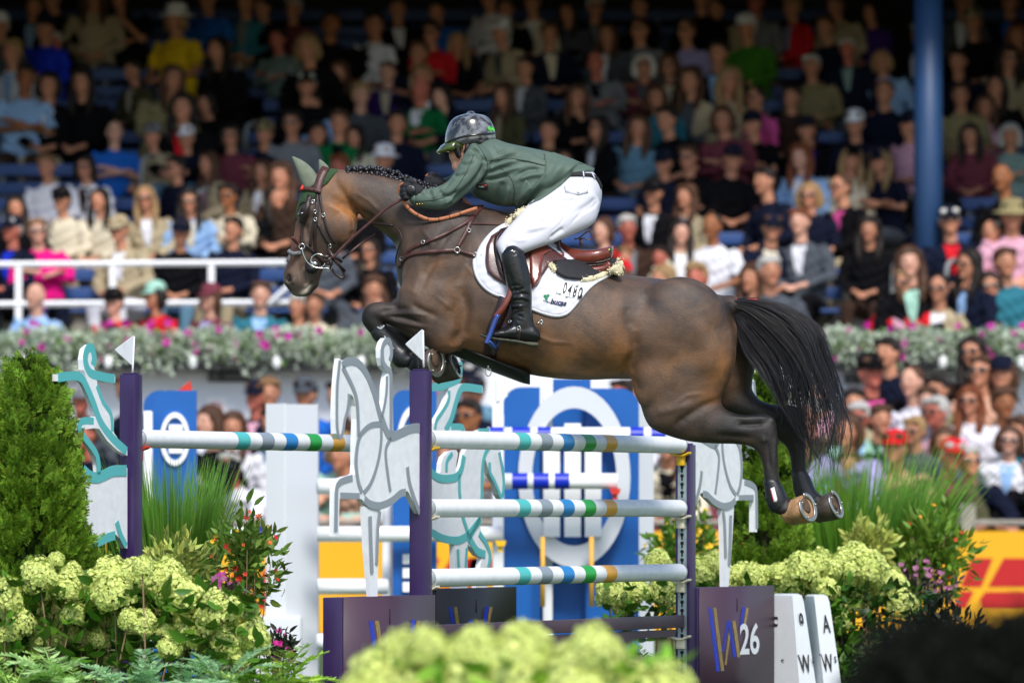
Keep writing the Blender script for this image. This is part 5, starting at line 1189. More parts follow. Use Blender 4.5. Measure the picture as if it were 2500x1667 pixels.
def hydrangea(name, heads, Y, label, seed, nleaf, leafbox, lc='48701f', lsize=(.06, .11), cat='hydrangea', ground=None, headz=1.0, stems=True):
    rr = random.Random(seed); rng = np.random.default_rng(seed); xs = [h[0] for h in heads]; c = P(sum(xs)/len(xs), 1700, Y)
    root = thing(name, (c.x, Y, ground or 0), label, cat); mb = MB()
    for i, (x, y, r) in enumerate(heads):
        yy = Y+rr.uniform(-.16, .16); p = P(x, y, yy); R = r*1.16*yy/FPX
        o = link('flower_head', HEADS[i % 4], []) if False else bpy.data.objects.new('flower_head', HEADS[i % 4]); 
        if o.name not in S.collection.objects: S.collection.objects.link(o)
        o.parent = root; o.matrix_parent_inverse = Matrix.Translation(-root.location); o.location = p
        o.rotation_euler = (rr.uniform(-.35, .35), rr.uniform(-.4, .4), rr.uniform(0, 6.28)); o.scale = (R*rr.uniform(.95, 1.1), R*1.0, R*rr.uniform(.95, 1.15)*headz)
        b = Vector((p.x+rr.uniform(-.12, .12), yy+rr.uniform(-.05, .1), ground or .02)); mb.tube([b, b.lerp(p, .5)+Vector((rr.uniform(-.03, .03), 0, 0)), p], [.005, .004, .0035], n=5)
    if stems: mb.build('stems', M_stem, root)
    x0, x1, ya, yb = leafbox; n = nleaf
    X = rng.uniform(x0, x1, n); Yp = rng.uniform(ya, yb, n); D = Y+rng.uniform(-.22, .25, n); pos = np.stack([(X-1250)*D/FPX, D, CAMZ+(HOR-Yp)*D/FPX], 1)
    d = np.stack([rng.normal(0, .8, n), rng.normal(-.55, .5, n), rng.normal(.05, .45, n)], 1)
    leaves('leaves', LEAF, pos, d, rng.normal(0, .6, n), rng.uniform(lsize[0], lsize[1], n), leafmat('leaf_'+lc, lin(lc), island=.35, rough=.42, transl=.25), root); return root
L2 = [(40,820,120),(300,655,112),(235,790,112),(510,740,100),(375,955,85),(355,1150,112),(655,790,120),(850,650,110),(870,790,135),(1010,690,120),(960,880,110),(1130,690,120),(1285,640,105),(1180,835,125),(1330,780,120),(1425,830,115),(1400,970,80),(1500,940,112),(1690,920,125),(1600,1040,110),(1930,1110,108),(1985,1200,70),(800,1000,48),(985,980,65),(1255,1075,52),(850,1300,52),(430,525,52),(560,940,75),(740,720,100),(1090,590,70),(60,930,70)]+[(150,1010,95),(480,1060,85),(620,1120,90),(760,1140,70),(1090,1010,90),(1010,1150,70),(1420,1120,95),(1570,1200,85),(1740,1150,90),(1790,1270,75),(1300,1200,80),(60,1100,80),(550,640,70)]
hydrangea('hydrangea', [(u/3.136, 1200+v/3.136, r/3.136) for u, v, r in L2[:13]+[L2[22], L2[25], L2[26], L2[27], L2[30]]+L2[31:35]+L2[42:]], 26.1, 'pale green hydrangea bush at the lower left below the conifer', 1, 420, (-40, 360, 1400, 1640))
hydrangea('hydrangea', [(u/3.136, 1200+v/3.136, r/3.136) for u, v, r in L2[13:22]+[L2[23], L2[24], L2[28], L2[29]]+L2[35:42]], 26.0, 'pale green hydrangea bush left of the white pillar foot, above the ferns', 2, 380, (300, 640, 1440, 1650))
R6 = [(590,590,115),(760,580,80),(900,360,70),(930,560,80),(985,650,70),(640,690,55),(540,620,60),(700,640,60)]
hydrangea('hydrangea', [(1300+u/2.94, 1250+v/2.94, r/2.94) for u, v, r in R6], 31.0, 'pale green hydrangea bush seen between the lowest pole and the violet plank', 3, 160, (1470, 1650, 1400, 1560), lsize=(.06, .1))
R7 = [(1200,440,90),(1310,370,72),(1350,460,80),(1250,520,70),(1500,480,90),(1600,470,80),(1690,490,80),(1840,520,120),(1940,430,100),(2040,390,72),(2130,420,72),(2090,560,90),(1420,500,70),(1760,440,60)]
hydrangea('hydrangea', [(1300+u/2.94, 1250+v/2.94, r/2.94) for u, v, r in R7], 31.4, 'long pale green hydrangea row behind the W26 box and the white markers', 4, 900, (1690, 2080, 1420, 1700), lsize=(.06, .1))
R8 = [(290,1140,75),(330,1215,60),(400,1060,62),(480,1150,72),(545,1225,55),(300,1050,60),(340,1010,52),(250,1240,45),(420,1150,50),(180,1050,55),(200,1120,60),(270,1290,40)]
hydrangea('hydrangea', [(1900+u/1.808, 800+v/1.808, r/1.808) for u, v, r in R8], 31.8, 'pale green hydrangea bush at the right beside the marker with the letter A', 5, 1100, (1990, 2280, 1430, 1720), lc='2f4f1a', lsize=(.05, .09))
FG = [(x, y+48, r) for x, y, r in [(985,1575,62),(940,1650,85),(1075,1610,72),(1150,1560,55),(1160,1650,80),(1255,1600,82),(1290,1545,50),(1452,1560,62),(1405,1600,60),(1340,1650,85),(1500,1650,78),(1625,1655,62),(880,1660,50),(1040,1540,40),(1210,1700,90),(1420,1690,90),(1560,1700,80),(1000,1700,90)]]
hydrangea('hydrangea', FG, 17.2, 'blurred pale hydrangea heads close to the camera at the bottom of the view', 6, 170, (900, 1640, 1600, 1780), lc='8fba3c', lsize=(.06, .1))
mb = MB()
# ferns
def fern(x, y, Y, label, seed, colr, n=14, L=.30):
    rng = np.random.default_rng(seed); c = P(x, y, Y); c.z = max(c.z, .03); V = []; root = None; pos = []; dr = []; rl = []; sc = []; mb = MB()
    for i in range(n):
        a = rng.uniform(0, 6.283); ln = L*rng.uniform(.7, 1.15); el = rng.uniform(.55, 1.25); p = c.copy(); d = Vector((math.cos(a)*math.cos(el), math.sin(a)*math.cos(el), math.sin(el))); pts = [p.copy()]; m = 16
        for k in range(m):
            d = (d+Vector((0, 0, -.085))).normalized(); p = p+d*ln/m; pts.append(p.copy())
            s_ = d.cross(Vector((0, 0, 1))).normalized(); w = math.sin(math.pi*(k+1.2)/(m+1.6))**.8*.42
            for sg in (-1, 1):
                dd = (s_*sg+d*.45+Vector((0, 0, rng.uniform(-.25, .1)))); pos.append(p); dr.append(dd); rl.append(rng.normal(0, .3)); sc.append(ln*w*.5)
        mb.tube(pts, [.0028]*len(pts), n=4, cap=False)
    root = thing('fern', (c.x, c.y, 0), label, 'fern', 'ferns along the lower left edge'); m_ = leafmat('fern_'+colr, lin(colr), island=.25, rough=.5, transl=.35)
    leaves('fronds', leaf_tpl(1, .34, .1, .2, 3), pos, dr, np.array(rl), np.array(sc), m_, root); mb.build('stalks', m_, root)
for i, (x, y, colr, lb) in enumerate([(30,1670,'b4d676','yellow green fern at the bottom left corner'),(130,1655,'b8dc92','pale fern below the leftmost hydrangea heads'),(190,1690,'b4d676','yellow green fern second from the corner, low in the view'),(300,1690,'a6cf9c','bluish fern under the middle of the left hydrangeas'),(375,1670,'b2d8a8','bluish fern with upright fronds below the hydrangea stems'),(450,1690,'a6cf9c','bluish fern at the bottom, left of the last ferns'),(545,1665,'b2d8a8','bluish fern right below the big hydrangea heads'),(620,1690,'b8d66e','yellow green fern near the white pillar foot'),(690,1675,'a4cc4a','bright yellow green fern beside the violet box foot'),(1590,1640,'5f8f2c','green fern seen under the arch of the violet plank')]):
    fern(x, y+22, 25.7 if x < 1000 else 30.6, lb, 20+i, colr)
# ornamental grasses
def grass(x, yb, Y, spread, H, n, label, seed, colr, lean=.25):
    rr = random.Random(seed); c = P(x, yb, Y); root = thing('grass_clump', (c.x, Y, 0), label, 'ornamental grass'); mb = MB()
    for i in range(n):
        a = rr.uniform(0, 6.28); r = spread*rr.random()**.6*.35; p = Vector((c.x+math.cos(a)*r, Y+math.sin(a)*r, c.z)); ln = H*rr.uniform(.6, 1.08); k = lean*rr.uniform(.2, 1.5)
        d = Vector((math.cos(a)*k, math.sin(a)*k, 1)); pts = [p]; q = p; w0 = rr.uniform(.0035, .007)
        for j in range(6):
            d = (d+Vector((math.cos(a)*.05*k*4, math.sin(a)*.05*k*4, -.10*k*(j/3)))).normalized(); q = q+d*ln/6; pts.append(q)
        s_ = Vector((-math.sin(a+1), math.cos(a+1), 0)); b = len(mb.v)
        for j, t in enumerate(pts): w = w0*(1-(j/6)**2*.95); mb.v += [tuple(t-s_*w), tuple(t+s_*w)]
        for j in range(6): mb.f.append((b+2*j, b+2*j+1, b+2*j+3, b+2*j+2)); mb.mi.append(0)
    mb.build('blades', leafmat('blade_'+colr, lin(colr), island=.35, rough=.5, transl=.4), root, smooth=False, fix=False)
grass(415, 1560, 29.6, .5, .92, 1500, 'tall green ornamental grass between the far left post and the white pillar', 1, '6f9f3c', .13)
grass(280, 1560, 29.8, .4, .75, 500, 'narrow tuft of grass seen left of the far left post', 12, '4f7f2c', .15)
grass(2080, 1480, 34.2, 1.1, 1.02, 1500, 'tall green ornamental grass right of the hind hooves', 2, '6f9f35', .25)
grass(1985, 1480, 34.4, .7, .8, 500, 'shorter grass clump directly under the hind hooves', 4, '5d8c30', .2)
# leafy shrubs with flowers
def shrub(name, x0, x1, ya, yb, Y, label, seed, n, colr, lsize, flowers=(), depth=.25, tpl=None, island=.35, cat='shrub'):
    rng = np.random.default_rng(seed); cx, cy = (x0+x1)/2, (ya+yb)/2; root = thing(name, (P(cx, yb, Y).x, Y, 0), label, cat)
    def pts(n, shell=0):
        u = rng.normal(0, 1, (n, 3)); u /= np.linalg.norm(u, axis=1)[:, None]; r = rng.uniform(shell, 1, n)**.5; u = u*r[:, None]; lump = 1+.15*np.sin(u[:, 0]*9+seed)+.12*np.sin(u[:, 2]*8)
        px = cx+u[:, 0]*(x1-x0)/2*lump; py = cy-u[:, 2]*(yb-ya)/2*lump; D = Y+u[:, 1]*depth
        return np.stack([(px-1250)*D/FPX, D, CAMZ+(HOR-py)*D/FPX], 1), u
    pos, u = pts(n); d = u*.8+rng.normal(0, .5, u.shape)+np.array([0, -.25, .45])
    leaves('leaves', tpl or leaf_tpl(1, .36, .3, .25, 3), pos, d, rng.uniform(0, 6.28, n), rng.uniform(lsize[0], lsize[1], n), leafmat('leaf_'+colr, lin(colr), island=island, rough=.45, transl=.3), root)
    mb = MB(); b = Vector((P(cx, yb, Y).x, Y, .0))
    for i in range(0, min(n, 240), 12): mb.tube([b, b.lerp(Vector(pos[i]), .5)+Vector((0, 0, -.03)), Vector(pos[i])], [.006, .004, .002], n=4)
    mb.build('stems', M_stem, root)
    for fc, fn, fs in flowers:
        p, u = pts(fn, .7); u[:, 1] = -abs(u[:, 1]); p[:, 1] = Y-abs(p[:, 1]-Y); v = []; f = []
        for k in range(6):
            q = k*math.pi/3; c, s_ = math.cos(q), math.sin(q); b_ = len(v); v += [(x*c-y*s_, x*s_+y*c, z) for x, y, z in [(0, 0, 0), (.6, .3, .25), (1, 0, .3), (.6, -.3, .25)]]; f.append((b_, b_+1, b_+2, b_+3))
        scatter(v, f, frames(p, u+rng.normal(0, .4, u.shape)+np.array([0, -.6, .3]), rng.uniform(0, 6, fn), rng.uniform(fs*.7, fs*1.2, fn)), 'blossoms', leafmat('blossom_'+fc, lin(fc), island=.25, rough=.5, transl=.2), root)
    return root
shrub('variegated_shrub', 335, 515, 1295, 1520, 28.6, 'yellow edged variegated shrub right of the far left post', 31, 750, 'a9b45a', (.045, .075), island=.45)
shrub('shrub', 505, 690, 1245, 1500, 28.9, 'leafy shrub with orange, red and yellow blossoms before the white pillar', 32, 620, '6c8a35', (.05, .085), [('e8642a', 12, .016), ('d8241f', 9, .018), ('eebb22', 12, .013)])
shrub('flower_clump', 480, 600, 1410, 1500, 28.2, 'clump of dusky purple coneflowers behind the left hydrangeas', 33, 110, '4b3a3a', (.03, .06), [('9c5a86', 34, .022), ('b03c8c', 6, .03)])
shrub('flower_clump', 640, 722, 1540, 1640, 27.2, 'dark leaved plant with magenta blossoms at the white pillar foot', 34, 260, '38402c', (.03, .06), [('c81c8a', 16, .018)])
shrub('shrub', 1590, 1755, 1240, 1480, 34.6, 'green shrub with yellow blossoms behind the right violet post', 35, 700, '5d8428', (.05, .09), [('eec21e', 34, .022)])
shrub('variegated_shrub', 2060, 2190, 1270, 1400, 33.2, 'yellow green variegated shrub under the tall grass at the right', 36, 420, 'b0b85a', (.05, .08), island=.4)
shrub('shrub', 2175, 2370, 1240, 1480, 33.8, 'big leafy shrub standing before the yellow board at the right', 37, 900, '6a8a2e', (.06, .1), [('d8371f', 9, .02), ('e8a020', 10, .016)], depth=.35)
shrub('flower_clump', 2140, 2330, 1375, 1480, 32.6, 'clump of dusky purple flowers right of the hydrangeas', 38, 200, '3a2c30', (.03, .06), [('a8688c', 60, .02)])
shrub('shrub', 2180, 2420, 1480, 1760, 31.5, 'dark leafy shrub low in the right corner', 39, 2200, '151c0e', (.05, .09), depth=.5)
# made-up leaf mass near the camera, coloured near black to darken the lower right corner

def corner_darkener():
    rng = np.random.default_rng(9); Y = 12.0; root = thing('hedge', (P(2250, 1800, Y).x, Y, 0), 'near black out of focus hedge filling the lower right corner', 'hedge'); L_ = []; D_ = []
    blobs = [(2140,1725,100),(2235,1660,150),(2365,1655,165),(2510,1640,180),(2300,1740,200)]
    mb = MB()
    for x, y, r in blobs:
        c = P(x, y, Y); R = r*Y/FPX; mb.ball(c, (R*.86, R*.8, R*.84), 16, 10); n = 420; u = rng.normal(0, 1, (n, 3)); u /= np.linalg.norm(u, axis=1)[:, None]
        L_.append(np.array(c)+u*R*rng.uniform(.8, 1.02, n)[:, None]); D_.append(u+rng.normal(0, .5, (n, 3)))
    for k in range(9): a = P(2120+k*50, 1800, Y); mb.tube([Vector((a.x, Y, 0)), a], .02, n=6)
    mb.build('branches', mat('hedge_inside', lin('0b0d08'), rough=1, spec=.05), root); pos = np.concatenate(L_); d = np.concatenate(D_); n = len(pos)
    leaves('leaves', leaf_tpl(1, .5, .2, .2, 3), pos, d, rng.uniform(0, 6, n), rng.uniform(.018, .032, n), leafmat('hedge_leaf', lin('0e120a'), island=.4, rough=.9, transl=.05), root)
corner_darkener()
# ------------------------------------------------------------------ second jump, boards, stand
M_blue = mat('panel_blue', lin('0f5aa8'), rough=.4, var=.04, vscale=3); M_wb = mat('pillar_white', lin('f0f1f3'), rough=.45); M_gr = mat('pillar_grey', lin('cdd1d7'), rough=.5)
M_band = mat('band_royal', lin('0b2bb8'), rough=.4)
def bx(mb, x0, x1, yt, yb, Y, dep, zb=None, zt=None, bev=0.0):
    """box given by pixel columns and rows at depth Y, going back by dep"""
    a = P(x0, yt, Y); b = P(x1, yb, Y); zt = a.z if zt is None else zt; zb = b.z if zb is None else zb
    mb.box(((a.x+b.x)/2, Y+dep/2, (zt+zb)/2), (abs(b.x-a.x), dep, zt-zb), bev=bev)
def rounded(x0, x1, yt, yb, Y, r, left=True):
    c = []; 
    for q in np.linspace(0, math.pi/2, 9):
        if left: c.append(P(x0+r-r*math.cos(q), yt+r-r*math.sin(q), Y))
        else: c.append(P(x1-r+r*math.sin(q), yt+r-r*math.cos(q), Y))
    return ([P(x0, yb, Y)]+c+[P(x1, yt, Y), P(x1, yb, Y)]) if left else ([P(x0, yb, Y), P(x0, yt, Y)]+c+[P(x1, yb, Y)])
def pillar(x0, xm, x1, yt, Y, label, foot=None):
    root = thing('white_pillar', P((x0+x1)/2, 1500, Y), label, 'pillar'); root.location.z = 0; top = P(0, yt, Y).z
    a = P(x0, yt, Y).x; m_ = P(xm, yt, Y).x; b = P(x1, yt, Y).x
    mb = MB(); mb.rings([[Vector((a, Y+.06, z)), Vector((m_, Y-.06, z)), Vector((m_+.004, Y-.06, z)), Vector((m_+.004, Y+.3, z)), Vector((a, Y+.3, z))] for z in (0, top)]); mb.build('front_face', M_wb, root, smooth=False)
    mb = MB(); mb.rings([[Vector((m_+.005, Y-.058, z)), Vector((b, Y+.10, z)), Vector((b, Y+.3, z)), Vector((m_+.005, Y+.3, z))] for z in (0, top-.004)]); mb.build('side_face', M_gr, root, smooth=False)  # shaded side of the white pillar put in as a greyer colour
    if foot: mb = MB(); bx(mb, foot[0], foot[1], foot[2], 1600, Y-.15, .5, zb=0, bev=.01); mb.build('foot', M_gr, root)
    return root
pillar(648, 696, 775, 985, 36.6, 'tall white square pillar left of the grey cut-out, before the yellow board', (600, 735, 1505))
pr = pillar(1483, 1530, 1597, 988, 36.8, 'tall white square pillar right of the big blue panel with rings')
mb = MB(); mb.m = 0; bx(mb, 1497, 1511, 1100, 1480, 36.70, .02); mb.m = 1
for i in range(17): bx(mb, 1501, 1507, 1112+i*21, 1122+i*21, 36.68, .015)
mb.build('keyhole_strip', [M_galv, M_hole], pr, smooth=False)
def ringpanel(mb, cx, cy, rx, ry, ix, iy, Y, th, n=48):
    rs = []
    for j in range(n):
        q = 2*math.pi*j/n; c, s_ = math.cos(q), math.sin(q); o = P(cx+rx*c, cy+ry*s_, Y); i_ = P(cx+ix*c, cy+iy*s_, Y); rs.append([o, i_, i_+Vector((0, th, 0)), o+Vector((0, th, 0))])
    mb.rings(rs, cap=False, closed=True)
def bpanel(label, parts, logo=None, posts=(), x=0, Y=36.5):
    root = thing('blue_panel', P(x, 1500, Y), label, 'panel', 'blue panels of the second jump'); root.location.z = 0
    for i, (x0, x1, yt, r, dY, left) in enumerate(parts):
        mb = MB(); poly = rounded(x0, x1, yt, 1500, Y+dY, r, left); zb = .02
        for p in poly:
            if abs(p.z-P(0, 1500, Y+dY).z) < .001: p.z = zb
        mb.prism(poly, (0, .05, 0)); mb.build('panel', M_blue, root, smooth=False)
    for (x0, x1, yt, dY) in posts: mb = MB(); bx(mb, x0, x1, yt, 1500, Y+dY, .09, zb=0, bev=.01); mb.build('post', M_wb, root)
    return root
b1_ = bpanel('blue panel with rounded corner and white ring emblem behind the left striped pole', [(350, 400, 953, 40, .35, True), (372, 480, 953, 42, 0, True)], posts=[(350, 371, 1003, -.2)], x=420)
mb = MB(); ringpanel(mb, 427, 1071, 36, 65, 26, 52, 36.47, .03); mb.build('ring_emblem', M_wb, b1_, smooth=False)
for ya_, yb_ in ((1036, 1052), (1088, 1106)): mb = MB(); bx(mb, 412, 446, ya_, yb_, 36.47, .03); mb.build('emblem_bar', M_wb, b1_, smooth=False)
b2_ = bpanel('narrow blue panel behind the near violet post', [(958, 1066, 952, 30, 0, True)], posts=[(933, 957, 1160, .1)], x=1000)
mb = MB(); ringpanel(mb, 1010, 1090, 42, 100, 30, 82, 36.47, .03); mb.build('ring_emblem', M_wb, b2_, smooth=False)
for i in range(3): mb = MB(); bx(mb, 983, 1003, 1352+i*34, 1376+i*34, 36.46, .02); mb.build('white_letter', M_wb, b2_, smooth=False)
b3_ = bpanel('large blue panel with a big white ring and three bars under the horse', [(1228, 1318, 945, 45, 0, True), (1350, 1442, 925, 2, .25, True), (1430, 1560, 948, 45, .12, False), (1318, 1560, 1000, 2, .45, True)], posts=[(1202, 1230, 1010, -.05), (1325, 1349, 922, .1)], x=1400)
mb = MB(); ringpanel(mb, 1402, 1164, 137, 221, 103, 168, 36.45, .06); mb.build('ring_emblem', M_gr, b3_, smooth=False)
for xa_, xb_, ya_ in ((1327, 1367, 1045), (1378, 1418, 1033), (1428, 1468, 1045)): mb = MB(); bx(mb, xa_, xb_, ya_, 1310, 36.42, .03); mb.build('emblem_bar', M_wb, b3_, smooth=False)
mb = MB(); bx(mb, 1202, 1229, 978, 1050, 36.2, .04); mb.tube([P(1215, 980, 36.2), P(1215, 930, 36.2)], .012); mb.prism([P(1215,930,36.2), P(1240,965,36.2), P(1215,985,36.2)], (0, .01, 0)); mb.build('tag_flag', M_wb, b3_, smooth=False)
def bgpole(x0, x1, yc, Y, bands, label, r=.05, dY=0):
    A = P(x0, yc, Y); B = P(x1, yc, Y+dY); root = thing('pole', A, label, 'pole', 'poles of the second jump'); mb = MB(); mb.tube([A, B], r, n=18); mb.build('shaft', M_wb, root)
    for a, b in bands: mb = MB(); mb.tube([P(a, yc, Y+dY*(a-x0)/(x1-x0)), P(b, yc, Y+dY*(b-x0)/(x1-x0))], r+.0015, n=18, cap=False); mb.build('blue_band', M_band, root)
bgpole(1190, 1660, 1062, 36.0, [(1195, 1230), (1250, 1295), (1312, 1345), (1538, 1572), (1590, 1625)], 'white and royal blue pole just above the top striped pole')
bgpole(1225, 1508, 1174, 36.1, [(1250, 1288), (1302, 1340), (1354, 1390)], 'white pole with three royal blue bands before the big ring')
bgpole(775, 960, 1187, 36.3, [], 'plain white pole behind the grey horse cut-out, highest of three', dY=.1)
bgpole(775, 1225, 1303, 36.3, [], 'plain white pole behind the legs of the cut-outs, at mid height', dY=.1)
bgpole(775, 945, 1431, 36.3, [], 'plain white pole behind the grey cut-out leg, lowest of three', dY=.1)
bgpole(560, 650, 1305, 36.9, [(618, 650)], 'white pole with a blue end left of the tall white pillar')
bgpole(774, 800, 1565, 36.2, [], 'white pole end low beside the violet box')
for (x, y, m_, lb) in ((1502, 1200, M_redc, 'dark red cup on the right white pillar'), (1222, 1327, M_yel, 'yellow cup below the white pole beside the blue panel')):
    mb = MB(); mb.rings([[P(x-14, y-8, 36), P(x+14, y-8, 36), P(x+10, y+6, 36), P(x-8, y+6, 36)], [P(x-14, y-8, 36.1), P(x+14, y-8, 36.1), P(x+10, y+6, 36.1), P(x-8, y+6, 36.1)]]); mb.box(P(x, y+12, 36.05), (.03, .06, .04)); o = mb.build('pole_cup', m_, smooth=False); tag(o, lb, 'cup', 'cups of the second jump')
mb = MB(); mb.tube([P(1325, 1310, 36.3), P(1325, 1480, 36.3)], .016, n=10); mb.tube([P(1444, 1310, 36.3), P(1444, 1480, 36.3)], .016, n=10); o = mb.build('emblem_stands', mat('stand_yellow', lin('e0a93a'), rough=.5), b3_)
mb = MB(); mb.prism([P(434,953,36.5), P(465,928,36.5), P(466,953,36.5)], (0, .01, 0)); mb.box(P(466, 960, 36.51), (.01, .01, .1)); tag(mb.build('fence_flag', M_redc, smooth=False), 'red triangular flag on top of the left blue panel', 'flag')
mb = MB(); mb.prism([P(1052,925,36.5), P(1066,905,36.5), P(1067,935,36.5)], (0, .01, 0)); mb.box(P(1066.5, 940, 36.51), (.01, .01, .12)); tag(mb.build('fence_flag', M_redc, smooth=False), 'small red flag just right of the near violet post', 'flag')
# advertising board with the red lettering shapes
YB = 48.5; M_ay = mat('board_yellow', lin('e8a800'), rough=.6, var=.04, vscale=2); M_ar = mat('board_red', lin('b80c10'), rough=.5)
ab = thing('advertising_board', (0, YB, 0), 'long yellow advertising board with red slanted lettering round the arena', 'board'); mb = MB(); mb.box((0, YB+.03, .50), (14, .06, .86)); mb.build('board', M_ay, ab, smooth=False)
def par(pts): mb = MB(); mb.prism([P(x, y, YB-.004) for x, y in pts], (0, .003, 0)); mb.build('red_letter', M_ar, ab, smooth=False)
for off in (0, -1790, -1350):
    for pts in ([(2345,1432),(2372,1362),(2424,1362),(2396,1432)], [(2412,1432),(2450,1362),(2530,1362),(2520,1432)], [(2325,1485),(2345,1442),(2378,1442),(2358,1485)], [(2396,1486),(2392,1462),(2405,1444),(2530,1444),(2530,1486)]):
        if off and pts[0][0]+off > 1300: continue
        par([(x+off, y) for x, y in pts])
par([(1150,1360),(1205,1360),(1205,1400),(1140,1400)]); par([(605,1445),(645,1445),(645,1460),(605,1470)])
M_tim = mat('weathered_timber', lin('8f8a80'), rough=.85, var=.25, vscale=12, bump=.5, bscale=40); M_conc = mat('concrete', lin('9c9a92'), rough=.9, var=.12, vscale=4, bump=.3, bscale=30)
rl = thing('timber_rail', (0, 48.9, 0), 'weathered timber rail behind the yellow board where spectators lean', 'rail'); mb = MB(); mb.box((0, 48.95, 1.0), (14, .18, .05)); mb.box((0, 48.9, .86), (14, .04, .12)); mb.build('top_rail', M_tim, rl)
for x in (-5.2, -3.2, -1.2, .8, 2.7, 3.88, 4.9): mb = MB(); mb.box((x, 48.85, .58), (.13, .12, 1.16), bev=.01); mb.build('rail_post', M_tim, rl)
# low terrace for the standing crowd, stand front wall
for i, (y0, z) in enumerate(((49.9, .18), (50.7, .42), (51.5, .66))):
    mb = MB(); mb.box((0, (y0+52.5)/2+.002*i, z-.12), (15, 52.5-y0, .24)); o = mb.build('terrace_step', M_conc, smooth=False); tag(o, kind='structure')
fw = thing('stand_wall', (0, 52.6, 0), 'pale grey painted wall at the foot of the grandstand', 'wall'); mb = MB(); mb.box((0, 52.66, 1.24), (15, .12, 2.48)); mb.build('wall', mat('wall_paint', lin('e2e4ec'), rough=.7, var=.04, vscale=1), fw, smooth=False)
mb = MB(); mb.box((0, 52.7, 2.5), (15, .3, .05)); mb.build('coping', M_conc, fw)
def sign(x0, x1, y0, y1, m_, label, dark=None):
    root = thing('sign', P((x0+x1)/2, (y0+y1)/2, 52.56), label, 'sign'); mb = MB(); bx(mb, x0, x1, y0, y1, 52.56, .03); mb.build('plate', m_, root, smooth=False)
    return root
M_sgn = mat('sign_black', lin('15161a'), rough=.5)
for r_, (x0, x1, y0, y1, lb) in enumerate(((508, 612, 905, 932, 'black sign with a white roundel on the pale wall, above the navy cap'), (2062, 2130, 913, 936, 'black sign on the pale wall right of the tail'))):
    sg_ = sign(x0, x1, y0, y1, M_sgn, lb); mb = MB(); c = P(x0+17, (y0+y1)/2, 52.55); mb.tube([c+Vector((.03*math.cos(a), 0, .03*math.sin(a))) for a in [2*math.pi*i/12 for i in range(12)]], .008, n=6, closed=True)
    for i in range(6): bx(mb, x0+38+i*9*(x1-x0)/104, x0+44+i*9*(x1-x0)/104, y0+10, y1-10, 52.55, .005)
    mb.build('lettering', mat('sign_grey', lin('9a9aa0'), rough=.6), sg_)
sg_ = sign(505, 552, 970, 1028, M_wb, 'white notice with a faded red ring on the pale wall'); mb = MB(); c = P(527, 1000, 52.55); mb.tube([c+Vector((.06*math.cos(a), 0, .07*math.sin(a))) for a in [2*math.pi*i/20 for i in range(20)]], .006, n=6, closed=True); mb.tube([c-Vector((.045, 0, -.05)), c+Vector((.045, 0, -.05))], .006); mb.build('prohibition_ring', mat('sign_red', lin('d87a80'), rough=.6), sg_)
# flower boxes
M_boxd = mat('planter_dark', lin('1e1f22'), rough=.6); rngp = np.random.default_rng(77)
SIL = leaf_tpl(1, .5, .3, .3, 3)
FBX = []
def flowerbox(xa, xb, idx):
    A, B = P(xa, 860, 52.35).x, P(xb, 860, 52.35).x; root = thing('flower_box', ((A+B)/2, 52.35, 2.5), 'dark flower box of silver foliage and magenta petunias along the stand wall', 'flower box', 'flower boxes along the stand wall'); FBX.append((root, (xa+xb)/2))
    mb = MB(); mb.box(((A+B)/2, 52.35, 2.47), (B-A-.03, .24, .17), bev=.01); mb.build('box', M_boxd, root); mb = MB(); mb.ball(((A+B)/2, 52.2, 2.45), (.04, .03, .06)); mb.build('bracket', M_wb, root)
    for nm, n, col, s0, s1, zr, isl in (('silver_foliage', 1500, 'cad6c2', .035, .07, (-.04, .24), .3), ('green_foliage', 280, '66853f', .04, .08, (.0, .22), .4)):
        X = rngp.uniform(A, B, n); Z = 2.50+rngp.uniform(zr[0], zr[1], n)+.03*np.sin(X*7+idx); Yv = rngp.uniform(52.18, 52.5, n); pos = np.stack([X, Yv, Z-.0*(Yv-52.3)-np.where(Yv < 52.25, rngp.uniform(0, .11, n), 0)], 1)
        if nm != 'silver_foliage': pos[:, 0] = A+(B-A)*(.5+.42*np.sin(rngp.uniform(0, 6, n)))
        leaves(nm, SIL, pos, rngp.normal(0, .6, (n, 3))+np.array([0, -.3, .35]), rngp.uniform(0, 6, n), rngp.uniform(s0, s1, n), leafmat('box_'+nm, lin(col), island=isl, transl=.3), root)
    n = 12; c = rngp.uniform(A, B, 3); X = np.clip(rngp.choice(c, n)+rngp.normal(0, .12, n), A, B); pos = np.stack([X, rngp.uniform(52.12, 52.35, n), 2.58+rngp.uniform(-.1, .24, n)], 1); v = []; f = []
    for k in range(5):
        q = k*2*math.pi/5; cc, ss = math.cos(q), math.sin(q); b_ = len(v); v += [(x*cc-y*ss, x*ss+y*cc, z) for x, y, z in [(0, 0, 0), (.7, .5, .25), (1, 0, .3), (.7, -.5, .25)]]; f.append((b_, b_+1, b_+2, b_+3))
    scatter(v, f, frames(pos, rngp.normal(0, .3, (n, 3))+np.array([0, -1, .3]), rngp.uniform(0, 6, n), rngp.uniform(.03, .045, n)), 'petunias', leafmat('petunia', lin('b3208c'), island=.35, transl=.25), root)
i = 0
for xa in range(-40, 1080, 205): flowerbox(xa, xa+205, i); i += 1
for xa in range(2015, 2560, 190): flowerbox(xa, xa+190, i); i += 1
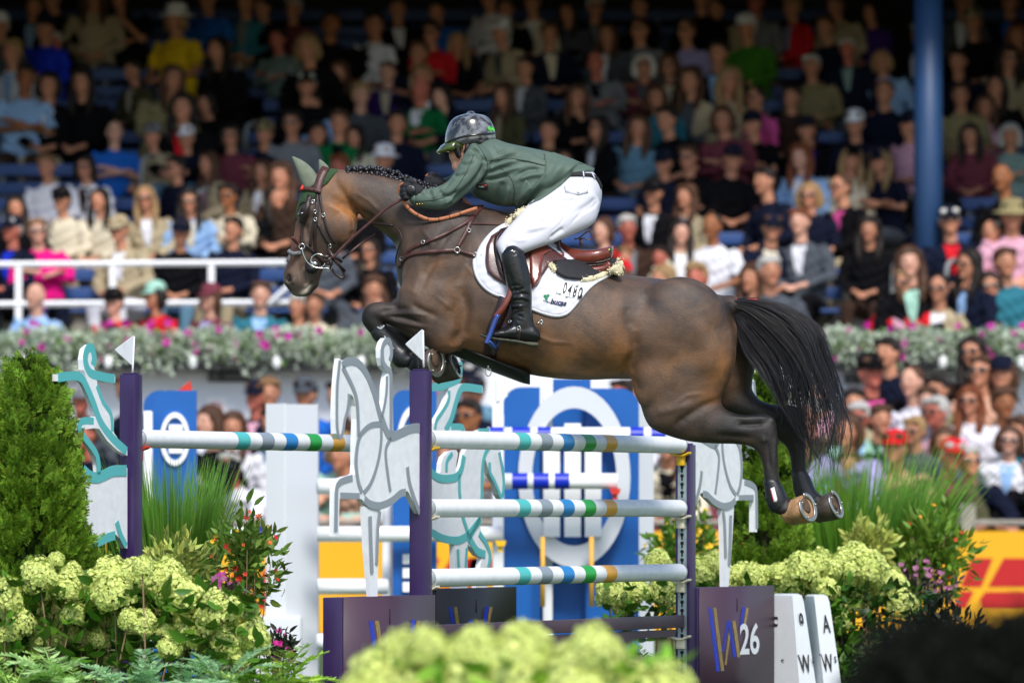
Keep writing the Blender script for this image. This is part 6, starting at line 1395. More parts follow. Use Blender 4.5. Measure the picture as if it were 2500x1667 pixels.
# grandstand: steps, benches, railing, column, added shading roof
ROWY = lambda k: 54.9+.85*k
ROWZ = lambda k: 2.59+.385*k
YA, ZA = 53.35, 1.88
mb = MB(); mb.box((0, 53.45, ZA-.5), (15, 1.5, 1.0)); o = mb.build('stand_terrace', M_conc, smooth=False); tag(o, kind='structure')
for k in range(9):
    mb = MB(); mb.box((0, ROWY(k)+.05, ROWZ(k)-.6), (15, .849, 1.2)); o = mb.build('stand_terrace', M_conc, smooth=False); tag(o, kind='structure')
mb = MB(); mb.box((0, ROWY(9)+.3, 4.5), (15, .2, 9)); o = mb.build('back_wall', mat('back_wall_dark', lin('23252b'), rough=.9), smooth=False); tag(o, 'dark back wall at the top of the grandstand', 'wall')  # wall added behind the top rows to keep them dark
mb = MB(); mb.box((0, 59.2, 7.05), (17, 10.6, .3)); mb.box((0, 53.95, 7.12), (17, .12, .8)); o = mb.build('stand_roof', mat('roof_dark', lin('2a2c30'), rough=.8), smooth=False); tag(o, 'dark flat roof over the grandstand', 'roof')  # out-of-view slab and fascia added to cut skylight on the upper rows
for sx in (-7.4, 7.4): mb = MB(); mb.box((sx, 58.6, 3.7), (.15, 9.5, 7.4)); o = mb.build('side_wall', MATS['back_wall_dark'], smooth=False); tag(o, 'dark %s side wall of the grandstand' % ('left' if sx < 0 else 'right'), 'wall')
M_ben = mat('bench_blue', lin('284b86'), rough=.55, var=.12, vscale=3); M_steelg = mat('bench_steel', lin('8e9494'), rough=.5, metal=.3)
BEN = []
def bench(k, xa, xb, label):
    Y = ROWY(k)+.05; z = ROWZ(k); A, B = P(xa, 0, Y).x, P(xb, 0, Y).x; root = thing('bench', ((A+B)/2, Y, z), label, 'bench', 'blue benches of the grandstand'); BEN.append((root, (xa+xb)/2, P(0, 0, Y).z*0+HOR-(z+.8-CAMZ)*FPX/Y))
    for dy, dz, d, h in ((-.10, .42, .18, .035), (.10, .42, .18, .035)): mb = MB(); mb.box(((A+B)/2, Y+dy, z+dz), (B-A, d, h), bev=.008); mb.build('seat_plank', M_ben, root)
    for dz in (.60, .78): mb = MB(); mb.box(((A+B)/2, Y+.24, z+dz), (B-A, .03, .12), bev=.008); mb.build('back_plank', M_ben, root)
    x = A+.25
    while x < B: 
        mb = MB(); mb.box((x, Y, z+.2), (.04, .3, .4)); mb.box((x, Y+.262, z+.62), (.035, .012, .45)); mb.build('bracket', M_steelg, root); x += 1.1
for k in range(9):
    segs = [(-60, 420, 'left'), (640, 1290, 'centre left'), (1300, 2060, 'centre right'), (2310, 2560, 'right')] if k % 2 else [(-60, 590, 'left'), (600, 1290, 'centre left'), (1300, 2060, 'centre right'), (2310, 2560, 'right')]
    for xa, xb, w in segs: bench(k, xa, xb, 'blue two-plank bench, row %d from the front, %s part of the stand' % (k+1, w))
# aisle handrails and steps near the column
def handrail(x, k, label):
    Y = ROWY(k)-.3; c = P(x, 0, Y).x; z = ROWZ(k); mb = MB(); mb.tube([Vector(p) for p in cr([(c, Y, z), (c, Y, z+.75), (c+.05, Y+.05, z+.88), (c+.12, Y+.3, z+.9), (c+.14, Y+.45, z+.8), (c+.14, Y+.45, z+.3)], 3)], .022, n=8); tag(mb.build('handrail', M_steelg), label, 'handrail', 'grey handrails on the stand steps')
for x, k, lb in ((480, 2, 'grey handrail by the brown haired girl in the red scarf'), (345, 3, 'grey handrail behind the man in the beige jacket'), (600, 4, 'grey handrail left of the man in the grey green sweater'), (710, 6, 'grey handrail high in the stand near the top left'), (2310, 0, 'grey handrail beside the man with the red neckerchief'), (2415, 1, 'grey handrail at the foot of the stand steps, far right'), (90, 1, 'grey handrail left of the white shirts at the left edge'), (2180, 0, 'grey handrail below the empty table under the blue column')): handrail(x, k, lb)
rl2 = thing('white_railing', P(300, 742, 54.15), 'white two-rail railing between the front seats and the first bench row', 'railing')
for yy in (646, 743): a = P(-60, yy, 54.15); b = P(700 if yy < 700 else 760, yy-5, 54.15); mb = MB(); mb.tube([a, b], .025, n=4, flat=(1.1, .8)); mb.build('rail', M_wb, rl2, smooth=False)
for x in (45, 275, 516): mb = MB(); mb.box((P(x, 0, 54.15).x, 54.17, (P(0, 646, 54.15).z+1.9)/2), (.06, .05, P(0, 646, 54.15).z-1.9)); mb.build('rail_post', M_wb, rl2, smooth=False)
mb = MB(); mb.tube([P(655, 743, 54.1), P(735, 672, 54.1)], .025, n=4); mb.build('rail_brace', M_wb, rl2, smooth=False)
col_ = thing('stand_column', P(2266, 600, 55.2), 'tall round blue steel column holding the stand roof', 'column'); c = P(2266, 0, 55.2); mb = MB(); mb.tube([Vector((c.x, 55.2, 1.9)), Vector((c.x, 55.2, 6.89))], .138, n=28); mb.build('shaft', mat('column_blue', lin('1f3f68'), rough=.5, var=.08, vscale=3, bump=.1), col_); mb = MB(); mb.tube([Vector((c.x, 55.2, 2.9)), Vector((c.x, 55.2, 3.05))], .20, n=24); mb.build('collar', M_conc, col_)
# ------------------------------------------------------------------ the crowd
M_sk = mat('crowd_skin', (1, 1, 1), rough=.6, spec=.3, tint=True, attr='Col', var=.06, vscale=20); M_cl = mat('crowd_cloth', (1, 1, 1), rough=.9, spec=.12, tint=True, var=.12, vscale=9, bump=.4, bscale=25)
M_hr = mat('crowd_hair', (1, 1, 1), rough=.55, spec=.3, tint=True, var=.3, vscale=35, bump=.6, bscale=60, stretch=(3, 3, .6)); M_gl = mat('crowd_lens', (.008, .008, .01), rough=.1, coat=1)
HC = dict(dk='1e1613', br='4a3020', lb='7a5a3c', bl='937650', gr='a8a6a2', wh='d5d2cc', au='6e3a20')
CC = dict(white='dedee6', cream='cfc5ae', beige='a89a7e', black='0c0c10', navy='111629', royal='1b35c4', blue='1f5fb8', sky='8fb2dd', denim='5d8299', lilac='a59ccc', purple='3e2470', pink='d8559a', hotpink='e01a80', rose='d8a4b8', coral='ee5f5a', red='c8202a', maroon='6b3440', brown='3a2a22', peach='cf9f86', olive='4b4a34', green='0f6a3c', leaf='3f7a20', darkgreen='22402c', mint='9fc9b8', teal='2f6f80', grey='75787e', slate='4b5058', sage='7d9490', yellow='e8c020', orange='e06a28', khaki='8a7f5c')
CN = dict(sky='pale blue', royal='royal blue', hotpink='bright pink', leaf='leaf green', darkgreen='dark green', sage='grey green', slate='dark grey', beige='beige')
HN = dict(dk='dark', br='brown', lb='light brown', bl='blond', gr='grey', wh='white', au='auburn')
def limb(mb, pts, rs, n=10): mb.tube(pts, rs, n=n)
POSE = {}
def arms(pose, s_):
    sh = Vector((s_*.19, .02, 1.02))
    if pose == 'lap': return [sh, Vector((s_*.25, -.03, .76)), Vector((s_*.10, -.26, .68)), Vector((s_*.04, -.33, .66))]
    if pose == 'cross': return [sh, Vector((s_*.25, -.05, .78)), Vector((-s_*.02, -.20, .84+s_*.02)), Vector((-s_*.11, -.17, .86+s_*.02))]
    if pose == 'chin': return [sh, Vector((s_*.22, -.22, .80)), Vector((s_*.06, -.26, 1.02)), Vector((s_*.03, -.22, 1.10))] if s_ > 0 else [sh, Vector((s_*.24, -.12, .78)), Vector((s_*.02, -.28, .78)), Vector((s_*-.08, -.28, .80))]
    if pose == 'lean': return [sh+Vector((0, -.16, .36)), Vector((s_*.27, -.36, 1.12)), Vector((s_*.08, -.55, 1.08)), Vector((s_*.0, -.60, 1.08))]
    return [sh+Vector((0, 0, .42)), Vector((s_*.27, .02, 1.16)), Vector((s_*.25, -.10, .93)), Vector((s_*.24, -.14, .85))]
def make_pose(pose):
    st = pose in ('lean', 'stand'); up = .42 if st else 0; fw = -.16 if pose == 'lean' else (-.12 if pose == 'chin' else 0); lo = -.06 if pose == 'lean' else 0
    H = Vector((0, -.03+fw*1.25, 1.27+up+lo)); NK = Vector((0, fw, 1.06+up+lo)); HIP = Vector((0, .06, .50+up+.03*(up > 0)))
    hip2 = [HIP+Vector((s_*.09, 0, 0)) for s_ in (-1, 1)]
    b = MB(); b.ball(H, (.077, .095, .115), 20, 14); b.ball(H+Vector((0, -.035, -.055)), (.055, .055, .06)); b.ball(H+Vector((0, -.096, -.012)), (.014, .018, .024)); b.ball(H+Vector((0, -.072, -.098)), (.024, .02, .018))
    for s_ in (-1, 1): b.ball(H+Vector((s_*.078, .01, -.01)), (.012, .022, .032)); b.ball(H+Vector((s_*.035, -.07, -.025)), (.024, .02, .02))
    b.tube([H+Vector((0, .01, -.06)), NK, NK+Vector((0, .01, -.06))], [.052, .055, .09], n=12)
    def torso(mb, g):
        secs = [(NK+Vector((0, .005, .02)), .062+g*.3, .055+g*.3), (NK+Vector((0, .01, -.02)), .13+g*.6, .07+g*.5), (NK+Vector((0, .01, -.07)), .185+g, .095+g), (NK*.7+HIP*.3, .18+g, .115+g), (NK*.4+HIP*.6, .165+g, .115+g), (NK*.15+HIP*.85, .18+g, .125+g), (HIP+Vector((0, 0, -.06)), .175+g, .12+g)]
        rs = []
        for c, w, d in secs: rs.append([c+Vector((math.copysign(abs(math.cos(q))**.85, math.cos(q))*w, math.sin(q)*d, 0)) for q in [2*math.pi*j/24 for j in range(24)]])
        mb.rings(rs)
    torso(b, -.03)
    for s_ in (-1, 1):
        a = arms(pose, s_); limb(b, a, [.045, .036, .028, .026]); hd = a[3]; dr = (a[3]-a[2]).normalized(); sd = dr.cross(Vector((0, 0, 1))).normalized()
        b.ball(hd+dr*.03, (.036, .04, .026))
        for k in range(4): p = hd+dr*.05+sd*(k-1.5)*.018; b.tube([p, p+dr*.035+Vector((0, 0, -.008)), p+dr*.055+Vector((0, .008, -.026))], [.010, .0095, .008], n=6)
        b.tube([hd+sd*.03, hd+sd*.045+dr*.035+Vector((0, 0, .01)), hd+sd*.04+dr*.06], [.012, .011, .009], n=6)
    legs = MB(); shoe = MB(); KN = []
    for s_ in (-1, 1):
        h = HIP+Vector((s_*.09, -.0, -.01))
        kn, an = (Vector((s_*.13, -.42, .52)), Vector((s_*.12, -.40, .09))) if not st else (Vector((s_*.10, -.02, .50)), Vector((s_*.11, .02, .09)))
        limb(b, [h, kn, an], [.06, .045, .035]); limb(legs, [h+Vector((0, .02, .0)), h.lerp(kn, .5)+Vector((0, 0, .01)), kn, kn.lerp(an, .5), an], [.098, .088, .068, .06, .052], n=14)
        limb(shoe, [an+Vector((0, .04, -.04)), an+Vector((0, -.06, -.05)), an+Vector((0, -.17, -.065))], [.045, .042, .028])
    hp = MB()
    if True: legs.ball(HIP+Vector((0, .02, -.01)), (.185, .13, .12), 18, 12)
    me_b = fuse(b, 'person_'+pose, .0115, 3)
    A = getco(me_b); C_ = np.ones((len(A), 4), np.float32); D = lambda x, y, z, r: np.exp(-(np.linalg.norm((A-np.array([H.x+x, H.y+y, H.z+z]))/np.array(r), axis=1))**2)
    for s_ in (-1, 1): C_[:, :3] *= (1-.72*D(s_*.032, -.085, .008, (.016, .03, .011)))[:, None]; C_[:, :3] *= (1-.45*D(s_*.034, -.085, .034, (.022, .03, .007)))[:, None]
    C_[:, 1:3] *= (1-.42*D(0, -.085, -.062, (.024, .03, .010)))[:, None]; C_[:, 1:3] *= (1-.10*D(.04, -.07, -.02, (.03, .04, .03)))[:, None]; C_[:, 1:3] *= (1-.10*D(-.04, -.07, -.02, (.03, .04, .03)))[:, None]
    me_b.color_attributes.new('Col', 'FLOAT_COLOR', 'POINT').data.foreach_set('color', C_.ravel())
    tops = {}
    for sl in ('long', 'short'):
        t = MB(); torso(t, .012)
        for s_ in (-1, 1):
            a = arms(pose, s_)
            if sl == 'long': limb(t, [a[0]+Vector((-s_*.03, 0, .01)), a[0].lerp(a[1], .5), a[1], a[1].lerp(a[2], .6), a[2]], [.072, .064, .056, .050, .042], n=14)
            else: limb(t, [a[0]+Vector((-s_*.03, 0, .01)), a[0].lerp(a[1], .4), a[0].lerp(a[1], .8)], [.072, .068, .062], n=14)
        me = fuse(t, 'top_'+pose+sl, .012, 3); A = getco(me); N_ = getno(me); A += N_*(.010*np.sin(A[:, 2:3]*55+A[:, 0:1]*30)*np.sin(A[:, 0:1]*47+A[:, 1:2]*40)); setco(me, A); me.materials.append(M_cl); tops[sl] = me
    me_l = fuse(legs, 'trousers_'+pose, .014, 3); me_l.materials.append(M_cl); sm = shoe.mesh('shoes'); sm.materials.append(mat('crowd_shoe', lin('3a3634'), rough=.6))
    # opening of a jacket: shirt front
    TB = bvh(tops['long']); f = MB(); L_ = []; W_ = []
    for i in range(9):
        z = NK.z-.005-.034*i; w = .055*(1-i/9.5)+.012; row = []
        for x in np.linspace(-w, w, 5):
            h, n, _, _ = TB.ray_cast(Vector((x, -1.2, z)), Vector((0, 1, 0))); row.append((h.y if h else NK.y-.06)-.004)
        row = [min(max(r, NK.y-.16), NK.y-.02) for r in row] if not st else row
        L_.append([Vector((x, y, z)) for x, y in zip(np.linspace(-w, w, 5), row)])
    k = 0
    for r in L_: f.v += [tuple(p) for p in r]
    for i in range(8):
        for j in range(4): f.f.append((i*5+j, i*5+j+1, i*5+j+6, i*5+j+5)); f.mi.append(0)
    fm = f.mesh('shirt_front'); fm.materials.append(M_cl)
    # a collar roll
    cl = MB(); cl.tube([NK+Vector((math.cos(q)*.066, math.sin(q)*.06+.004, .012+.02*math.sin(q))) for q in [2*math.pi*j/16 for j in range(16)]], .015, n=8, closed=True); cm = cl.mesh('collar'); cm.materials.append(M_cl)
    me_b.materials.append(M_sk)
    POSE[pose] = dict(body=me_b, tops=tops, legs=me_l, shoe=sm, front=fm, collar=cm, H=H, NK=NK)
for p_ in ('lap', 'cross', 'chin', 'lean', 'stand'): make_pose(p_)
# hair, hats, glasses modelled round a head at the origin
def hairmesh(kind):
    m = MB()
    if kind == 'short': m.ball((0, .022, .035), (.088, .092, .098), 20, 14); m.ball((0, .045, -.01), (.082, .06, .075)); m.ball((.03, -.055, .085), (.05, .03, .03)); m.ball((-.03, -.05, .085), (.05, .035, .032))
    elif kind == 'thin': m.ball((0, .045, .0), (.086, .07, .075), 18, 12)
    elif kind == 'bob':
        m.ball((0, .02, .04), (.094, .098, .098), 20, 14)
        for s_ in (-1, 1): m.tube([(s_*.055, -.02, .08), (s_*.088, .0, .0), (s_*.09, .01, -.08), (s_*.07, .01, -.125)], [.03, .034, .036, .02], n=10)
        m.ball((0, .06, -.04), (.085, .05, .095))
    elif kind == 'long':
        m.ball((0, .02, .04), (.092, .098, .096), 20, 14); m.ball((0, .065, -.08), (.09, .05, .16))
        for s_ in (-1, 1): m.tube([(s_*.03, -.05, .11), (s_*.075, -.03, .05), (s_*.09, .0, -.03), (s_*.095, -.02, -.13), (s_*.085, -.06, -.23), (s_*.075, -.07, -.31)], [.02, .026, .03, .034, .032, .014], n=10)
    elif kind == 'bun': m.ball((0, .025, .036), (.086, .09, .092), 20, 14); m.ball((0, .10, .05), (.04, .04, .04)); m.ball((0, .05, -.02), (.078, .05, .07))
    me = fuse(m, 'hair_'+kind, .008, 3); A = getco(me); N_ = getno(me); face = (A[:, 1] < -.035) & (A[:, 2] < .055) & (np.abs(A[:, 0]) < .058)
    A += N_*(.004*np.sin(np.arctan2(A[:, 0], A[:, 1]+.02)*24+A[:, 2]*20))[:, None]; A[face, 1] += .05; setco(me, A); me.materials.append(M_hr); return me
HAIR = {k: hairmesh(k) for k in ('short', 'thin', 'bob', 'long', 'bun')}
def hatmesh(kind):
    m = MB()
    if kind == 'cap':
        m.rings([[Vector((math.cos(q)*r, .012+math.sin(q)*r*1.12, z)) for q in [2*math.pi*j/20 for j in range(20)]] for r, z in ((.090, .030), (.092, .05), (.088, .09), (.068, .125), (.03, .142), (.006, .146))])
        rs = []
        for t in np.linspace(-1, 1, 11): a = t*1.1; rs.append([Vector((math.sin(a)*.088, -.075-.0*a+(1-math.cos(a))*.06, .042)), Vector((math.sin(a)*.082, -.155+(1-math.cos(a))*.10, .024)), Vector((math.sin(a)*.082, -.152+(1-math.cos(a))*.10, .017)), Vector((math.sin(a)*.086, -.07+(1-math.cos(a))*.06, .030))])
        m.rings(rs)
    else:
        m.rings([[Vector((math.cos(q)*r, .01+math.sin(q)*r*1.1, z)) for q in [2*math.pi*j/24 for j in range(24)]] for r, z in ((.150, .018), (.152, .025), (.096, .045), (.092, .10), (.078, .135), (.04, .148), (.006, .15))])
    me = m.mesh('hat_'+kind); me.materials.append(M_cl); return me
HAT = {k: hatmesh(k) for k in ('cap', 'sunhat')}
gm = MB()
for s_ in (-1, 1): gm.ball((s_*.034, -.094, .006), (.030, .010, .021), 12, 8); gm.tube([(s_*.062, -.085, .01), (s_*.078, -.03, .008), (s_*.08, .02, .0)], .004, n=5)
gm.tube([(-.012, -.102, .01), (.012, -.102, .01)], .004, n=5); GLM = gm.mesh('glasses'); GLM.materials.append(M_gl)
USED = {}; CL = []
def words(c): return CN.get(c, c)
def person(x, y, spec, where, Y, zf, sit):
    """spec: pose,sleeve,top[/shirt],hairkind,haircol[,hat:colour][,g][,sk]"""
    tk = spec.split(); pose = tk[0]; sl = {'l': 'long', 's': 'short', 'j': 'long'}[tk[1]]; cols = tk[2].split('/'); top = cols[0]; inner = cols[1] if len(cols) > 1 else None; hk, hc_ = tk[3].split(':') if ':' in tk[3] else ('none', 'br')
    hat = None; g = False; sk = 'bd8468'; rz = None; trs = RNG.choice(['navy', 'black', 'slate', 'brown', 'denim', 'beige'])
    for t in tk[4:]:
        if t == 'g': g = True
        elif t.startswith('cap:') or t.startswith('sunhat:'): hat = t.split(':')
        elif t == 'tan': sk = '96603f'
        elif t == 'pale': sk = 'd09e88'
        elif t == 'redf': sk = 'b86a58'
        elif t[0] == 'r' and t[1:].lstrip('-').isdigit(): rz = float(t[1:])
        elif t.startswith('t='): trs = t[2:]
    D = POSE[pose]; zh = P(x, y, Y).z; s0 = (zh-zf)/D['H'].z; sc = min(1.16, max(.9, s0*1.05)) if sit else min(1.2, max(1.0, s0*1.12)); z0 = zh-D['H'].z*sc; ang = math.radians(rz if rz is not None else RNG.choice((RNG.uniform(-55, -15), RNG.uniform(-25, 25), RNG.uniform(-40, 10))))
    cx = P(x, y, Y).x; off = Matrix.Rotation(ang, 3, 'Z') @ Vector((D['H'].x, D['H'].y, 0)); loc = Vector((cx-off.x*sc, Y-off.y*sc, z0))
    o = bpy.data.objects.new('person', D['body']); S.collection.objects.link(o); o.location = loc; o.rotation_euler = (RNG.uniform(-.05, .09), RNG.uniform(-.09, .09), ang); o.scale = (sc*RNG.uniform(1.04, 1.14), sc, sc)
    k = RNG.uniform(.88, 1.08); o.color = tuple(v*k for v in lin(sk))+(1,)
    def ch(nm, me, col, loc_=(0, 0, 0), rot=(0, 0, 0), s2=1):
        c = bpy.data.objects.new(nm, me); S.collection.objects.link(c); c.parent = o; c.location = loc_; c.rotation_euler = rot; c.scale = (s2, s2, s2)
        if col is not None: k2 = RNG.uniform(.92, 1.08); c.color = tuple(v*k2 for v in lin(col))+(1,)
        return c
    tp = ch('jacket' if inner else ('sweater' if tk[1] == 'l' else 'shirt'), D['tops'][sl], CC[top])
    if inner: ch('shirt_front', D['front'], CC[inner]); ch('collar', D['collar'], CC[top])
    else: ch('collar', D['collar'], CC[top])
    ch('trousers', D['legs'], CC[trs]); ch('shoes', D['shoe'], None)
    hl = D['H']
    if hk != 'none': ch('hair', HAIR[hk], HC[hc_], hl, (0, 0, 0), RNG.uniform(.97, 1.05))
    if hat: ch('cap' if hat[0] == 'cap' else 'sunhat', HAT[hat[0]], CC[hat[1]], hl+Vector((0, 0, .006)), (RNG.uniform(-.1, .12), 0, 0))
    if g: ch('sunglasses', GLM, None, hl)
    g_w = {'long': 'long ', 'bob': 'bobbed ', 'short': 'short ', 'thin': 'thin ', 'bun': 'tied '}
    cl = ('%s jacket over %s' % (words(top), words(inner))) if inner else '%s %s' % (words(top), {'l': 'sweater', 's': 'short sleeved shirt', 'j': 'jacket'}[tk[1]])
    hd = ('%s %s' % (words(hat[1]), hat[0])) if hat else (g_w[hk]+HN[hc_]+' hair' if hk != 'none' else 'bald head')
    ps = {'lap': '', 'cross': ', arms crossed', 'chin': ', hand at chin', 'lean': ', leaning forward', 'stand': ', standing'}[pose]
    CL.append([o, x, y, cl, hd, ps, g, where]); return o
CROWD = """417 45 lap s yellow bob:bl sunhat:white
98 68 lap j royal short:dk cap:navy r-35
122 104 cross j black/white short:gr redf
27 125 lap j white/sky short:bl
45 190 cross s sky short:dk tan
110 208 lap j black/white bob:dk
211 200 lap l black long:dk
6 62 lap l slate thin:gr cap:white
60 12 lap j navy/sky short:dk
140 -8 lap j black/cream short:br
232 -14 lap l beige long:br
318 -8 chin s black long:dk
500 -4 lap s blue short:dk
592 4 lap j teal/grey short:br
640 18 lap j black short:dk
682 95 cross l sage short:dk redf
277 322 cross s blue none pale
375 330 lap j beige/beige short:br cap:grey
443 262 lap j black/red long:dk
533 250 lap j black bob:dk
562 332 lap l maroon bob:dk g
637 325 cross s navy short:br cap:khaki
137 405 lap l white short:lb
220 408 lap j white/brown bob:dk g
434 408 lap l navy short:dk g
521 398 lap j beige/rose long:br
631 418 lap j beige/white long:br
61 505 lap l black long:dk
163 488 lap l cream short:dk cap:black
255 489 lap l cream long:dk
118 563 cross l hotpink short:lb g pale
19 560 lap j navy/royal short:gr cap:navy redf
319 560 lap j beige/white short:bl cap:beige g t=white
380 483 lap j beige/white long:bl g
421 566 lap j black short:dk cap:navy t=denim
475 490 lap j sky/cream long:dk g
565 478 cross l cream short:dk g tan
680 483 chin l black long:dk
73 722 lap s sky none pale
281 738 lap j red/navy short:dk cap:black pale
380 723 lap j red/pink bob:dk cap:mint
497 728 lap j maroon/lilac bob:br cap:maroon pale
622 719 lap j teal/sky short:br pale
770 742 lap l cream short:br
727 748 lap j beige/maroon short:gr
893 730 lap l beige bob:br pale
880 705 lap l slate short:br
914 610 lap l black long:dk g
838 405 lap j beige/rose short:au redf
714 430 lap l brown long:br
762 327 lap s black short:dk
883 333 lap l cream long:dk
927 388 lap l beige short:bl sunhat:white
773 250 cross l sky short:dk
746 208 lap j black short:gr cap:black
886 57 lap l white short:dk tan r-40
796 57 lap l black short:dk tan
779 116 lap j black bob:bl
835 176 lap j black/cream long:br r-30
948 176 lap j purple/cream short:br pale
886 232 lap j slate short:bl pale
1008 214 cross j green/white thin:dk redf
1055 188 lap j navy/white short:lb
1115 232 lap j navy/cream bob:dk pale
1052 80 cross l red short:dk g
1088 27 lap s blue short:dk
1130 107 lap s black long:bl
1252 77 lap j beige/slate short:gr cap:white
1228 232 lap j olive/beige long:br
1183 -12 lap l white short:dk
1240 22 lap l black short:dk
1300 5 lap j cream/white short:dk
987 22 lap j black/white short:br
1352 83 lap j navy/cream short:br
1480 86 lap j slate/white long:br
1557 72 lap l grey short:dk g
1673 76 lap l lilac bun:br g
1477 152 cross j grey/black none redf
1578 160 cross j maroon/slate bob:wh g
1319 318 lap j olive short:dk
1441 312 lap j black/white long:dk g
1536 310 lap s denim long:br
1652 290 lap s black short:dk
1611 396 lap s navy short:dk cap:navy
1760 386 lap s black short:dk cap:navy
1852 302 cross s black short:dk cap:navy
1849 240 lap j pink/rose bun:dk g
1843 6 lap l grey none redf
1834 66 lap l leaf short:wh cap:white r-25
1557 12 lap l black short:dk
1453 18 lap j black/grey short:gr g
1395 30 lap l slate long:dk
1934 18 lap j red/sky short:bl
2030 66 lap j navy short:br r-40
2087 119 stand j navy/sage short:gr redf
2065 12 lap l beige short:br
2184 148 stand j sky/coral bob:bl
2154 226 lap j navy bun:br
1919 236 lap l brown short:dk
1996 314 lap j black/purple short:dk cap:navy
2098 302 lap j navy short:br cap:white
2196 304 lap s rose short:dk cap:navy
1961 382 lap j sky/white long:au pale
2059 386 lap l cream long:bl cap:black
2163 392 cross s navy long:bl cap:navy
2398 52 lap j black short:dk cap:beige
2443 142 lap l beige long:dk g
2431 212 lap l black long:dk
2410 260 lap l rose long:br
2452 4 lap j navy/blue short:br
2336 6 lap j slate/white short:gr
2482 432 lap l black none tan
2482 86 lap l brown long:au
1582 470 lap j black/white short:dk cap:black
1679 480 lap j beige/lilac long:br
1975 478 lap j navy bob:bl g
1480 563 lap l red bob:br pale
1552 555 lap j brown/grey short:gr redf
1652 568 lap j cream/white long:dk pale
1734 552 lap s white bun:dk tan
1599 628 lap l brown short:dk redf
1859 555 lap j navy/cream short:br cap:navy g
1964 541 lap j slate/white short:au pale
1718 678 lap j purple/white short:bl redf
1826 680 lap l brown long:br
1627 684 lap l khaki bob:bl
1508 628 lap l olive short:lb
2069 456 lap j black/pink bun:br g
2342 538 lap j navy/red short:wh cap:navy g
2471 526 lap l rose short:dk sunhat:khaki
2430 566 lap l peach thin:bl
2244 640 lap j black/mint long:br pale
2359 646 lap j navy/sky long:dk g
2192 692 lap j red/rose short:bl g
2296 703 lap j beige/white bun:dk g
2448 698 lap s maroon bob:dk g
960 300 lap l navy short:dk
1700 195 lap l slate long:br
1790 290 cross l maroon bob:br
335 172 lap j olive/cream short:dk
715 300 lap l grey short:dk g
1385 236 chin l black long:br
1270 165 lap j slate/white short:dk
1740 130 lap j navy/sky short:dk
1625 236 lap l teal bob:br
2232 86 lap j black/white short:gr
470 336 lap l navy short:lb cap:white
1000 130 cross j navy/beige short:br
2388 330 lap l maroon long:dk
1760 196 lap l beige long:bl
1690 385 lap l black short:br g
1390 395 lap j navy/white long:dk
1990 160 lap j khaki short:gr
1640 160 lap j brown/cream bob:br g
2340 150 lap l navy short:dk
2350 232 lap l khaki short:br
2470 330 cross l sage bob:gr
820 300 lap j green/black short:br
400 190 chin l khaki long:br
1750 20 lap j beige/navy short:dk
2130 30 lap l purple bob:dk
1700 -6 lap l black short:dk
2290 420 lap j black/sky long:br
700 20 lap l maroon short:gr
930 60 lap l black short:dk
560 120 lap l black long:dk
545 560 lap j navy short:dk
790 560 lap l slate bob:br
850 480 lap j black short:dk
1895 440 lap l navy short:dk
1540 690 lap l black bob:br
1900 660 lap l slate short:gr
2120 560 lap j black long:dk
2480 640 lap j teal short:br"""
GROUND = """182 975 stand l slate short:gr cap:grey redf
348 950 stand l navy short:br tan
590 967 stand j navy/rose short:br cap:navy redf
657 957 stand j navy short:lb
497 1036 lean l black bob:br pale
580 1135 lean s white short:gr g redf
760 960 stand s blue short:dk cap:slate
1191 922 stand s denim short:gr cap:navy redf
1153 1018 lean s white short:dk g tan
1127 958 stand j navy short:dk cap:navy
223 1055 lean l navy short:br redf
700 1030 stand l denim short:dk
540 1040 stand j white/lilac long:br
790 1095 lean l mint bob:bl pale
850 1105 lean l peach short:gr
455 1120 lean l navy long:dk
830 965 stand l brown short:dk
1075 1110 lean l beige long:br
1497 962 stand l white short:dk redf
1625 1075 lean j cream/black short:gr
1560 960 stand l grey short:br
1660 1160 lean l maroon bob:br
1700 1000 stand l maroon short:dk
2160 907 stand j black/pink short:br cap:black redf
2268 930 stand l white bun:br pale
2243 978 stand s white short:br pale
2420 857 stand l brown long:dk g
2389 906 stand l peach short:br g
2459 913 stand l grey bob:br cap:navy
2370 978 stand s white long:au g
2459 984 stand s white short:br tan
2094 1017 stand j mint/sky short:gr g redf
2163 1022 stand s darkgreen short:br
2240 1050 stand l slate short:bl g
2297 1006 stand s rose short:gr g redf
2185 1094 lean l peach short:br cap:red
2271 1105 lean j olive/maroon short:gr cap:red redf
2434 1072 stand j white/sky bob:br g pale
2406 1128 lean j navy short:gr g
2049 957 stand l rose bun:lb
2038 1044 lean l lilac bob:br
2120 985 stand l beige short:dk
2330 950 stand l khaki short:dk
2500 1050 stand l teal short:br
2345 1075 stand l slate bob:br
2490 1140 lean l black short:dk
1985 1010 stand l brown short:gr
1950 1110 lean l sky short:bl
2100 1130 lean l brown long:br
2205 860 stand l navy short:dk"""
for ln in CROWD.split('\n'):
    t = ln.split(' ', 2); x, y = int(t[0]), int(t[1]); spec = t[2]
    if y > 695 or (y > 630 and 1450 < x): Y, zf, w = YA, ZA, 'just above the flower boxes'
    else:
        best = min(range(9), key=lambda k: abs(P(x, y, ROWY(k)).z-(ROWZ(k)+1.23))); Y = ROWY(best)-.02; zf = ROWZ(best); w = 'row %d of the stand' % (best+1)
    person(x, y, spec, w, Y, zf, True)
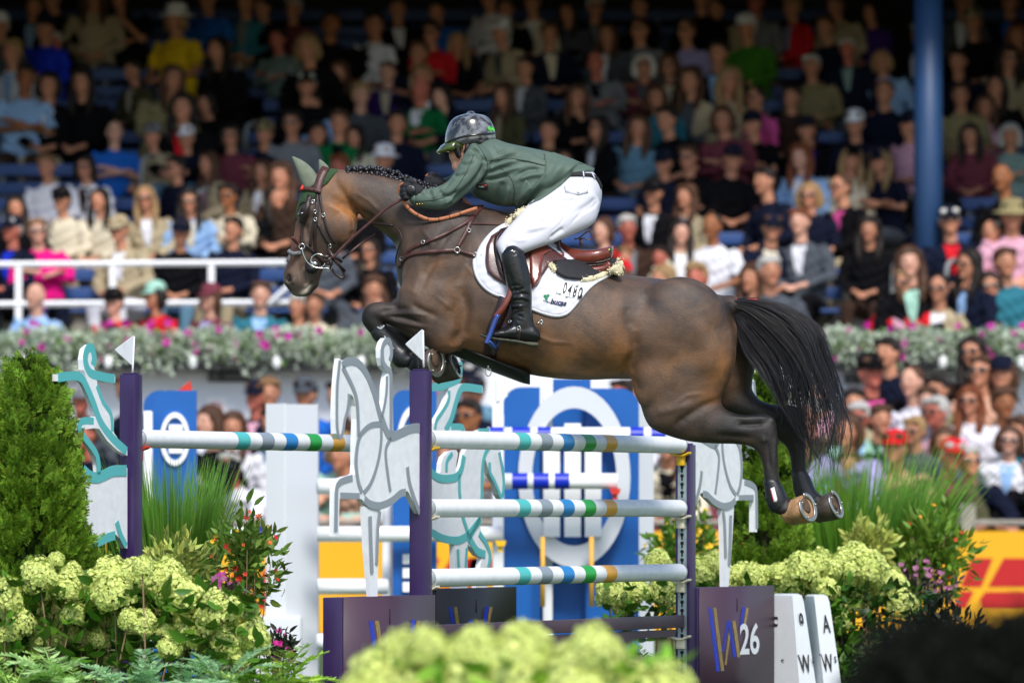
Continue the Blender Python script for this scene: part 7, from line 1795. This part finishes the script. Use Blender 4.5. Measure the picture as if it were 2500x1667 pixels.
for ln in GROUND.split('\n'):
    t = ln.split(' ', 2); x, y = int(t[0]), int(t[1]); spec = t[2]
    Yg = 49.55 if spec.startswith('lean') else min(52.2, 50.3+max(0, (1020-y))/110*1.1); zf = 0 if Yg < 49.9 else (.30 if Yg < 50.7 else (.54 if Yg < 51.5 else .78))
    person(x, y, spec, 'behind the yellow board', Yg, zf, False)
# labels: look first, then the nearest neighbour by name, then the place
from collections import Counter
base = lambda c: '%s in %s%s' % (c[4], c[3], c[5])
cnt = Counter(base(c) for c in CL)
def side(x): return 'far left' if x < 300 else 'left' if x < 800 else 'centre left' if x < 1250 else 'centre right' if x < 1700 else 'right' if x < 2150 else 'far right'
seen = set()
for c in CL:
    b_ = base(c).replace('short sleeved ', '') if len(base(c).split()) > 9 else base(c); lb = 'person with '+b_
    nb = sorted([d for d in CL if d is not c], key=lambda d: (d[1]-c[1])**2+(d[2]-c[2])**2)
    for d in [None]+nb[:4]:
        if cnt[base(c)] == 1 and d is None: t = lb+', '+c[7]
        elif d is None: continue
        else:
            rel = 'left of' if c[1] < d[1]-25 else ('right of' if c[1] > d[1]+25 else ('above' if c[2] < d[2] else 'below')); t = 'person with %s, %s the %s' % (b_, rel, d[3])
        if len(t.split()) > 16: t = ' '.join(t.replace(', arms crossed', '').replace(', hand at chin', '').replace(', standing', '').replace(', leaning forward', '').split()[:16])
        if t not in seen: break
    seen.add(t); tag(c[0], t, 'person', 'spectators seated in the grandstand' if 'board' not in c[7] else 'spectators standing behind the yellow board')

UB = set()
for root, x, y in BEN:
    d = min((c for c in CL if 'stand' in c[7] and (c[4], c[3]) not in UB), key=lambda c: abs(c[1]-x)*.5+abs(c[2]-y)*1.5); UB.add((d[4], d[3])); root['label'] = ' '.join(('blue plank bench around the person with %s in %s' % (d[4], d[3])).split()[:16])
for root, x in FBX:
    d = min((c for c in CL if 'board' not in c[7] and c[2] > 640), key=lambda c: abs(c[1]-x)); root['label'] = ' '.join(('silver green flower box %s the person in %s with %s' % ('below' if abs(d[1]-x) < 80 else ('left of' if x < d[1] else 'right of'), d[3], d[4])).split()[:16])
